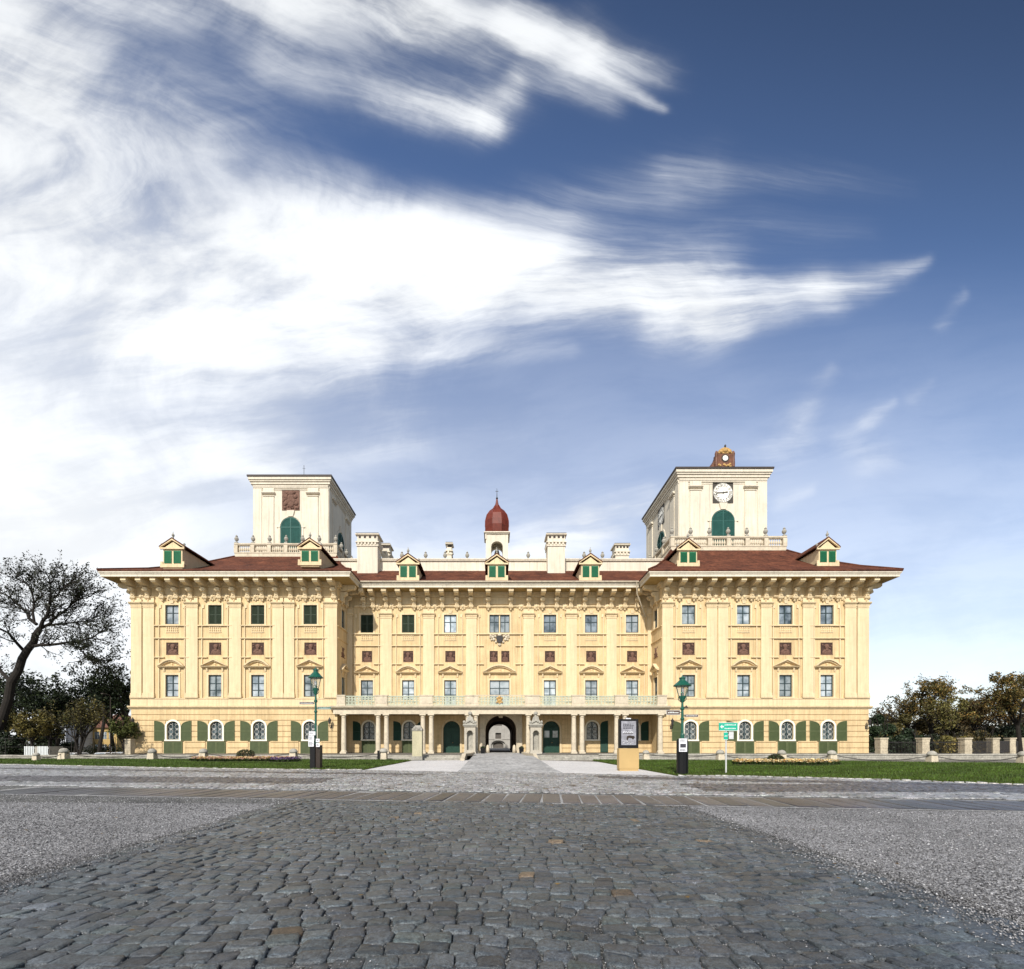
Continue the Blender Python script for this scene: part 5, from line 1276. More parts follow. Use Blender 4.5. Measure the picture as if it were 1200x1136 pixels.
# loose stones of the gravel beds nearest the viewer
def pebbles(n, x0,x1,y0,y1, cond, zb=0.008, k=1.0):
    px = RNG.uniform(x0,x1,n); u_ = RNG.random(n); py = 1/(1/y0+(1/y1-1/y0)*u_)
    k_ = cond(px,py); px,py = px[k_],py[k_]; n = len(px)
    s = k*RNG.uniform(0.005,0.0125,n)*(0.75+py*0.035)
    if zb == 'joints': zb = RNG.uniform(0.006,0.027,n)[:,None]
    a = RNG.uniform(0,2*np.pi,n)
    o = np.array([[1,0,0],[0,1,0],[-1,0,0],[0,-1,0],[0,0,1.0],[0,0,-1.0]])
    q = o[None]*np.stack([s*RNG.uniform(.8,1.5,n),s*RNG.uniform(.7,1.2,n),s*RNG.uniform(.5,.9,n)],-1)[:,None,:]*(1+RNG.normal(0,0.15,(n,6,1)))
    c,si = np.cos(a)[:,None],np.sin(a)[:,None]
    V = np.stack([px[:,None]+q[...,0]*c-q[...,1]*si, py[:,None]+q[...,0]*si+q[...,1]*c, zb+s[:,None]*0.4+q[...,2]],-1)
    f = np.array([[0,1,4],[1,2,4],[2,3,4],[3,0,4],[1,0,5],[2,1,5],[3,2,5],[0,3,5]])
    Fm = ((np.arange(n)*6)[:,None,None]+f[None]).reshape(-1,3)
    t = np.exp(RNG.normal(np.log(0.165),0.55,n))[:,None]*np.array([1.0,1.0,1.02]); t = t*(1+0.28*np.sin(px*0.9+1.7*np.sin(py*0.7))*np.sin(py*1.3+px*0.35))[:,None]; t = np.clip(t,0.03,0.6)
    return np_mesh('gravel',V.reshape(-1,3),Fm,M['stonebit'],np.repeat(t,8,axis=0))
M['stonebit'] = mat('gravel_stone',(0.2,0.2,0.2),0.85,0.0,1,tint=True,spec=0.2)
structure(put(pebbles(70000,-16,RX0-0.02,3.8,14.5,lambda x,y:(x>-1.12*y-0.5)&(y<12.9-0.135*x*1.0+0.0)&(y<11.1-0.135*x)),'gravel'),'stuff')
structure(put(pebbles(70000,RX1+0.02,15,3.0,11.0,lambda x,y:(x<1.18*y+0.5)&(y<11.05-0.135*x)),'gravel'),'stuff')
structure(put(pebbles(16000,RX0-0.3,RX0+0.75,1.9,11.0,lambda x,y:(y<11.05-0.135*x)&(RNG.random(len(x))<np.exp(-((x-RX0)/0.33)**2)),0.034),'gravel'),'stuff')
structure(put(pebbles(16000,RX1-0.75,RX1+0.3,1.9,11.0,lambda x,y:(y<11.05-0.135*x)&(RNG.random(len(x))<np.exp(-((x-RX1)/0.33)**2)),0.034),'gravel'),'stuff')
structure(put(pebbles(90000,RX0,RX1,1.9,11.0,lambda x,y:(y<11.05-0.135*x)&(RNG.random(len(x))<0.25+0.75*(np.sin(x*1.9+np.sin(y*1.3))*np.sin(y*2.1+x)>0.0)),'joints',0.55),'gravel'),'stuff')

# ------------------------------------------------------------------ low walls, steps, terrace
def prism_wall(name, label, x0,x1,y0,y1,zt_, m='greystone'):
    mb = MB(); n = max(1,int((x1-x0)/1.3)); 
    mb.box(x0,x1,y0+0.03,y1,0.0-0.05,zt_-0.12)
    for i in range(n):
        a = x0+(x1-x0)*i/n; b = x0+(x1-x0)*(i+1)/n
        mb.box(a+0.006,b-0.006,y0-0.05,y1+0.05,zt_-0.12,zt_+random.uniform(-0.012,0.012))
        for j in range(2):
            o_ = (j%2)*0.5*(b-a); mb.box(max(x0,a+0.008-o_),b-0.008-o_,y0,y0+0.027,j*(zt_-0.13)/2+0.004,(j+1)*(zt_-0.13)/2-0.008)
    o = mb.build(name, M[m]); tag(o,label,'wall'); return o
prism_wall('low_wall','weathered grey stone plinth wall behind the grass with the flower bed of pink blooms',-60,-8.9,39.2,39.7,0.36)
prism_wall('low_wall','weathered grey stone plinth wall running past the iron fence pillars',8.4,60,39.2,39.7,0.46)
mb = MB(); mb.poly([(-60,39.7,0.28),(60,39.7,0.28),(60,47,0.09),(-60,47,0.09)]); mb.poly([(-44,47,0.09),(60,47,0.09),(60,60,0.09),(-44,60,0.09)])
structure(mb.build('terrace', M['earth']))
for (a,b) in ((-8.9,-2.75),(3.3,8.4)):
    mb = MB()
    for i in range(3):
        y0_ = 38.3+i*0.42; n = 4
        for j in range(n): mb.box(a+(b-a)*j/n+0.006,a+(b-a)*(j+1)/n-0.006,y0_,39.75,i*0.115-(0.03 if i==0 else 0)+0.0005*i,(i+1)*0.115)
    tag(mb.build('stone_steps', M['greystone']), 'flight of low stone steps beside the pale gravel left of the drive' if a < 0 else 'flight of low stone steps beside the pale gravel right of the drive','steps')
for s,(x0_,x1_) in ((-1,(-2.62,-2.3)),(1,(3.02,3.30))):
    mb = MB(); pts = [(36.6,0.0),(36.6,0.16),(38.6,0.50),(47,0.34),(55.3,0.30),(55.3,0.0)]
    mb.prism(pts, lambda p,q,a:(a,p,q), x0_, x1_); tag(mb.build('ramp_kerb', M['stone']),'sloping pale stone kerb at the %s edge of the drive to the gate'%('left' if s<0 else 'right'),'kerb')

# stone bollards and chains
def bollard(x,y,label,h=0.88):
    t = thing('bollard',label,'bollard',(x,y,0),'stone bollards strung with chain')
    f = MB(); s = h/0.88
    f.hexa([(x-.27*s,y-.27*s,-0.02),(x+.27*s,y-.27*s,-0.02),(x+.27*s,y+.27*s,-0.02),(x-.27*s,y+.27*s,-0.02)],[(x-.23*s,y-.23*s,.55*s),(x+.23*s,y-.23*s,.55*s),(x+.23*s,y+.23*s,.55*s),(x-.23*s,y+.23*s,.55*s)])
    f.build('post',M['stone'],t)
    f = MB(); f.lathe([(0.24*s,.551*s),(0.31*s,.60*s),(0.31*s,.68*s),(0.26*s,.80*s),(0.15*s,.88*s),(0.03*s,.91*s)],14,(x,y,0)); f.build('cap',M['greystone'],t,smooth=True)
BL = [(42.5,35.6,.62,'small domed stone bollard in front of the white slatted enclosure'),(75,37.6,.92,'domed stone bollard just right of the white slatted enclosure'),(178.5,37.6,.88,'domed stone bollard between the first two ground floor windows of the palace'),(238.5,37.6,.88,'domed stone bollard at the edge of the pink flower bed'),(344,37.6,.88,'domed stone bollard just left of the black lamp post with notices'),(449.5,37.4,.92,'domed stone bollard with a black chain post at the foot of the steps')]
BRR = [(757,38.2,.75,'low stone bollard right of the information kiosk'),(844,36.0,.82,'domed stone bollard behind the green sign post'),(916,34.8,.82,'domed stone bollard behind the round shrub in the yellow flower bed'),(974.7,33.6,.82,'domed stone bollard right of the yellow flower bed'),(1092,32.3,.80,'domed stone bollard between two fence pillars'),(1199,31.2,.80,'domed stone bollard farthest right along the chain')]
for row in (BL,BRR):
    P_ = []
    for p,y,h,lab in row: x = (p-VX)*y/F_PX; bollard(x,y,lab,h); P_.append((x,y,h*0.66))
    for i,((x1,y1,z1),(x2,y2,z2)) in enumerate(zip(P_,P_[1:])):
        pts = []; n = 14
        for q in range(n+1):
            t = q/n; pts.append((x1+(x2-x1)*t, y1+(y2-y1)*t-0.0, z1+(z2-z1)*t-0.42*(1-(2*t-1)**2)*(0.9 if i else 0.6)))
        mb = MB(); mb.tube(pts,0.026,5); o = mb.build('chain', M['iron']); tag(o,'rusty dark chain hanging between two domed stone bollards','chain','chains hung between the bollards')
x = (443.5-VX)*37/F_PX; mb = MB(); mb.box(x-.07,x+.07,36.93,37.07,0,0.72); mb.box(x-.08,x+.08,36.92,37.08,0.72,0.76); tag(mb.build('chain_post',M['black']),'short square black post at the foot of the steps','post')

# ------------------------------------------------------------------ flower beds
M['flower'] = M['leaf']
def flower_bed(pts_px, y, palette, label, n, earth=True):
    xa,xb = ((p-VX)*y/F_PX for p in pts_px); t = thing('flower_bed',label,'flower bed',((xa+xb)/2,y,0.07))
    cx_,hw,hd = (xa+xb)/2,(xb-xa)/2,1.3
    mb = MB(); mb.xy([(cx_+hw*math.cos(2*math.pi*i/24),y+hd*math.sin(2*math.pi*i/24)) for i in range(24)],0.02,0.10); mb.build('soil',M['soil'],t)
    lf_,fl = MB(),MB()
    for i in range(n):
        a,r_ = random.uniform(0,2*math.pi),math.sqrt(random.random()); x = cx_+hw*0.97*r_*math.cos(a); yy_ = y+hd*0.95*r_*math.sin(a); h = random.uniform(0.10,0.26)
        for j in range(5):
            b = random.uniform(0,6.28); w = random.uniform(.05,.10); c_ = random.uniform(.6,1.3)
            lf_.poly([(x,yy_,.09),(x+w*math.cos(b)-.03*math.sin(b),yy_+w*math.sin(b)+.03*math.cos(b),.09+h*.7),(x+1.3*w*math.cos(b)+.03*math.sin(b),yy_+1.3*w*math.sin(b)-.03*math.cos(b),.09+h*.6)],0,(0.03*c_,0.05*c_,0.012*c_))
        if random.random() < 0.75:
            col = random.choice(palette); c_ = random.uniform(.7,1.2); col = tuple(min(.9,q*c_) for q in col); z = 0.11+h
            for j in range(5):
                b = 2*math.pi*j/5+random.random(); w = random.uniform(.05,.085)
                fl.poly([(x,yy_,z),(x+w*math.cos(b),yy_+w*math.sin(b),z+random.uniform(0,.06)),(x+w*math.cos(b+1.1),yy_+w*math.sin(b+1.1),z+random.uniform(0,.06))],0,col)
    lf_.build('foliage',M['leaf'],t); fl.build('blossoms',M['leaf'],t)
M['soil'] = ground_mat('dark_soil',(0.02,0.016,0.012),(0.035,0.028,0.02),(0.06,0.05,0.035),30,big=0.3)
flower_bed((858,984),29.0,[(0.72,0.55,0.22),(0.80,0.66,0.36),(0.62,0.36,0.12),(0.7,0.6,0.4)],'oval bed of yellow flowers set in the grass by the green sign post',1700)
flower_bed((222,345),34.4,[(0.70,0.42,0.30),(0.72,0.55,0.25),(0.75,0.5,0.42),(0.6,0.45,0.2)],'oval bed of pink and yellow flowers left of the lamp with notices',1700)
flower_bed((318,352),33.2,[(0.16,0.10,0.2)],'small bed of dark purple plants near the lamp with notices',300)

def leaf_cloud(mb, c, r, n, cols, size, flat=1.0, shell=0.35, rng=random):
    for i in range(n):
        while True:
            p = Vector((rng.uniform(-1,1),rng.uniform(-1,1),rng.uniform(-1,1)))
            if shell < p.length < 1: break
        q = Vector((c[0]+p.x*r[0],c[1]+p.y*r[1],c[2]+p.z*r[2]))
        a = Vector((rng.uniform(-1,1),rng.uniform(-1,1),rng.uniform(-1,1)*flat)).normalized(); b = a.cross(Vector((rng.uniform(-1,1),rng.uniform(-1,1),rng.uniform(-1,1)))).normalized()
        s = size*rng.uniform(.6,1.4); col = rng.choice(cols); v = rng.uniform(.7,1.3); col = tuple(x*v for x in col)
        mb.poly([q-a*s,q+b*s*.5,q+a*s,q-b*s*.5],0,col)
def round_shrub(p,y,r,label):
    x = (p-VX)*y/F_PX; t = thing('shrub',label,'shrub',(x,y,0.1)); mb = MB()
    leaf_cloud(mb,(x,y,0.1+r*0.62),(r,r,r*0.66),1500,[(0.03,0.045,0.015),(0.045,0.06,0.02),(0.02,0.03,0.012),(0.07,0.05,0.03)],0.05,1,0.6); mb.build('foliage',M['leaf'],t)
    s = MB()
    for i in range(9): a = random.uniform(0,6.28); s.tube([(x,y,0.05),(x+r*.5*math.cos(a),y+r*.5*math.sin(a),0.1+r*.8)],[0.02,0.008],4)
    s.build('stem',M['bark'],t)
round_shrub(909,29.3,0.46,'round clipped shrub in the middle of the yellow flower bed'); round_shrub(288,35.0,0.62,'round clipped shrub in the middle of the pink and yellow flower bed')

# a few fallen leaves blown over the square
n = 420; px = RNG.uniform(-16,16,n); py = 2.6+RNG.random(n)**1.4*22; k_ = (np.abs(px) < py*1.1) & (py < frontier(px)-0.2); px,py = px[k_],py[k_]; n = len(px)
a = RNG.uniform(0,6.28,n); s_ = RNG.uniform(.018,.042,n); zz = np.where((px>RX0)&(px<RX1)&(py<11),0.042,0.036)
q = np.array([[1,0],[.2,.45],[-.9,.1],[.1,-.5]])[None]*s_[:,None,None]
V = np.stack([px[:,None]+q[...,0]*np.cos(a)[:,None]-q[...,1]*np.sin(a)[:,None],py[:,None]+q[...,0]*np.sin(a)[:,None]+q[...,1]*np.cos(a)[:,None],zz[:,None]+RNG.uniform(0,.016,(n,4))],-1).reshape(-1,3)
pal = np.array([(.12,.07,.02),(.17,.11,.03),(.08,.05,.02),(.10,.085,.03)]); structure(put(np_mesh('fallen_leaves',V,np.arange(4*n).reshape(n,4),M['leaf'],pal[RNG.integers(0,4,n)]),'fallen_leaves'),'stuff')
# ------------------------------------------------------------------ street furniture
M['lampgreen'] = mat('glossy_lamp_green',(0.010,0.085,0.055),0.35,0.12,6,0,spec=0.5)
M['paper'] = mat('white_notice_paper',(0.72,0.73,0.75),0.8,0.05,6)
M['ink'] = mat('dark_print',(0.05,0.05,0.06),0.8,0.1,8)
M['signgreen'] = mat('sign_green',(0.015,0.36,0.24),0.5,0.1,4)
M['signwhite'] = mat('sign_white',(0.62,0.65,0.63),0.5,0.05,4)
M['postgrey'] = mat('galvanised_post',(0.50,0.51,0.50),0.45,0.1,8,metal=0.0)
M['tan'] = mat('ochre_panel',(0.44,0.305,0.13),0.6,0.06,1.2,0.05,30)
M['board'] = mat('street_sign_brown',(0.10,0.065,0.05),0.6,0.1,6)
def lamp_glass():
    m = bpy.data.materials.new('lantern_glass'); nt_,N_,L_,P = nodes_of(m)
    P.inputs['Roughness'].default_value = 0.08; P.inputs['Transmission Weight'].default_value = 0.85; P.inputs['IOR'].default_value = 1.1; P.inputs['Base Color'].default_value = (0.9,0.92,0.9,1)
    n = N_.new('ShaderNodeTexNoise'); n.inputs['Scale'].default_value = 6; mr = N_.new('ShaderNodeMapRange'); mr.inputs['To Min'].default_value = 0.05; mr.inputs['To Max'].default_value = 0.3
    L_.new(n.outputs['Fac'],mr.inputs['Value']); L_.new(mr.outputs[0],P.inputs['Roughness']); return m
M['lampglass'] = lamp_glass()
def print_lines(f, x0,x1,z0,z1, y, n, mi, ragged=0.35):       # rows of small print too small to read
    for i in range(n):
        z = z1-(z1-z0)*(i+0.5)/n; h = (z1-z0)/n*0.30; x = x0
        xe = x1-(x1-x0)*random.random()*ragged
        while x < xe-0.005:
            w = min(random.uniform(0.02,0.07)*(x1-x0)/0.35, xe-x); f.box(x,x+w,y-0.0012,y,z-h,z+h,mi); x += w+0.012*(x1-x0)/0.35
def street_lamp(x,y,S,label,style):
    t = thing('street_lamp',label,'street lamp',(x,y,0.0)); H = lambda p: p*S        # heights given in units of the whole lamp
    f = MB(); hh = 0.245 if style == 'A' else 0.355; w = 0.225 if style == 'A' else 0.235
    if style == 'A':
        f.box(x-w,x+w*0.10,y-0.2,y+0.2,0,H(hh)); f.box(x+w*0.12,x+w*1.15,y-0.12,y+0.24,0,H(hh*0.98),1)
        f.box(x-w-0.02,x+w*1.17,y-0.22,y+0.26,0,0.06)
    else:
        f.xy([(x+w*math.cos(2*math.pi*(i+.5)/12),y+w*math.sin(2*math.pi*(i+.5)/12)) for i in range(12)],0,H(hh)); f.xy([(x+(w+.03)*math.cos(2*math.pi*(i+.5)/12),y+(w+.03)*math.sin(2*math.pi*(i+.5)/12)) for i in range(12)],0,0.10)
        f.xy([(x+(w-.03)*math.cos(2*math.pi*(i+.5)/12),y+(w-.03)*math.sin(2*math.pi*(i+.5)/12)) for i in range(12)],H(hh)+0.001,H(hh)+0.05)
    f.build('base_casing',[M['black'],M['boxbrown']],t)
    f = MB(); zc = H(hh)-0.01
    prof = [(0.085,zc),(0.085,zc+0.25),(0.06,zc+0.3),(0.055,H(.56)),(0.085,H(.565)),(0.085,H(.575)),(0.055,H(.585)),(0.05,H(.66)),(0.085,H(.665)),(0.09,H(.68)),(0.05,H(.69)),(0.045,H(.735)),(0.075,H(.745)),(0.12,H(.775)),(0.14,H(.79)),(0.15,H(.80))]
    f.lathe(prof,12,(x,y,0)); 
    for i in range(4): a = math.pi/4+math.pi/2*i; f.tube([(x+.05*math.cos(a),y+.05*math.sin(a),H(.74)),(x+.17*math.cos(a),y+.17*math.sin(a),H(.765)),(x+.16*math.cos(a),y+.16*math.sin(a),H(.80))],0.016,5)
    f.build('pole',M['lampgreen'],t,smooth=False)
    f = MB(); zb_,zt_ = H(.802),H(.905)
    f.lathe([(0.15,zb_),(0.27,zt_)],6,(x,y,0)); f.build('lantern_glass',M['lampglass'],t)
    f = MB()
    for i in range(6): a = 2*math.pi*i/6; f.tube([(x+.152*math.cos(a),y+.152*math.sin(a),zb_),(x+.275*math.cos(a),y+.275*math.sin(a),zt_)],0.013,4)
    f.lathe([(0.06,zb_),(0.07,zb_+.12),(0.03,zb_+.16)],8,(x,y,0)); f.build('lantern_frame',M['lampgreen'],t)
    f = MB(); f.lathe([(0.02,zb_+.15),(0.05,zb_+.2),(0.055,zb_+.3),(0.02,zb_+.36)],8,(x,y,0)); f.build('bulb',M['paper'],t)
    f = MB(); f.lathe([(0.36,zt_-.02),(0.37,zt_+.02),(0.24,H(.935)),(0.155,H(.955)),(0.12,H(.957)),(0.12,H(.978)),(0.15,H(.98)),(0.13,H(.988)),(0.05,H(.992)),(0.03,H(1.0)),(0.01,H(1.015))],12,(x,y,0)); f.build('lantern_cap',M['lampgreen'],t)
    return t
M['boxbrown'] = mat('brown_metal_cover',(0.03,0.021,0.015),0.5,0.15,4)
# left lamp: cabinet with pasted notices, two street name arms
lx,ly = (370-VX)*24.8/F_PX, 24.8; S1 = 5.2; s_ = 24.8/F_PX; Z1 = lambda p: 1.4+(VY-p)*s_
t = street_lamp(lx,ly,S1,'green gas style street lamp left of the drive, black casing pasted with white notices','A')
for (a,b,c,d) in ((364.0,371.5,857.5,861.8),(363.6,369.8,862.3,868.2),(363.4,369.6,868.6,875.0),(372.2,376.4,866.0,870.0),(372.4,376.6,871.0,875.4)):
    f = MB(); x0,x1 = (a-VX)*s_,(b-VX)*s_; z0,z1 = Z1(d),Z1(c); f.box(x0,x1,ly-0.235,ly-0.221,z0,z1,0); print_lines(f,x0+.03,x1-.03,z0+.04,z1-.04,ly-0.235,3,1); f.build('notice',[M['paper'],M['ink']],t)
def arm_sign(t,xp,x0,x1,z0,z1,y,m,border=True,txt='signwhite'):
    f = MB(); f.box(min(x0,x1),max(x0,x1),y-0.012,y+0.012,z0,z1,0)
    if border:
        a,b = min(x0,x1),max(x0,x1); h = z1-z0
        for q,r_,u_,v_ in ((a,b,z0,z0+h*.06),(a,b,z1-h*.06,z1),(a,a+h*.06,z0+h*.06,z1-h*.06),(b-h*.06,b,z0+h*.06,z1-h*.06)): f.box(q,r_,y-0.016,y-0.0125,u_,v_,1)
    a,b = min(x0,x1)+0.06,max(x0,x1)-0.06; zm,h = (z0+z1)/2,(z1-z0)*0.15; x = a
    while x < b: w = random.uniform(.03,.055); f.box(x,min(b,x+w),y-0.015,y-0.0122,zm-h,zm+h*random.choice((.4,.7,1)),1); x += w+.018
    f.box(min(xp,x0,x1) if x0>xp else max(x0,x1)-0.02, max(xp,x0,x1) if x0<xp else min(x0,x1)+0.02, y-0.02,y+0.02,zm-0.015,zm+0.015,2) if True else None
    f.build('street_sign',[M[m],M[txt],M['lampgreen']],t)
arm_sign(t,lx,(372.2-VX)*s_,(388-VX)*s_,Z1(831.6),Z1(828.6),ly,'lampgreen'); arm_sign(t,lx,(351-VX)*s_,(367.8-VX)*s_,Z1(825.8),Z1(822.8),ly,'board')
# right lamp
rx,ry = (799.6-VX)*20.35/F_PX, 20.35; s_ = 20.35/F_PX; S2 = 4.17
t = street_lamp(rx,ry,S2,'green gas style street lamp right of the drive, round black base with one white notice','B')
f = MB(); rx0,rx = rx,rx-0.07; f.box(rx-0.165,rx+0.165,ry-0.262,ry-0.242,1.4+(VY-881)*s_,1.4+(VY-865.8)*s_); z0 = 1.4+(VY-881)*s_; z1 = 1.4+(VY-865.8)*s_
print_lines(f,rx-.13,rx+.13,z1-.13,z1-.03,ry-.262,2,1); f.box(rx-.12,rx+.12,ry-.2635,ry-.2622,z0+.17,z0+.33,1); print_lines(f,rx-.13,rx+.13,z0+.03,z0+.13,ry-.262,2,1); f.build('notice',[M['paper'],M['ink']],t)
rx = rx0
Z2 = lambda p: 1.4+(VY-p)*s_
arm_sign(t,rx,(781-VX)*s_,(797-VX)*s_,Z2(838),Z2(832.4),ry,'board'); arm_sign(t,rx,(802-VX)*s_,(818-VX)*s_,Z2(840.6),Z2(837.4),ry,'board')
f = MB(); f.box((801.5-VX)*s_,(806-VX)*s_,ry-.02,ry+.02,Z2(829.6),Z2(828.4)); f.box((803.5-VX)*s_,(805-VX)*s_,ry-.02,ry+.02,Z2(828.4),Z2(827)); f.build('bracket',M['iron'],t)

# information kiosk with a screen
kx,ky = (737.2-VX)*23.3/F_PX, 23.3; s_ = ky/F_PX; Zk = lambda p: 1.4+(VY-p)*s_
t = thing('information_kiosk','information kiosk with black framed poster screen on an ochre box','kiosk',(kx,ky,0))
hw = 11.6*s_
f = MB(); f.box(kx-hw,kx+hw,ky,ky+0.42,0.12,Zk(877.2)); f.box(kx-hw+.02,kx+hw-.02,ky+.02,ky+.40,0.0,0.12); f.build('base_box',M['tan'],t)
f = MB(); zb_,zt_ = Zk(877.0)+.002,Zk(842.8); f.box(kx-hw+.02,kx+hw-.02,ky+.03,ky+.30,zb_,zt_); f.build('screen_frame',M['black'],t)
f = MB(); x0,x1 = kx-hw+0.11,kx+hw-0.13; z0,z1 = zb_+0.15,zt_-0.10; y_ = ky+.028; f.box(x0,x1,y_,y_+.01,z0,z1,0)
w,h = x1-x0,z1-z0
print_lines(f,x0+w*.12,x1-w*.08,z0+h*.66,z0+h*.90,y_,4,1,0.4)
f.tube([(x0+w*q,y_-.001,z0+h*(.50+r_)) for q,r_ in ((.12,.0),(.2,.08),(.27,.02),(.34,.07),(.42,.0),(.5,.06),(.58,.0),(.66,.05),(.8,.02))],0.018,4,2)
f.box(x0+w*.12,x1-w*.2,y_-.0015,y_,z0+h*.465,z0+h*.485,3)
f.uz([(x0+w*q,z0+h*r_) for q,r_ in ((.35,.30),(.40,.38),(.55,.40),(.85,.38),(.92,.33),(.80,.22),(.70,.28),(.5,.30),(.42,.20),(.38,.2))],-y_+.0002,-y_+.0016,3)
for i in range(40): a,b = random.uniform(.04,.9),random.uniform(.03,.3); f.box(x0+w*a,x0+w*(a+.05),y_-.0008,y_,z0+h*b,z0+h*(b+.015),random.choice((1,2,3)))
f.build('screen',[M['screen'] if 'screen' in M else mat('screen_print',(0.26,0.26,0.29),0.25,0.3,5,0.2,25,spec=0.5),M['ink'],M['paper'],M['boxbrown']],t)
f = MB(); f.box(kx-.12,kx+.12,ky+.1,ky+.25,zt_+.001,zt_+.05); f.build('lamp_housing',M['paper'],t)

# green direction sign
gx,gy = (850.8-VX)*20.9/F_PX, 20.9; s_ = gy/F_PX; Zg = lambda p: 1.4+(VY-p)*s_; Xg = lambda p: (p-VX)*s_
t = thing('sign_post','slim grey post with green direction signs standing at the edge of the grass','sign post',(gx,gy,0))
f = MB(); f.tube([(gx,gy,0),(gx,gy,Zg(847))],0.035,8); f.build('post',M['postgrey'],t)
def panel(a,b,c,d,m,marks,yy_=0.0,arrow=0,name='sign_panel'):
    f = MB(); x0,x1,z0,z1 = Xg(a),Xg(b),Zg(d),Zg(c); y_ = gy-0.05+yy_; f.box(x0,x1,y_,y_+.02,z0,z1,0); h = z1-z0
    f.box(x0,x1,y_-.002,y_-.0002,z0,z0+h*.05,1); f.box(x0,x1,y_-.002,y_-.0002,z1-h*.05,z1,1)
    for i in range(marks):
        zz = z1-h*(.28+.44*i/max(1,marks-1) if marks > 1 else .5); x = x0+(x1-x0)*(.30 if arrow else .12)
        while x < x1-(x1-x0)*.1: w_ = random.uniform(.02,.05); f.box(x,x+w_,y_-.002,y_-.0002,zz-h*.07,zz+h*.07*random.choice((.5,1,1)),1); x += w_+.016
    if arrow: xm,zm = x0+(x1-x0)*.15,(z0+z1)/2; f.uz([(xm-.07,zm),(xm+.02,zm+.09),(xm+.02,zm+.03),(xm+.09,zm+.03),(xm+.09,zm-.03),(xm+.02,zm-.03),(xm+.02,zm-.09)],-y_+.0003,-y_+.002,1)
    f.build(name,[M[m],M['signwhite']],t)
panel(841.9,863.8,847.0,856.6,'signgreen',2,0,1); panel(847.6,852.4,858.2,867.2,'signgreen',1); panel(854.0,859.6,857.6,866.2,'postgrey',2,0.04)
f = MB(); f.box(Xg(853),Xg(854.5),gy-.02,gy,Zg(862),Zg(861)); f.box(gx-.05,gx+.05,gy-.029,gy+.05,Zg(852.4),Zg(851.4)); f.box(gx-.05,gx+.05,gy-.029,gy+.05,Zg(863.4),Zg(862.4)); f.build('clamp',M['postgrey'],t)

# rendered gate pier left of the drive
px_,py_ = (489.6-VX)*38.0/F_PX,37.75; s_ = py_/F_PX
t = thing('gate_pier','pale rendered pier with a dark weathered stone cap in front of the portico','pier',(px_,py_,0)); M['render'] = mat('pale_lime_render',(0.45,0.415,0.28),0.9,0.12,1.2,0.1,12,0.3,20,0.12,stain=(0.4,0.36,0.22),stain_amt=0.5)
f = MB(); f.box(px_-.40,px_+.36,py_,py_+.6,.30,2.30); f.build('pier',M['render'],t)
f = MB(); f.box(px_-.44,px_+.40,py_-.05,py_+.65,0,.30); f.build('plinth',M['greystone'],t)
f = MB(); f.box(px_-.42,px_+.38,py_-.06,py_+.66,2.302,2.42); f.hexa([(px_-.42,py_-.06,2.42),(px_+.38,py_-.06,2.42),(px_+.38,py_+.66,2.42),(px_-.42,py_+.66,2.42)],[(px_-.2,py_+.2,2.72),(px_+.2,py_+.2,2.72),(px_+.2,py_+.4,2.72),(px_-.2,py_+.4,2.72)]); f.ball((px_+.12,py_-.02,2.45),.13,.1,.12,8,5); f.ball((px_-.2,py_,2.48),.15,.12,.14,8,5); f.build('cap',M['greystone'],t)

# stone sentry boxes flanking the gate
def sentry(x,y,label):
    t = thing('sentry_box',label,'sentry box',(x,y,BASE)); z = BASE
    f = MB(); hw = .62
    f.box(x-hw-.06,x+hw+.06,y-.06,y+1.0,z,z+.22)
    ops = [(x,0.33,z+.42,z+2.62,.33)]
    wall_front(f,x-hw,x+hw,z+.22,z+3.05,ops,TF(y),0.55)
    f.box(x-.36,x+.36,y+.56,y+.6,z+.4,z+2.65,1)
    for a,b in ((x-hw,x-hw+.002),(x+hw-.002,x+hw)): f.box(a,b,y+.003,y+.95,z+.22,z+3.05)
    f.box(x-hw+.003,x+hw-.003,y+.9,y+.95,z+.22,z+3.05)
    for sx in (-1,1): a,b = sorted((x+sx*hw,x+sx*(hw-.2))); f.box(a,b,y-.05,y-.003,z+.22,z+2.9); 
    a1 = arc_pts(x,.34,z+2.29,.34); a2 = arc_pts(x,.45,z+2.29,.45)
    for p,q,r_,s2 in zip(a1,a1[1:],a2[1:],a2): f.hexa([(p[0],y-.06,p[1]),(q[0],y-.06,q[1]),(r_[0],y-.06,r_[1]),(s2[0],y-.06,s2[1])],[(p[0],y-.003,p[1]),(q[0],y-.003,q[1]),(r_[0],y-.003,r_[1]),(s2[0],y-.003,s2[1])])
    f.build('body',[M['stone_white'],M['greystone']],t)
    f = MB()
    f.box(x-hw-.08,x+hw+.08,y-.12,y+1.0,z+3.052,z+3.18); f.box(x-hw-.16,x+hw+.16,y-.2,y+1.05,z+3.18,z+3.30)
    f.lathe([(.92,3.302),(.82,3.5),(.58,3.75),(.46,4.0),(.42,4.15),(.2,4.22)],4,(x,y+.42,z),rot0=R(45),sy=.75)
    f.lathe([(.14,4.2),(.12,4.35),(.24,4.5),(.22,4.66),(.08,4.78)],8,(x,y+.42,z)); 
    for sx in (-1,1): f.lathe([(.10,3.3),(.08,3.4),(.15,3.52),(.12,3.66),(.03,3.75)],8,(x+sx*(hw+.02),y-.02,z))
    for i in range(5): f.ball((x-.4+.2*i,y-.06+.12*abs(i-2)*.0,z+3.5+.1*(2-abs(i-2))),.13,.1,.11,7,5)
    f.build('carved_roof',M['greystone'],t)
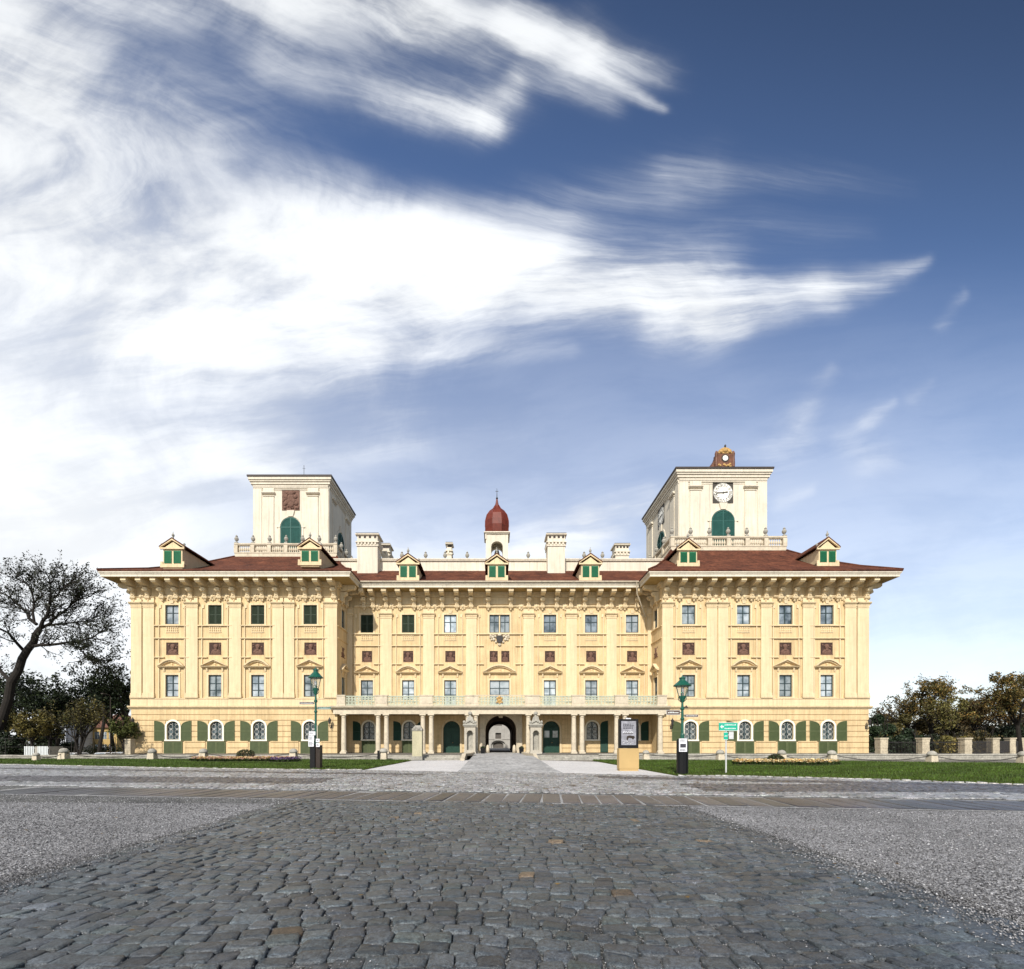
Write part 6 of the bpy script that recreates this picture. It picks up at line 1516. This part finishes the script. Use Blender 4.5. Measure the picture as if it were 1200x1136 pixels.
M['stone_white'] = mat('whitened_stone',(0.42,0.385,0.315),0.85,0.1,1.5,0.1,14,0.3,25,0.1,stain=(0.3,0.27,0.22),stain_amt=0.5)
sentry((550.8-VX)*54.6/F_PX,54.3,'pale stone sentry box with carved roof beside the solid green door'); sentry((627.8-VX)*54.6/F_PX,54.3,'pale stone sentry box with carved roof beside the glazed green door')
def planter(p,label):
    x,y = (p-VX)*56.0/F_PX,55.2; t = thing('planter',label,'planter',(x,y,BASE)); f = MB(); w = .27
    f.hexa([(x-w*.8,y-w*.8,BASE),(x+w*.8,y-w*.8,BASE),(x+w*.8,y+w*.8,BASE),(x-w*.8,y+w*.8,BASE)],[(x-w,y-w,.68),(x+w,y-w,.68),(x+w,y+w,.68),(x-w,y+w,.68)]); f.box(x-w-.02,x+w+.02,y-w-.02,y+w+.02,.681,.74); f.build('pot',M['black'],t)
    f = MB(); leaf_cloud(f,(x,y,.8),(.26,.26,.14),120,[(.02,.035,.012),(.03,.05,.02)],.07,1,0.1); f.build('foliage',M['leaf'],t)
planter(566.2,'black square planter left of the gate passage'); planter(610.6,'black square planter right of the gate passage')
for p,lab in ((571.6,'conical stone guard post at the left jamb of the gate'),(602.6,'conical stone guard post at the right jamb of the gate')):
    x,y = (p-VX)*58.8/F_PX,58.8; f = MB(); f.lathe([(.24,0),(.21,.5),(.16,.85),(.06,.98)],12,(x,y,BASE)); tag(f.build('guard_stone',M['stone'],None,True),lab,'guard stone')

# ------------------------------------------------------------------ fences
def stone_pier(x,y,label,h=1.85,w=.34,rot=0):
    t = thing('fence_pier',label,'pier',(x,y,0)); f = MB(); n = 6
    for i in range(n):
        e = random.uniform(-.012,.012); f.box(x-w-e,x+w+e,y-w-e,y+w+e,h*.93*i/n+.004,h*.93*(i+1)/n-.004)
    f.box(x-w+.03,x+w-.03,y-w+.03,y+w-.03,0,h*.93); f.build('shaft',M['pierstone'],t)
    f = MB(); f.box(x-w-.05,x+w+.05,y-w-.05,y+w+.05,h*.931,h); f.build('cap',M['pierstone'],t)
M['pierstone'] = mat('honey_pier_stone',(0.46,0.40,0.29),0.9,0.2,1.6,0.2,9,0.5,14,0.1,stain=(0.16,0.13,0.09),stain_amt=0.6)
FP = [(1032.8,45.5),(1081.4,45.5),(1130.8,45.5),(1163.6,50),(1183.6,57),(1196.8,64)]
pts = [((p-VX)*y/F_PX,y) for p,y in FP]; labs = ['square stone fence pier nearest the palace corner','square stone fence pier second from the palace','square stone fence pier third from the palace, where the fence turns back','square stone fence pier, first beyond the turn of the fence','square stone fence pier, second beyond the turn of the fence','farthest small square stone fence pier']
for (x,y),lb in zip(pts,labs): stone_pier(x,y,lb,1.4+(870-864.8)*y/F_PX if y > 46 else 1.82)
for i,((x1,y1),(x2,y2)) in enumerate(zip(pts,pts[1:])):
    f = MB(); L_ = math.hypot(x2-x1,y2-y1); ux,uy = (x2-x1)/L_,(y2-y1)/L_; n = int((L_-.9)/.135); top = 1.5
    for z in (.35,top-.12): f.tube([(x1+ux*.44,y1+uy*.44,z),(x2-ux*.44,y2-uy*.44,z)],.025,4)
    for j in range(n): d = .5+(L_-1.0)*j/max(1,n-1); f.tube([(x1+ux*d,y1+uy*d,.2),(x1+ux*d,y1+uy*d,top+.05)],.013,4)
    tag(f.build('iron_railing',M['iron']),'dark iron railing %s'%['between the two piers nearest the palace','between the second and third piers from the palace','just past the turn of the fence','between the two small piers past the turn','at the far end of the fence'][i],'railing')
stone_pier((152-VX)*52/F_PX,52.0,'rough stone pier against the left corner of the palace',1.75,.30)
# white slatted enclosure
t = thing('slatted_enclosure','white slatted enclosure under the big tree','enclosure',(-43.3,45.5,0)); xA,xB = (29-VX)*45.5/F_PX,(57-VX)*45.5/F_PX
for q,(a,b) in enumerate(((xA,xA+.95),(xA+1.25,xB))):
    f = MB(); n = int((b-a)/.14)
    for i in range(n): f.box(a+(b-a)*i/n,a+(b-a)*i/n+.095,45.45,45.5,.05,1.02)
    f.box(a,b,45.505,45.54,.2,.3); f.box(a,b,45.505,45.54,.8,.9); f.build('slat_panel',M['signwhite'],t)
f = MB(); f.box(xA+.97,xA+1.23,45.46,45.5,0,1.0); f.box(xA,xA+.03,45.55,47,0,1.0); f.box(xB-.03,xB,45.55,47,0,1.0); f.build('frame_panel',M['greystone'],t)
# thin lamp post far left, wire fence
def thin_post(p,y,ht,label):
    x = (p-VX)*y/F_PX; t = thing('lamp_post',label,'lamp post',(x,y,-1.4)); f = MB(); f.tube([(x,y,-1.4),(x,y,ht)],[.06,.04],8); f.build('pole',M['boxbrown'],t); f = MB(); f.tube([(x,y,ht),(x+.1,y-.3,ht+.25),(x+.1,y-.9,ht+.3)],.035,6); f.hexa([(x-.05,y-1.4,ht+.26),(x+.25,y-1.4,ht+.26),(x+.25,y-.85,ht+.26),(x-.05,y-.85,ht+.26)],[(x,y-1.35,ht+.36),(x+.2,y-1.35,ht+.36),(x+.2,y-.9,ht+.36),(x,y-.9,ht+.36)]); f.build('lamp_head',M['boxbrown'],t)
thin_post(129.4,58,6.8,'thin dark lamp post in front of the ochre house'); thin_post(59,60,5.0,'thin dark lamp post behind the slatted enclosure')
f = MB(); 
for i in range(9): x = -58+i*2.3; f.tube([(x,50.5,-1.2),(x,50.5,1.85)],.022,5)
for z in (1.8,.9,0.0): f.tube([(-58,50.5,z),(-39.6,50.5,z)],.011,4)
tag(f.build('wire_fence',M['iron']),'thin dark wire fence on slim posts beyond the big tree','fence')

# ------------------------------------------------------------------ parked cars
def car(x,y,rz,label,col,z=-1.43,van=False):
    t = thing('parked_car',label,'car',(x,y,z),'cars parked beyond the grass'); W_ = Matrix.Translation((x,y,z)) @ Matrix.Rotation(rz,4,'Z')
    pm = mat('car_paint',col,0.25,0.03,2,spec=0.6)
    def done(f,n,m,sm_=False): f.v = [tuple(W_ @ Vector(p)) for p in f.v]; return f.build(n,m,t,sm_)
    hw = .86
    f = MB(); body = [(-2.1,.32),(-2.12,.62),(-2.0,.80),(-1.2,.92),(-1.0,.94),(1.35,.96),(2.0,.90),(2.1,.6),(2.08,.32)]; fy = lambda w: (lambda p,q,a:(p,a,q))
    f.prism(body,fy(0),-hw,hw); done(f,'body',pm)
    f = MB(); cab0 = [(-1.15,.93),(1.75,.95)]; z1 = 1.45 if not van else 1.85
    f.hexa([(-1.15,-hw+.04,.93),(1.8,-hw+.04,.95),(1.8,hw-.04,.95),(-1.15,hw-.04,.93)],[(-.45,-hw+.2,z1-.03),(1.25,-hw+.2,z1-.03),(1.25,hw-.2,z1-.03),(-.45,hw-.2,z1-.03)]); done(f,'windows',M['darkpane']).name
    f = MB(); f.hexa([(-.5,-hw+.18,z1-.03),(1.3,-hw+.18,z1-.03),(1.3,hw-.18,z1-.03),(-.5,hw-.18,z1-.03)],[(-.35,-hw+.26,z1+.03),(1.15,-hw+.26,z1+.03),(1.15,hw-.26,z1+.03),(-.35,hw-.26,z1+.03)])
    for sx in (-1,1):
        for (a,b) in (((-1.13,.94),(-.47,z1-.03)),((.35,.95),(.35,z1-.03)),((1.78,.95),(1.27,z1-.03))): f.tube([(a[0],sx*(hw-.03),a[1]),(b[0],sx*(hw-.18),b[1])],.045,4)
    done(f,'roof',pm)
    for wx in (-1.35,1.35):
        for sx in (-1,1):
            f = MB(); f.prism([(wx+.32*math.cos(2*math.pi*i/14),.32+.32*math.sin(2*math.pi*i/14)) for i in range(14)],lambda p,q,a:(p,a,q),sx*(hw-.12),sx*(hw+.03)); f.prism([(wx+.2*math.cos(2*math.pi*i/10),.32+.2*math.sin(2*math.pi*i/10)) for i in range(10)],lambda p,q,a:(p,a,q),sx*(hw+.031),sx*(hw+.04),1); done(f,'wheel',[M['black'],M['postgrey']])
    for sx in (-1,1): f = MB(); f.ball((-2.05,sx*.62,.68),.1,.16,.1,8,5); done(f,'headlight',M['signwhite'])
car((122-VX)*64/F_PX,64,R(84),'white parked car nearest the ochre house',(0.7,0.72,0.74)); car((141-VX)*66/F_PX,66,R(82),'silver parked car at the palace corner',(0.52,0.55,0.58))
car((86-VX)*62/F_PX,62,R(86),'white parked car behind the two stone bollards',(0.72,0.72,0.72)); car((62-VX)*60/F_PX,60,R(75),'grey parked car beside the slatted enclosure',(0.4,0.42,0.44)); car((10-VX)*58/F_PX,58,R(60),'dark parked car at the foot of the big tree',(0.06,0.06,0.07))

# ------------------------------------------------------------------ houses on the far left
def house(x0,x1,y0,y1,zb_,ze,zr,label,wall,roofm,wins,name='house'):
    t = thing(name,label,'house',((x0+x1)/2,y0,zb_)); f = MB()
    ops = [(x0+(x1-x0)*a,.5,zb_+h0,zb_+h0+1.5,0) for a,h0 in wins]
    wall_front(f,x0,x1,zb_,ze,ops,TF(y0),.2); f.poly([(x0,y0,zb_),(x0,y1,zb_),(x0,y1,ze),(x0,y0,ze)]); f.poly([(x1,y0,zb_),(x1,y1,zb_),(x1,y1,ze),(x1,y0,ze)]); f.poly([(x0,y1,zb_),(x1,y1,zb_),(x1,y1,ze),(x0,y1,ze)])
    f.box(x0-.1,x1+.1,y0-.1,y0-.003,ze-.3,ze-.05); f.build('wall',wall,t)
    f = MB(); e = .5; ym = (y0+y1)/2; f.hexa([(x0-e,y0-e,ze),(x1+e,y0-e,ze),(x1+e,y1+e,ze),(x0-e,y1+e,ze)],[(x0+2,ym-.1,zr),(x1-2,ym-.1,zr),(x1-2,ym+.1,zr),(x0+2,ym+.1,zr)]); r_ = f.build('roof',roofm,t)
    f = MB(); f.box(x0+2.5,x0+3.2,ym,ym+.7,zr-1.2,zr+1.0); put(f.mesh('chimney',M['cream']),'chimney',r_)
    for (uc,hw,a,b,_) in ops:
        f = MB(); f.box(uc-hw,uc+hw,y0+.12,y0+.2,a,b); f.box(uc-.03,uc+.03,y0+.08,y0+.119,a,b,1); f.box(uc-hw,uc+hw,y0+.08,y0+.119,a+.95,a+1.0,1)
        for q in (uc-hw,uc+hw-.06): f.box(q,q+.06,y0+.07,y0+.119,a,b,1)
        f.build('window',[M['darkpane'],M['signwhite']],t)
M['ochre'] = mat('ochre_house_plaster',(0.42,0.30,0.12),0.9,0.12,0.6,0.1,8,streak=0.1); M['bluewhite'] = mat('pale_house_plaster',(0.52,0.55,0.58),0.9,0.1,0.5,0.1,8,streak=0.1); M['brownroof'] = mat('brown_house_roof',(0.13,0.065,0.045),0.9,0.2,1.5,0.2,10)
yh = 96.0; X_ = lambda p,y=96.0: (p-VX)*y/F_PX
house(X_(107),X_(137),yh,yh+9,-1.4,4.3,7.5,'ochre house with brown hipped roof seen under the trees','' or M['ochre'],M['brownroof'],[(.22,.9),(.5,.9),(.78,.9),(.22,3.4),(.5,3.4),(.78,3.4)])
yh = 90.0; house((40-VX)*90/F_PX,(77-VX)*90/F_PX,yh,yh+9,-1.4,5.2,9.2,'pale grey house with brown roof behind the bare trunk',M['bluewhite'],M['brownroof'],[(.15,.9),(.4,.9),(.65,.9),(.15,3.9),(.4,3.9),(.65,3.9),(.88,3.9)])
house((93-VX)*110/F_PX,(107-VX)*110/F_PX,110,118,-1.4,4.6,7.0,'small white house between the two larger houses',M['bluewhite'],M['brownroof'],[(.3,3.4),(.7,3.4)])
# ------------------------------------------------------------------ trees
class Tree:
    def __init__(s, seed, cols, leaf=0.12, droop=0.0):
        s.r = random.Random(seed); s.wood = MB(); s.lv = []; s.cols = cols; s.leaf = leaf; s.tips = []; s.droop = droop; s.bare = 1e9
    def limb(s, pts, r0, r1, n=7):
        k = len(pts); s.wood.tube(pts,[r0+(r1-r0)*i/(k-1) for i in range(k)],n)
    def spray(s, p, d, n, spread):
        r = s.r
        for i in range(n):
            q = (p[0]+r.gauss(0,spread),p[1]+r.gauss(0,spread),p[2]+r.gauss(0,spread*.7)); (s.lv.append(q) if q[2] < s.bare or r.random() < .12 else None)
    def branch(s, p, d, L, rad, lev, maxlev, leafn, up=0.12, spread=0.75):
        r = s.r; p = Vector(p); d = Vector(d).normalized(); n = 4 if lev < maxlev else 3; pts = [p.copy()]; q = p.copy()
        for i in range(n):
            d = (d + Vector((r.gauss(0,.16),r.gauss(0,.16),r.gauss(0,.13)+up*.5-s.droop))).normalized(); q = q+d*(L/n); pts.append(q.copy())
        s.limb(pts,rad,rad*(.45 if lev < maxlev else .25),6 if lev < 2 else (4 if lev < 3 else 3))
        if lev >= maxlev-1 and leafn: 
            for t in pts[1:]: s.spray(t,d,leafn if r.random() < .8 else 0,L*.22)
        if lev < maxlev:
            k = r.choice((3,4,4,5)) if lev else 6
            for i in range(k):
                t = (i+1+r.uniform(-.3,.3))/(k+.3); t = min(.99,max(.22,t)); j = min(n-1,int(t*n)); b = pts[j].lerp(pts[j+1],t*n-j)
                ax = (pts[j+1]-pts[j]).normalized(); side = ax.cross(Vector((r.gauss(0,1),r.gauss(0,1),r.gauss(0,1)))).normalized()
                nd = (ax*r.uniform(.45,.9)+side*spread*r.uniform(.6,1.1)+Vector((0,0,up))).normalized()
                s.branch(b,nd,L*r.uniform(.45,.68)*(1.1-.3*t),rad*.5*(1.05-.4*t),lev+1,maxlev,leafn,up,spread)
    def finish(s, t, crown=True):
        s.wood.build('trunk',M['bark'],t)
        if not s.lv: return
        C = np.array(s.lv); n = len(C); rg = np.random.default_rng(s.r.randrange(10**6))
        a = rg.normal(0,1,(n,3)); a /= np.linalg.norm(a,axis=1)[:,None]; b = np.cross(a,rg.normal(0,1,(n,3))); b /= np.linalg.norm(b,axis=1)[:,None]
        sz = (s.leaf*rg.uniform(.55,1.35,n))[:,None]
        V = np.stack([C-a*sz,C+b*sz*.55,C+a*sz,C-b*sz*.55],1).reshape(-1,3)
        pal = np.array(s.cols); g = (np.sin(C[:,0]*.9+s.r.random()*9)+np.sin(C[:,1]*1.1)+np.sin(C[:,2]*1.2+2))/6+.5
        idx = np.clip((g*len(pal)+rg.normal(0,.8,n)).astype(int),0,len(pal)-1)
        t_ = pal[idx]*rg.uniform(.65,1.35,(n,1))
        put(np_mesh('crown',V,np.arange(4*n).reshape(n,4),M['leaf'],t_),'crown',t)
DARKG = [(.008,.015,.005),(.014,.024,.007),(.022,.033,.010),(.011,.018,.008)]
OLIVE = [(.03,.034,.010),(.055,.052,.013),(.085,.07,.016),(.04,.036,.012)]
AUT = [(.10,.08,.022),(.15,.10,.026),(.08,.075,.022),(.19,.12,.03),(.065,.06,.02)]
RUST = [(.08,.052,.018),(.05,.042,.017),(.11,.065,.02)]
def at(p, q, y): return Vector(((p-VX)*y/F_PX, y, 1.4+(VY-q)*y/F_PX))

# the great bare tree on the left
yT = 60.0; SC = yT/42.5; tr = Tree(3,[(.007,.011,.004),(.010,.015,.005),(.015,.018,.006),(.02,.02,.008)],.12)
t = thing('bare_tree','great dark spreading tree with sparse leaves and bare twigs, leaning over the slatted enclosure','tree',tuple(at(-14,893,yT)))
def px_limb(pts, r0, r1, jy=0.0, n=8):
    out = []; 
    for i,(a,b) in enumerate(pts): b = b if b > 737 else 737-(737-b)*.72; v_ = at(a,b,yT); v_.y += SC*jy*i/(len(pts)-1); v_.x *= v_.y/yT; v_.z = 1.4+(v_.z-1.4)*v_.y/yT; out.append(v_)
    fine = []
    for a,b in zip(out,out[1:]): fine += [a, a.lerp(b,.5)+Vector((tr.r.gauss(0,.08),tr.r.gauss(0,.15),tr.r.gauss(0,.05)))]
    fine.append(out[-1]); tr.limb(fine,r0*SC,r1*SC,n); return fine
px_limb([(-18,897),(-8,868),(4,838),(13,800),(26,772),(40,752),(47,737)],.42,.24,0,12)
LIMBS = [([(47,737),(56,713),(60,680),(57,652)],0.186,0.037,-1.5),([(47,737),(64,719),(80,703),(107,680)],0.161,0.037,1.5),([(36,758),(58,756),(79,753),(108,748),(122,736)],0.174,0.031,-2.0),
 ([(43,730),(32,712),(20,696),(0,677),(-20,662)],0.161,0.037,2.0),([(47,733),(75,729),(100,725),(120,715)],0.136,0.031,3.0),([(60,690),(74,672),(84,660)],0.087,0.025,-2.5),([(30,765),(10,742),(-15,728)],0.161,0.043,-2.5),
 ([(40,725),(40,695),(34,668),(22,652)],0.124,0.031,1.0),([(80,703),(92,690),(96,672)],0.074,0.025,2.5),([(13,800),(-10,770),(-30,740)],0.186,0.062,3.0),([(79,753),(98,765),(114,774)],0.087,0.025,-3)]
for pts,r0,r1,jy in LIMBS:
    P_ = px_limb(pts,r0*.85,r1*.85,jy); n = len(P_)
    for i in range(1,n):
        k = 4 if i < n-1 else 5
        for q in range(k):
            ax = (P_[i]-P_[i-1]).normalized(); side = Vector((tr.r.gauss(0,1),tr.r.gauss(0,.9),tr.r.gauss(0,1))); side = (side-ax*side.dot(ax)).normalized()
            nd = ax*.75+side*.75+Vector((0,0,.15)); f_ = 1-i/n
            tr.branch(P_[i],nd,SC*tr.r.uniform(1.2,2.4)*(.70+.35*f_),SC*(.032+.018*f_),2,4,3 if P_[i].z < 12.5 else 1,.10,.8)
tr.finish(t)

def tree(p, q, y, hgt, seed, cols, label, leaf=.14, trunk=.2, leafn=6, maxlev=3, stems=1, up=.15, spread=.75, kind='tree', base=None, L=None, group='background trees', bare=1e9):
    b = at(p,q,y); 
    if base is not None: b.z = base
    T = Tree(seed,cols,leaf); T.bare = bare; t = thing(kind,label,'tree',tuple(b)); r = T.r
    for s_ in range(stems):
        d = Vector((r.gauss(0,.08)+(0 if stems == 1 else r.uniform(-.35,.35)),r.gauss(0,.1),1)).normalized(); h0 = hgt*(.34 if stems == 1 else .28)
        pts = [b+Vector((0,0,-.2)),b+d*h0*.5,b+d*h0]; T.limb(pts,trunk,trunk*.75,8)
        n = 5 if stems == 1 else 3
        for i in range(n):
            a = 2*math.pi*i/n+r.random(); nd = Vector((math.cos(a)*.62,math.sin(a)*.62,.75+r.random()*.4)); T.branch(pts[-1]-d*h0*.12*r.random(),nd,(L or hgt*.42)*r.uniform(.85,1.1),trunk*.55,1,maxlev,leafn,up,spread)
        T.branch(pts[-1],d,(L or hgt*.42),trunk*.6,1,maxlev,leafn,up,spread)
    T.finish(t); return t
# left side
tree(116,880,66,12.5,21,DARKG,'dense dark green tree close to the left corner of the palace',.17,.24,11,3)
tree(146,880,68,12.5,22,DARKG,'dark green tree half hidden behind the palace corner',.17,.22,11,3)
tree(66,882,68,12.0,23,DARKG,'dark leafy tree behind the slatted enclosure',.17,.24,10,3)
tree(26,882,70,13.0,24,DARKG,'dark leafy tree between the great bare tree and the pale house',.18,.26,11,3)
tree(-12,882,74,13.0,25,DARKG,'tall dark leafy tree at the far left behind the great bare tree',.2,.3,11,3)
tree(93,886,49,6.6,26,OLIVE,'slender many stemmed small tree with thin yellow leaves in front of the houses',.10,.10,3,3,4,.3,.5,'multi_stem_tree')
tree(36,886,50,5.2,27,[(.075,.062,.014),(.10,.08,.017),(.05,.05,.013)],'small tree with yellow autumn leaves behind the slatted enclosure',.13,.10,8,3,2,.2,.7)
tree(58,884,55,5.6,28,OLIVE,'small olive yellow tree beside the pale house',.13,.12,7,3,2,.2,.7)
tree(146,884,55,4.6,29,[(.07,.078,.018),(.045,.058,.012)],'small yellow green tree beside the rough stone pier',.12,.08,8,3,2,.2,.6)
tree(10,884,62,7.0,30,OLIVE,'olive leaved tree beyond the wire fence on the far left',.16,.16,8,3)
def shrub(p0,p1,q0,q1,y,seed,cols,label,n,leaf=.13,base=0.0,kind='shrub'):
    rr = random.Random(seed); a,b = at(p0,q0,y),at(p1,q1,y); w,h = (b.x-a.x)/2,(a.z-base); cx_ = (a.x+b.x)/2; t = thing(kind,label,'shrub',(cx_,y,base))
    f = MB(); k = max(4,int(w*2.2))
    for i in range(k):
        u_ = rr.uniform(-1,1); hh = h*rr.uniform(.62,1.0)*(1-.35*u_*u_); r_ = min(h*.42,max(.5,w*.34))*rr.uniform(.7,1.15)
        c = (cx_+u_*(w-r_*.5),y+rr.uniform(-.8,1.2),max(base+r_*.5,base+hh-r_*rr.uniform(.75,1.5)))
        leaf_cloud(f,c,(r_*1.1,r_,r_*.95),n//k,[rr.choice(cols)]*2+[rr.choice(cols)],leaf,1,.25,rr)
    for i in range(n//3):
        leaf_cloud(f,(cx_+rr.uniform(-1,1)*w*.9,y+rr.uniform(-.5,.8),base+rr.random()*h*.55),(.3,.3,.3),1,cols,leaf,1,0,rr)
    f.build('foliage',M['leaf'],t); s = MB()
    for i in range(7): u_ = rr.uniform(-.7,.7); s.tube([(cx_+u_*w*.5,y,base-.1),(cx_+u_*w*.8,y+rr.uniform(-.4,.4),base+h*.6),(cx_+u_*w,y+rr.uniform(-.5,.5),base+h*.85)],[.07,.04,.015],5)
    s.build('stem',M['bark'],t)
HEDGE = [(.02,.032,.012),(.03,.04,.014),(.045,.05,.016)]
shrub(92,150,864,886,74,41,[(.05,.06,.018),(.035,.05,.015),(.07,.07,.02)],'low clipped hedge in front of the ochre house',2600,.11,-1.3,'hedge')
shrub(58,92,856,886,74,42,DARKG,'dark bushes below the pale grey house',2200,.14,-1.3)
shrub(8,60,846,886,57,43,DARKG,'dark bushes behind the slatted enclosure',3200,.15,-1.0)
shrub(-30,22,850,886,58,44,DARKG,'dark bushes at the foot of the great bare tree',2600,.15,-1.2)

# right side: park behind the railing
shrub(1016,1048,826,884,60,51,[(.016,.03,.013),(.022,.038,.016),(.03,.046,.02)],'dark evergreen shrub against the right corner of the palace',4200,.15)
shrub(1040,1090,848,884,57,52,[(.013,.024,.011),(.02,.034,.014)],'broad dark evergreen shrub behind the second fence pier',4600,.15)
shrub(1082,1112,856,884,52,53,[(.014,.022,.012),(.022,.03,.015)],'low dark evergreen behind the third fence pier',2600,.14)
shrub(1100,1136,852,884,50,54,[(.17,.135,.035),(.12,.105,.03),(.21,.16,.05)],'yellow leaved bush behind the third fence pier',2600,.12)
shrub(1126,1172,846,884,56,55,[(.06,.05,.018),(.09,.065,.02),(.035,.035,.014)],'brown and olive bush behind the turn of the fence',3600,.15)
shrub(1158,1240,840,884,66,56,[(.016,.026,.013),(.024,.034,.015)],'dark evergreen bushes at the far end of the fence',4600,.17)
shrub(1030,1078,838,884,66,57,[(.09,.075,.022),(.12,.085,.025),(.06,.055,.018)],'olive brown bush rising behind the dark evergreens',3600,.16)
tree(1094,884,66,11.8,61,AUT,'broad tree with bare dark twigs above and brown yellow leaves below',.12,.3,8,4,1,.10,.85,bare=9.8)
tree(1062,884,72,9.8,62,[(.07,.06,.022),(.10,.075,.025),(.05,.05,.02)],'olive brown autumn tree next to the palace corner',.13,.25,11,3)
tree(1112,884,62,8.0,63,[(.13,.115,.03),(.10,.095,.028),(.08,.06,.02)],'yellow green autumn tree in the middle of the park trees',.12,.2,12,3)
tree(1147,884,70,9.2,64,RUST,'rust brown thin crowned tree between the two larger park trees',.12,.2,7,4,1,.1,.85,bare=8.2)
tree(1196,884,62,11.6,65,AUT,'orange brown autumn tree at the far right edge',.12,.28,8,4,bare=10.6)
tree(1178,884,74,9.5,66,RUST,'dark brown tree behind the orange tree at the far right',.17,.26,6,3)
tree(1235,884,66,11.0,67,AUT,'tall brown autumn tree beyond the right edge trees',.17,.3,6,3)
tree(1040,884,78,8.6,68,RUST,'brown tree half hidden by the right corner of the palace',.17,.2,6,3)
tree(1125,884,84,9.5,69,[(.05,.05,.02),(.07,.055,.02)],'dull olive tree far back in the park',.2,.26,8,3)
tree(1210,884,90,9.5,70,[(.05,.05,.02),(.08,.055,.02)],'dull brown tree far back at the right',.2,.26,8,3)

shrub(1070,1128,828,884,73,71,[(.05,.045,.018),(.07,.055,.02),(.03,.032,.013)],'tall dark olive thicket under the broad tree',5200,.17)
shrub(1118,1180,832,884,78,72,[(.04,.035,.016),(.06,.045,.018),(.025,.028,.013)],'tall brown thicket under the rust coloured tree',5200,.18)
shrub(1170,1260,826,884,80,73,[(.07,.045,.018),(.04,.035,.015)],'tall brown thicket under the orange tree',5200,.18)
shrub(1016,1060,846,884,70,74,[(.018,.028,.013),(.03,.036,.015)],'dark thicket behind the first fence pier',3600,.17)

tree(50,882,66,9.0,81,DARKG,'low dark leafy tree filling the gap before the pale grey house',.16,.22,12,3)
tree(88,882,72,11.5,82,DARKG,'dark leafy tree rising behind the many stemmed tree',.17,.24,12,3)
tree(134,882,74,12.0,83,DARKG,'tall dark leafy tree just left of the palace corner, behind the lamp post',.17,.24,12,3)
shrub(40,84,850,886,75,84,DARKG,'dark thicket under the pale grey house windows',3600,.14,-1.3)
shrub(-6,40,856,886,53,85,DARKG,'dark undergrowth behind the wire fence',3200,.13,-0.9)
